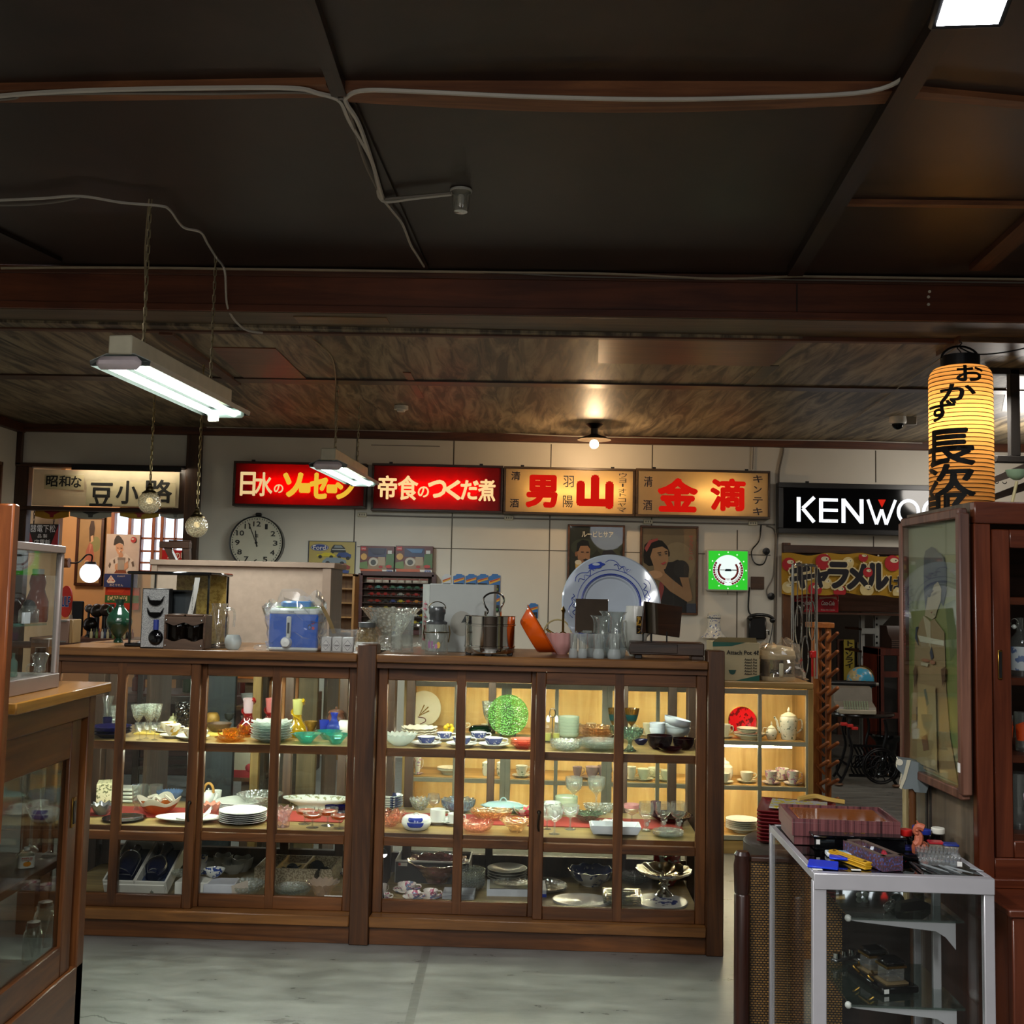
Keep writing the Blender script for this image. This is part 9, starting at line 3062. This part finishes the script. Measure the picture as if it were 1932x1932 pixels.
 # clay dragon
a_=onz(1737,1610,zT)
k_=mpp(a_)
CLAY=P('a4553a',.6,var=.25,scale=60)
t=thing('clay_figure','terracotta dragon figure coiled on a round pot','figurine',a_,SRZ)
mb=MB()
mb.ball((4*k_,0,12*k_),11*k_,CLAY,18,12)
mb.build('round_pot',t)
mb=MB()
mb.tube(curve([(-10*k_,0,2*k_),(-12*k_,-.006,14*k_),(-6*k_,-.008,22*k_),(-4*k_,-.004,34*k_),(-8*k_,0,42*k_),(-4*k_,-.006,50*k_),(4*k_,-.012,48*k_)],6),[6*k_]*8+[8*k_]*10+[7*k_]*19,CLAY,8)
for q in range(7):
 mb.ball((-8*k_+2*k_*sin(q*2),-.012,(8+6*q)*k_),3*k_,CLAY,8,6)
mb.ball((0,-.006,51*k_),6*k_,CLAY,10,8,(1.3,1,.8))
mb.cyl((-3*k_,0,54*k_),(-7*k_,0,60*k_),1.6*k_,CLAY,6)
mb.build('dragon',t)
MB().lathe([(4*k_,0),(5*k_,.001)],P('3a1c12',.8),12,M=Matrix.Translation((3*k_,-11*k_*.9,17*k_))@Matrix.Rotation(pi/2,4,'X')).build('pot_opening',t)
# ink pads
for px,py,h_,lab in((1768,1606,'b5202a','steel ink pad with a red top'),(1796,1610,'1f2f7a','steel ink pad with a blue top')):
 a_=onz(px,py,zT)
 k_=mpp(a_)
 t=thing('ink_pad',lab,'ink pad',a_+V((0,0,.0)),SRZ-.12,'ink pads')
 MB().bb(-13*k_,13*k_,0,.034,0,12*k_,P('a59a8c',.3,.5),.002).build('steel_case',t)
 MB().bb(-14*k_,14*k_,-.001,.035,12*k_,16*k_,P(h_,.35),.002).build('coloured_lid',t)
t,Wq,Hq,kq=tbox('small_box','tiny dark blue box behind the black dish','box',1706,1726,1606,.03,8,P('1f256a',.4))
a_=onz(1722,1624,zT)
MB().lathe([(.001,0),(.5,0),(.9,.5),(1,1),(.94,1),(.5,.3),(.001,.25)],BLACKG,28,ell=.6,R=23*mpp(a_),H=.014,wave=(2,.1,.2)).build('black_dish',loc=a_,label='shallow black boat-shaped dish beside the brocade box',cat='dish')
# crystal pen stand
a_=onz(1776,1634,zT)
k_=mpp(a_)
t=thing('crystal_stand','cut crystal pen stand with deep ridges','pen stand',a_,SRZ-.16)
CRY=glass('f4f8fa',.13,.04,0,'f4f8fa',.46)
mb=MB()
mb.prism([(0,0),(0,.008),(.03,.014),(.03,.024),(.06,.03),(.075,.03),(.075,0)],-38*k_,38*k_,CRY,plane='yz')
mb.build('crystal_block',t,sharp=15)
mb=MB()
for i in range(11):
 x=(-35+7*i)*k_
 for y,z in((.006,.011),(.036,.027)):
  mb.cyl((x-.004,y-.004,z),(x+.004,y+.028,z+.006),.0038,CRY,5)
mb.build('ridges',t,sharp=15)
MB().bb(28*k_,37*k_,-.001,.0,.002,.014,P('dcdcd8',.5),.001).build('price_sticker',t)
# glass dip pens
for i,(x0,y0,x1,y1)in enumerate(((1716,1628,1742,1649),(1722,1630,1768,1650),(1738,1632,1790,1648),(1770,1634,1812,1650),(1782,1636,1836,1650),(1792,1632,1816,1636),(1830,1640,1856,1646))):
 p0,p1=onz(x0,y0,zT)+V((0,0,.003)),onz(x1,y1,zT)+V((0,0,.003))
 mb=MB()
 mb.tube([V((0,0,0)),(p1-p0)*.1,(p1-p0)*.7,(p1-p0)],[.001,.003,.0026,.001],glass('e4eaee',.35,.04,0,'eef4f6',.45)if i>1 else P('5a5a5e',.2,.8),8)
 mb.build('dip_pen',loc=p0,label=['dark metal dip pen next to the brocade box','slim dark dip pen, second from the brocade box','clear glass dip pen before the crystal stand, first of five','clear glass dip pen before the crystal stand, second of five','longest clear glass dip pen at the showcase edge','short clear glass pen lying against the crystal stand','clear glass pen lying near the showcase corner'][i],cat='pen',group='dip pens on the showcase')
 # things inside the showcase
z=SH0
a_=onz(1672,1722,z)
t=thing('stoppered_tube','glass vial with a dark green cap lying on the upper glass shelf','vial',a_+V((0,0,.012)),SRZ-.6)
MB().lathe([(.001,0),(.7,.02),(1,.1),(1,.62),(.8,.7)],glass('e6ecea',.2,.04,0,'e0e8e6',.42),18,R=.011,H=.11,M=Matrix.Rotation(-pi/2,4,'X')).build('glass_tube',t)
MB().lathe([(.8,.66),(1.5,.72),(1.7,.86),(1.3,1.0),(.001,1.02)],P('0f2e26',.3),14,R=.011,H=.11,M=Matrix.Rotation(-pi/2,4,'X')).build('green_cap',t)
a_=onz(1722,1716,z)
t=thing('stapler','black stapler lying on the upper glass shelf','stapler',a_,SRZ-.55)
MB().prism([(-.05,0),(.05,0),(.05,.012),(.02,.026),(-.045,.022)],-.011,.011,BLACK,M=Matrix.Rotation(pi/2*.6,4,'Z')).build('stapler_body',t)
a_=onz(1733,1688,z)
MB().lathe([(.001,0),(.8,0),(.85,.7),(1,.75),(1,1),(.9,1),(.001,.9)],OLDBRASS,20,R=.018,H=.034).build('brass_cup',loc=a_,label='small tarnished brass cup at the back of the upper glass shelf',cat='cup')
a_=onz(1650,1690,z)
MB().bb(-.05,.06,0,.012,0,.006,P('8a7a4a',.5)).build('wooden_rule',loc=a_+V((.03,.06,0)),rz=SRZ+.05,label='thin wooden rule lying at the back of the upper glass shelf',cat='rule')
for px,py,lab in((1622,1694,'white porcelain cube on the upper glass shelf, the outer one'),(1634,1694,'white porcelain cube on the upper glass shelf, by the vial')):
 a_=onz(px,py,z)
 MB().bb(-.008,.008,0,.012,0,.014,P('cfcfca',.3),.004).build('porcelain_cube',loc=a_,rz=SRZ,label=lab,cat='cube')
z=SH1
a_=onz(1700,1876,z)
t=thing('inkwell_stand','black desk stand carrying two square crystal inkwells','inkstand',a_,SRZ+.28)
MB().bb(-.055,.055,0,.17,0,.018,BLACKG,.003).build('black_base',t)
MB().bb(-.05,-.036,-.001,.0,.004,.015,P('d5d5d2',.5)).build('price_sticker',t)
for y,nm in((.025,'inkwell'),(.11,'inkwell')):
 mb=MB()
 mb.bb(-.024,.03,y,y+.05,.022,.058,glass('f0f2f2',.14,.03,0,'e4e8ea',.44),.004)
 w_=mb.build(nm,t)
 mb=MB()
 mb.bb(-.027,.033,y-.003,y+.053,.058,.064,BRASS)
 mb.bb(-.03,.036,y-.006,y+.056,.018,.022,P('a8906a',.3,.6))
 mb.build('brass_collar',w_)
 mb=MB()
 mb.bb(-.027,.033,y-.003,y+.053,.064,.078,BLACKG,.006)
 mb.build('black_lid',w_)
mb=MB()
mb.tube(curve([(-.05,.05,.02),(-.06,.06,.032),(-.035,.075,.026),(-.03,.09,.032)]),.003,BRASS,6)
mb.tube(curve([(-.05,.12,.02),(-.062,.13,.034),(-.035,.145,.028),(-.03,.155,.034)]),.003,BRASS,6)
mb.build('pen_rest',t)
a_=onz(1655,1810,z)
MB().lathe([(.001,0),(.7,0),(1,.3),(.95,.7),(.6,.95),(.001,1)],glass('e6eae8',.12,.03,0,'e6eae8',.42),26,R=.034,H=.04).build('glass_paperweight',loc=a_,label='clear domed glass paperweight behind the inkwells',cat='paperweight')
a_=onz(1590,1820,z)
t=thing('letter_scale','small steel letter scale on the lower glass shelf','scale',a_+V((.02,.02,0)),SRZ+.6)
mb=MB()
mb.bb(-.06,.05,-.012,.012,.01,.02,P('6f6f70',.25,.9),.003)
mb.bb(.03,.06,-.02,.02,0,.01,P('6f6f70',.25,.9),.002)
mb.build('scale_base',t)
mb=MB()
for x in(-.045,-.01,.02):
 mb.cyl((x,0,.02),(x,0,.034),.011,CHROME,14)
mb.build('weights',t)
# red lacquer trays on a woven drum
zt4=.70
a_,b_=onz(1405,1585,zt4),onz(1500,1600,zt4)
a_=aty(1462,1588,3.45)
TR=P('6a1c20',.25,var=.15)
drum=V((a_.x+.09,3.52,0))
zd=aty(1430,1592,3.45).z
for i in range(9):
 MB().lathe(P_TRAY,TR,4,a0=pi/4,R=.17,H=.014).build('lacquer_tray',loc=V((drum.x+.0,drum.y,zd+.002+.0115*i)),rz=-.3,label='dark red square lacquer tray, %s of the tray pile'%['bottom','second','third','fourth','fifth','sixth','seventh','eighth','topmost'][i],cat='tray',group='pile of red lacquer trays')
MB().bb(-.08,.1,-.08,.08,0,.004,spotty('a3a5a2','b5a52a',45,.42,.15),.001).build('patterned_foil',loc=V((drum.x-.0,drum.y+.02,zd+.002+.0115*9)),rz=-.3,label='yellow and silver patterned foil lying on the tray pile',cat='foil')
mb=MB()
mb.tube(curve([(-.06,0,.012),(0,.02,.018),(.04,0,.012),(.09,-.01,.006)]),.008,P('b3924a',.5),6)
mb.build('bamboo_whisk',loc=V((drum.x+.08,drum.y+.06,zd+.004+.0115*9)),label='pale bamboo whisk handle on top of the tray pile',cat='whisk')
t=thing('woven_drum','tall woven rattan drum with a dark leather rim','basket',drum)
WV=weave('1d1209','a67a3a',95,85)
MB().lathe([(.17,0),(.165,zd-.09)],WV,40).build('woven_side',t,recalc=False)
MB().lathe([(.168,zd-.1),(.172,zd-.09),(.172,zd-.01),(.16,zd),(.001,zd)],P('3a332c',.35),40).build('leather_rim',t)
mb=MB()
for i in range(12):
 a2=2*pi*i/12
 mb.ball((.173*cos(a2),.173*sin(a2),zd-.05),.006,OLDBRASS,8,5)
mb.build('studs',t)
# rattan screen beside it with its dark post
a_=aty(1400,1700,3.29)
t=thing('rattan_panel','woven rattan panel with a dark round wooden post','screen',V((a_.x,3.29,0)),SRZ)
zp=aty(1402,1606,3.29).z
mb=MB()
mb.lathe([(.024,0),(.024,zp-.13),(.021,zp-.125),(.024,zp-.12),(.026,zp-.04),(.022,zp-.02),(.024,zp-.01),(.018,zp),(.001,zp)],wood('1f0d08','3f1e14','Z',rough=.3),20)
mb.build('turned_post',t)
mb=MB()
mb.bb(.024,.3,.005,.015,0,zp-.02,WV)
mb.build('woven_panel',t)
mb=MB()
mb.bb(.024,.37,-.005,.025,zp-.03,zp-.015,wood('2a1810','4a2e20','X'),.003)
mb.build('top_rail',t)
# tall red-brown cabinet with its lower case
CX_=1.268
CYF=2.9
RW_=[wood('3e180a','66301a',a2,rough=.3)for a2 in 'XYZ']
GW_=wood('3c332a','6a5a48','Z',rough=.55)
zt5=aty(1840,946,CYF).z
t=thing('tall_glass_cabinet','tall red-brown cabinet with a glass front and weathered side boards','cabinet',(CX_,CYF,0),-.02)
zl5=.715
mb=MB()
mb.bb(0,.045,-.0,.03,zl5,zt5-.06,RW_[2],.003)
mb.bb(0,.9,-.004,.03,zt5-.06,zt5,RW_[0],.003)
mb.bb(.045,.9,.004,.03,zl5,zl5+.055,RW_[0],.003)
mb.bb(0,.9,-.015,.03,zl5-.02,zl5+.005,RW_[0],.003)
mb.build('face_frame',t)
mb=MB()
mb.bb(0,.9,.03,.52,zt5-.02,zt5,GW_)
mb.bb(0,.018,.03,.52,zl5,zt5-.02,GW_)
for y in(.33,.36):
 mb.bb(-.004,.0,y,y+.012,zl5,zt5-.3,P('1d1713',.7))
mb.bb(.018,.9,.5,.52,zl5,zt5-.02,wood('3a1c0f','5a3320','X'))
mb.build('side_and_back',t)
mb=MB()
mb.bb(.05,.1,.008,.026,zl5+.055,zt5-.075,RW_[2],.003)
mb.bb(.1,.9,.009,.025,zl5+.055,zl5+.1,RW_[0],.003)
mb.bb(.1,.9,.009,.025,zt5-.125,zt5-.075,RW_[0],.003)
d=mb.build('door',t)
MB().bb(.1,.9,.015,.018,zl5+.1,zt5-.125,PANE).build('glass_pane',d)
mb=MB().bb(.062,.074,.004,.008,1.245,1.325,BRASS,.003)
mb.bb(.0645,.0715,.003,.004,1.25,1.32,BLACK)
mb.build('finger_pull',d)
szs5=[]
for py in(1126,1278,1424,1572):
 z=aty(1890,py,CYF+.1).z
 szs5.append(z)
 MB().bb(.02,.9,.1,.5,z-.022,z,RW_[0],.002).build('shelf',t)
mb=MB()
mb.bb(-.012,.9,-.21,.5,zl5-.04,zl5-.02,RW_[0],.004)
mb.bb(.0,.05,-.2,-.17,0,zl5-.04,RW_[2],.003)
mb.bb(.05,.9,-.2,-.17,zl5-.1,zl5-.04,RW_[0],.003)
mb.bb(0,.02,-.17,.5,0,zl5-.04,RW_[2])
mb.bb(.02,.9,.3,.32,0,zl5-.04,P('2a140b',.6))
mb.build('lower_case',t)
MB().bb(.05,.9,-.19,-.187,0,zl5-.1,PANE).build('lower_glass',t)
# framed woodblock print on the side of the cabinet
y0_,y1_=CYF+.1,CYF+.50
zA,zB_=atx(1812,968,CX_-.03).z,atx(1812,1497,CX_-.03).z
ym=atx(1816,1200,CX_-.03).y
yM=atx(1706,1200,CX_-.03).y
t=thing('woodblock_print','framed print of a kimono woman hanging on the tall cabinet side','picture',(CX_-.012,(ym+yM)/2,(zA+zB_)/2),0,rot=(0,0,pi/2*-1+pi*0))
Wp,Hp=abs(yM-ym),zA-zB_
FRP=wood('3c2016','7a5240','Z',rough=.5)
Mp=Matrix.Rotation(0,4,'Z')
mb=MB()
for s_ in(-1,1):
 mb.bb(s_*Wp/2-.014,s_*Wp/2+.014,-.03,.0,-Hp/2,Hp/2,FRP,.004)
 mb.bb(-Wp/2,Wp/2,-.028,.0,s_*Hp/2-.014,s_*Hp/2+.014,FRP,.004)
mb.build('frame',t)
MB().bb(-Wp/2,Wp/2,-.006,0,-Hp/2,Hp/2,P('7d7a68',.6)).build('backing',t)
# crop coordinates: 1680,940 (5.365) — x 175..670 , y 200..(1932+1050)
SHP=[('r','86866f',175,200,670,3000),('p','7d8254',[(175,1080),(670,1000),(670,1400),(175,1400)]),('p','6f7a48',[(175,1400),(670,1340),(670,2600),(175,2600)]),('p','5f6b44',[(520,1100),(670,1000),(670,1500),(560,1700)]),('p','3c3f45',[(330,780),(335,560),(350,500),(405,460),(440,480),(470,540),(520,590),(536,700),(530,980),(505,1120),(480,1060),(495,940),(460,860),(430,880),(395,1030),(365,1010),(345,1160),(332,980)]),('p','4a4d52',[(400,590),(440,530),(490,540),(520,620),(520,700),(400,690)]),('p','a89a80',[(370,1030),(395,1020),(430,890),(465,850),(495,930),(490,1060),(452,1180),(440,1240),(410,1270),(340,1230),(358,1120)]),('p','8f7a5c',[(230,2000),(250,1500),(290,1320),(340,1230),(400,1290),(430,1260),(520,1400),(530,2000),(560,2500),(620,2950),(180,2950)]),('p','b0a48c',[(330,1230),(400,1300),(400,1600),(370,1500)]),('p','c2beae',[(280,1460),(520,1490),(520,1545),(300,1530)]),('p','27344a',[(262,1370),(290,1360),(270,1440),(290,1580),(255,1500)]),('p','27344a',[(395,1640),(412,1570),(430,1680),(410,1720)]),('e','94604a',358,1730,40,18),('e','94604a',425,1740,24,24),('p','b5ad98',[(320,1760),(390,1760),(380,1800),(320,1790)]),('p','4a3428',[(245,1880),(270,1790),(280,1900),(258,2080)]),('p','4a3428',[(505,1800),(545,1760),(540,1900),(515,1980)]),('p','3f3a3a',[(275,2280),(300,2260),(312,2360),(300,2500),(280,2480)]),('p','9c8a66',[(300,2000),(460,2000),(470,2900),(280,2900)]),('p','57615a',[(355,2060),(375,2040),(400,2200),(380,2240)]),('p','7a5a48',[(330,2600),(380,2540),(400,2700),(350,2740)]),('p','3a2c26',[(420,975),(455,945),(460,955),(430,990)]),('p','7a3a30',[(430,1190),(452,1180),(440,1205)])]
mb=MB()
mb.art(Wp-.028,Hp-.028,SHP,(175,200,670,2980),-.0065,M=Mp)
mb.build('print',t,recalc=False)
mb=MB()
mb.text('美\n濃\n屋\n製\n油\n醤',-Wp*.46,Hp*.1,Wp*.05,Hp*.3,P('7a2f28',.6),y=-.024,ext=.0004)
mb.build('side_lettering',t,recalc=False)
MB().bb(-Wp/2+.014,Wp/2-.014,-.026,-.024,-Hp/2+.014,Hp/2-.014,glass('f2f4f0')).build('glass_cover',t)
MB().bb(Wp/2-.01,Wp/2+.004,-.0315,-.03,-Hp/2+.06,-Hp/2+.085,P('d8d8d4',.5)).build('price_sticker',t)
# glassware in the tall cabinet
ORF=spotty('c8481a','a83210',70,.35,.3)
cz5=lambda px,dy:V((aty(px,1300,CYF+dy).x,CYF+dy,0))
for px,r,y0,y1,si,dy,pr,mt_,nm,lab,bands in((1888,21,1355,1424,2,.16,P_TUMB,CLEAR,'flower_tumbler','clear tumbler with an orange flower band in the tall cabinet',[(.08,.95,ORF,9,9)]),(1928,15,1352,1424,2,.18,P_TUMB,CLEAR,'flower_tumbler','clear tumbler with an orange band, cut by the frame edge',None),(1917,21,1470,1572,3,.17,P_TUMB,glass('eef0ee',.1,.03,0,'e4e4e4',.4),'highball_glass','tall clear glass with a pale flower in the tall cabinet',None),(1926,20,1166,1275,1,.18,P_BOTTLE,glass('e2e2dc',.14,.03,0,'c8c8c4',.4),'swing_bottle','clear bottle with a wire stopper and a lined label in the tall cabinet',None)):
 c_=cz5(px,dy)
 k_=mpp(c_+V((0,0,1.4)))
 c_.z=szs5[si]
 Hh=(y1-y0)*k_
 o=MB().lathe(pr,mt_,26,R=r*k_,H=Hh).build(nm,loc=c_,label=lab,cat='glass' if 'bottle' not in nm else 'bottle')
 if nm=='flower_tumbler':
  mb=MB()
  mb.sheet(lambda u,q:(r*k_*1.0*(.86+.12*q)*cos(-pi*.95+u*pi*.9),r*k_*(.86+.12*q)*sin(-pi*.95+u*pi*.9)-.0008,Hh*(.28+(.52-.12*abs(2*u-1))*q)),16,6,ORF)
  mb.build('flower_band',o)
 elif nm=='highball_glass':
  MB().art(r*k_,Hh*.4,[('e','cfb8c4',60,30,22,16),('e','b88aa0',50,46,10,8),('p','3a3a3a',[(50,50),(56,50),(40,100),(30,100)])],(0,0,100,100),-r*k_*.98,M=Matrix.Translation((.004,0,Hh*.55))).build('flower_print',o,recalc=False)
 elif nm=='swing_bottle':
  MB().lathe([(1.02,.1),(1.02,.5)],spotty('b9bcc0','5a6a90',40,.3,.5),26,R=r*k_,H=Hh).build('paper_label',o)
  mb=MB()
  mb.tube([(-r*k_*.5+.012*cos(a2),0,Hh*.9+.014*sin(a2))for a2 in[2*pi*i/12 for i in range(12)]],.0015,CHROME,5,True)
  mb.ball((-r*k_*.55,0,Hh*.84),.007,P('d0cfc8',.3),8,6)
  mb.build('wire_stopper',o)
for px,lab in((1872,'dark glass ball partly behind the cabinet stile'),):
 c_=cz5(px,.2)
 k_=mpp(c_+V((0,0,1.2)))
 c_.z=szs5[1]+17*k_
 MB().ball((0,0,0),17*k_,glass('5a5058',.4,.03,0,'1c181c',.4),18,12).build('glass_float',loc=c_,label=lab,cat='ornament')
a_=aty(1925,1840,CYF-.1)
MB().bb(-.04,.2,0,.1,0,.2,P('6f86a0',.5),.003).build('stored_carton',loc=V((a_.x,CYF+.02,a_.z-.2)),label='blue and yellow carton inside the low cabinet',cat='carton')if False else None
MB().bb(0,.27,0,.03,0,.68,wood('1a100a','33211a','Z'),.003).build('dark_board',loc=V((.975,3.34,0)),rz=SRZ,label='dark brown board standing behind the glass showcase',cat='board')
# toy axe on its pole and the boards behind
a_=aty(1724,1462,3.22)
k_=mpp(a_)
t=thing('wooden_axe','grey painted wooden axe head on a brown stick before the tall cabinet','axe',a_,-.28)
mb=MB()
mb.prism([(-28*k_,28*k_),(-4*k_,26*k_),(10*k_,23*k_),(26*k_,22*k_),(30*k_,8*k_),(28*k_,-14*k_),(22*k_,-32*k_),(2*k_,-32*k_),(-2*k_,-26*k_),(-16*k_,-28*k_),(-24*k_,-24*k_),(-20*k_,0),(-30*k_,10*k_)],0,.055,P('5d6668',.45,var=.08))
mb.build('axe_head',t)
mb=MB()
mb.prism([(-12*k_,27*k_),(-5*k_,27*k_),(-14*k_,-8*k_),(-22*k_,-28*k_),(-26*k_,-26*k_),(-18*k_,0)],-.002,.0,P('a8a48e',.5))
mb.cyl((-25*k_,-.002,22*k_),(-25*k_,.01,22*k_),6*k_,P('b9b6a4',.5),14)
mb.build('cream_stripe',t)
zst=a_.z-(SZ-.05)
MB().cyl((-2*k_,.02,-28*k_),(0,.03,-a_.z+.0),.011,wood('4a2a12','74471f','Z'),12).build('stick',t)
for x0,x1,Y_,zz,c1,c2,nm,lab in((1708,1722,3.62,1.0,'8a7850','b5a270','pine_board','pale pine board leaning behind the wooden axe'),(1724,1760,3.66,1.0,'7a6a46','a4925f','pine_board','wide yellowish board standing behind the axe stick')):
 p0,p1=aty(x0,1500,Y_),aty(x1,1500,Y_)
 MB().bb(0,p1.x-p0.x,0,.03,0,zz,wood(c1,c2,'Z',.8,.6),.003).build(nm,loc=V((p0.x,Y_,0)),label=lab,cat='board')
 # dark hanging frame over the right-hand side, with a little shaded lamp
a_=aty(1905,775,6.3)
k_=mpp(a_)
t=thing('hanging_rack','dark wooden rack with slanted bars hanging beside the lantern','rack',a_)
DK=P('17120f',.6)
mb=MB()
mb.bb(2*k_,20*k_,0,.05,-85*k_,80*k_,DK,.003)
mb.bb(-36*k_,60*k_,0,.05,70*k_,84*k_,DK,.003)
mb.bb(-28*k_,60*k_,-.02,.05,-98*k_,-86*k_,DK,.003)
mb.build('upright',t)
mb=MB()
mb.prism([(-40*k_,-128*k_),(60*k_,-84*k_),(60*k_,-104*k_),(-40*k_,-140*k_)],-.06,-.02,P('2b211b',.6))
mb.prism([(-30*k_,-158*k_),(60*k_,-122*k_),(60*k_,-140*k_),(-30*k_,-170*k_)],.02,.05,P('2b211b',.6))
mb.build('slanted_bars',t)
mb=MB()
for x in(-31,-16):
 mb.tube([(x*k_+.012*cos(a2),-.03,-136*k_-.012*sin(a2))for a2 in[pi*i/8 for i in range(9)]],.0025,BLACK,5)
mb.build('hooks',t)
a_=aty(1921,947,3.1)
k_=mpp(a_)
zt6=zt5
t=thing('reading_lamp','small lamp with a pale green cup shade on the tall cabinet','lamp',V((a_.x-.02,3.1,zt6)))
mb=MB()
mb.lathe([(.001,0),(.03,0),(.03,.008),(.001,.012)],P('b3a676',.5),18)
mb.tube([(0,0,.008),(11*k_,0,52*k_)],.0045,P('b8ab7a',.5),8)
mb.build('stem',t)
MB().lathe([(.001,-.02),(.3,-.018),(.8,.0),(1,.03),(.94,.03),(.7,.004),(.001,-.01)],P('8fa888',.3),24,R=20*k_,H=.6,M=Matrix.Translation((11*k_,0,62*k_))).build('green_shade',t)
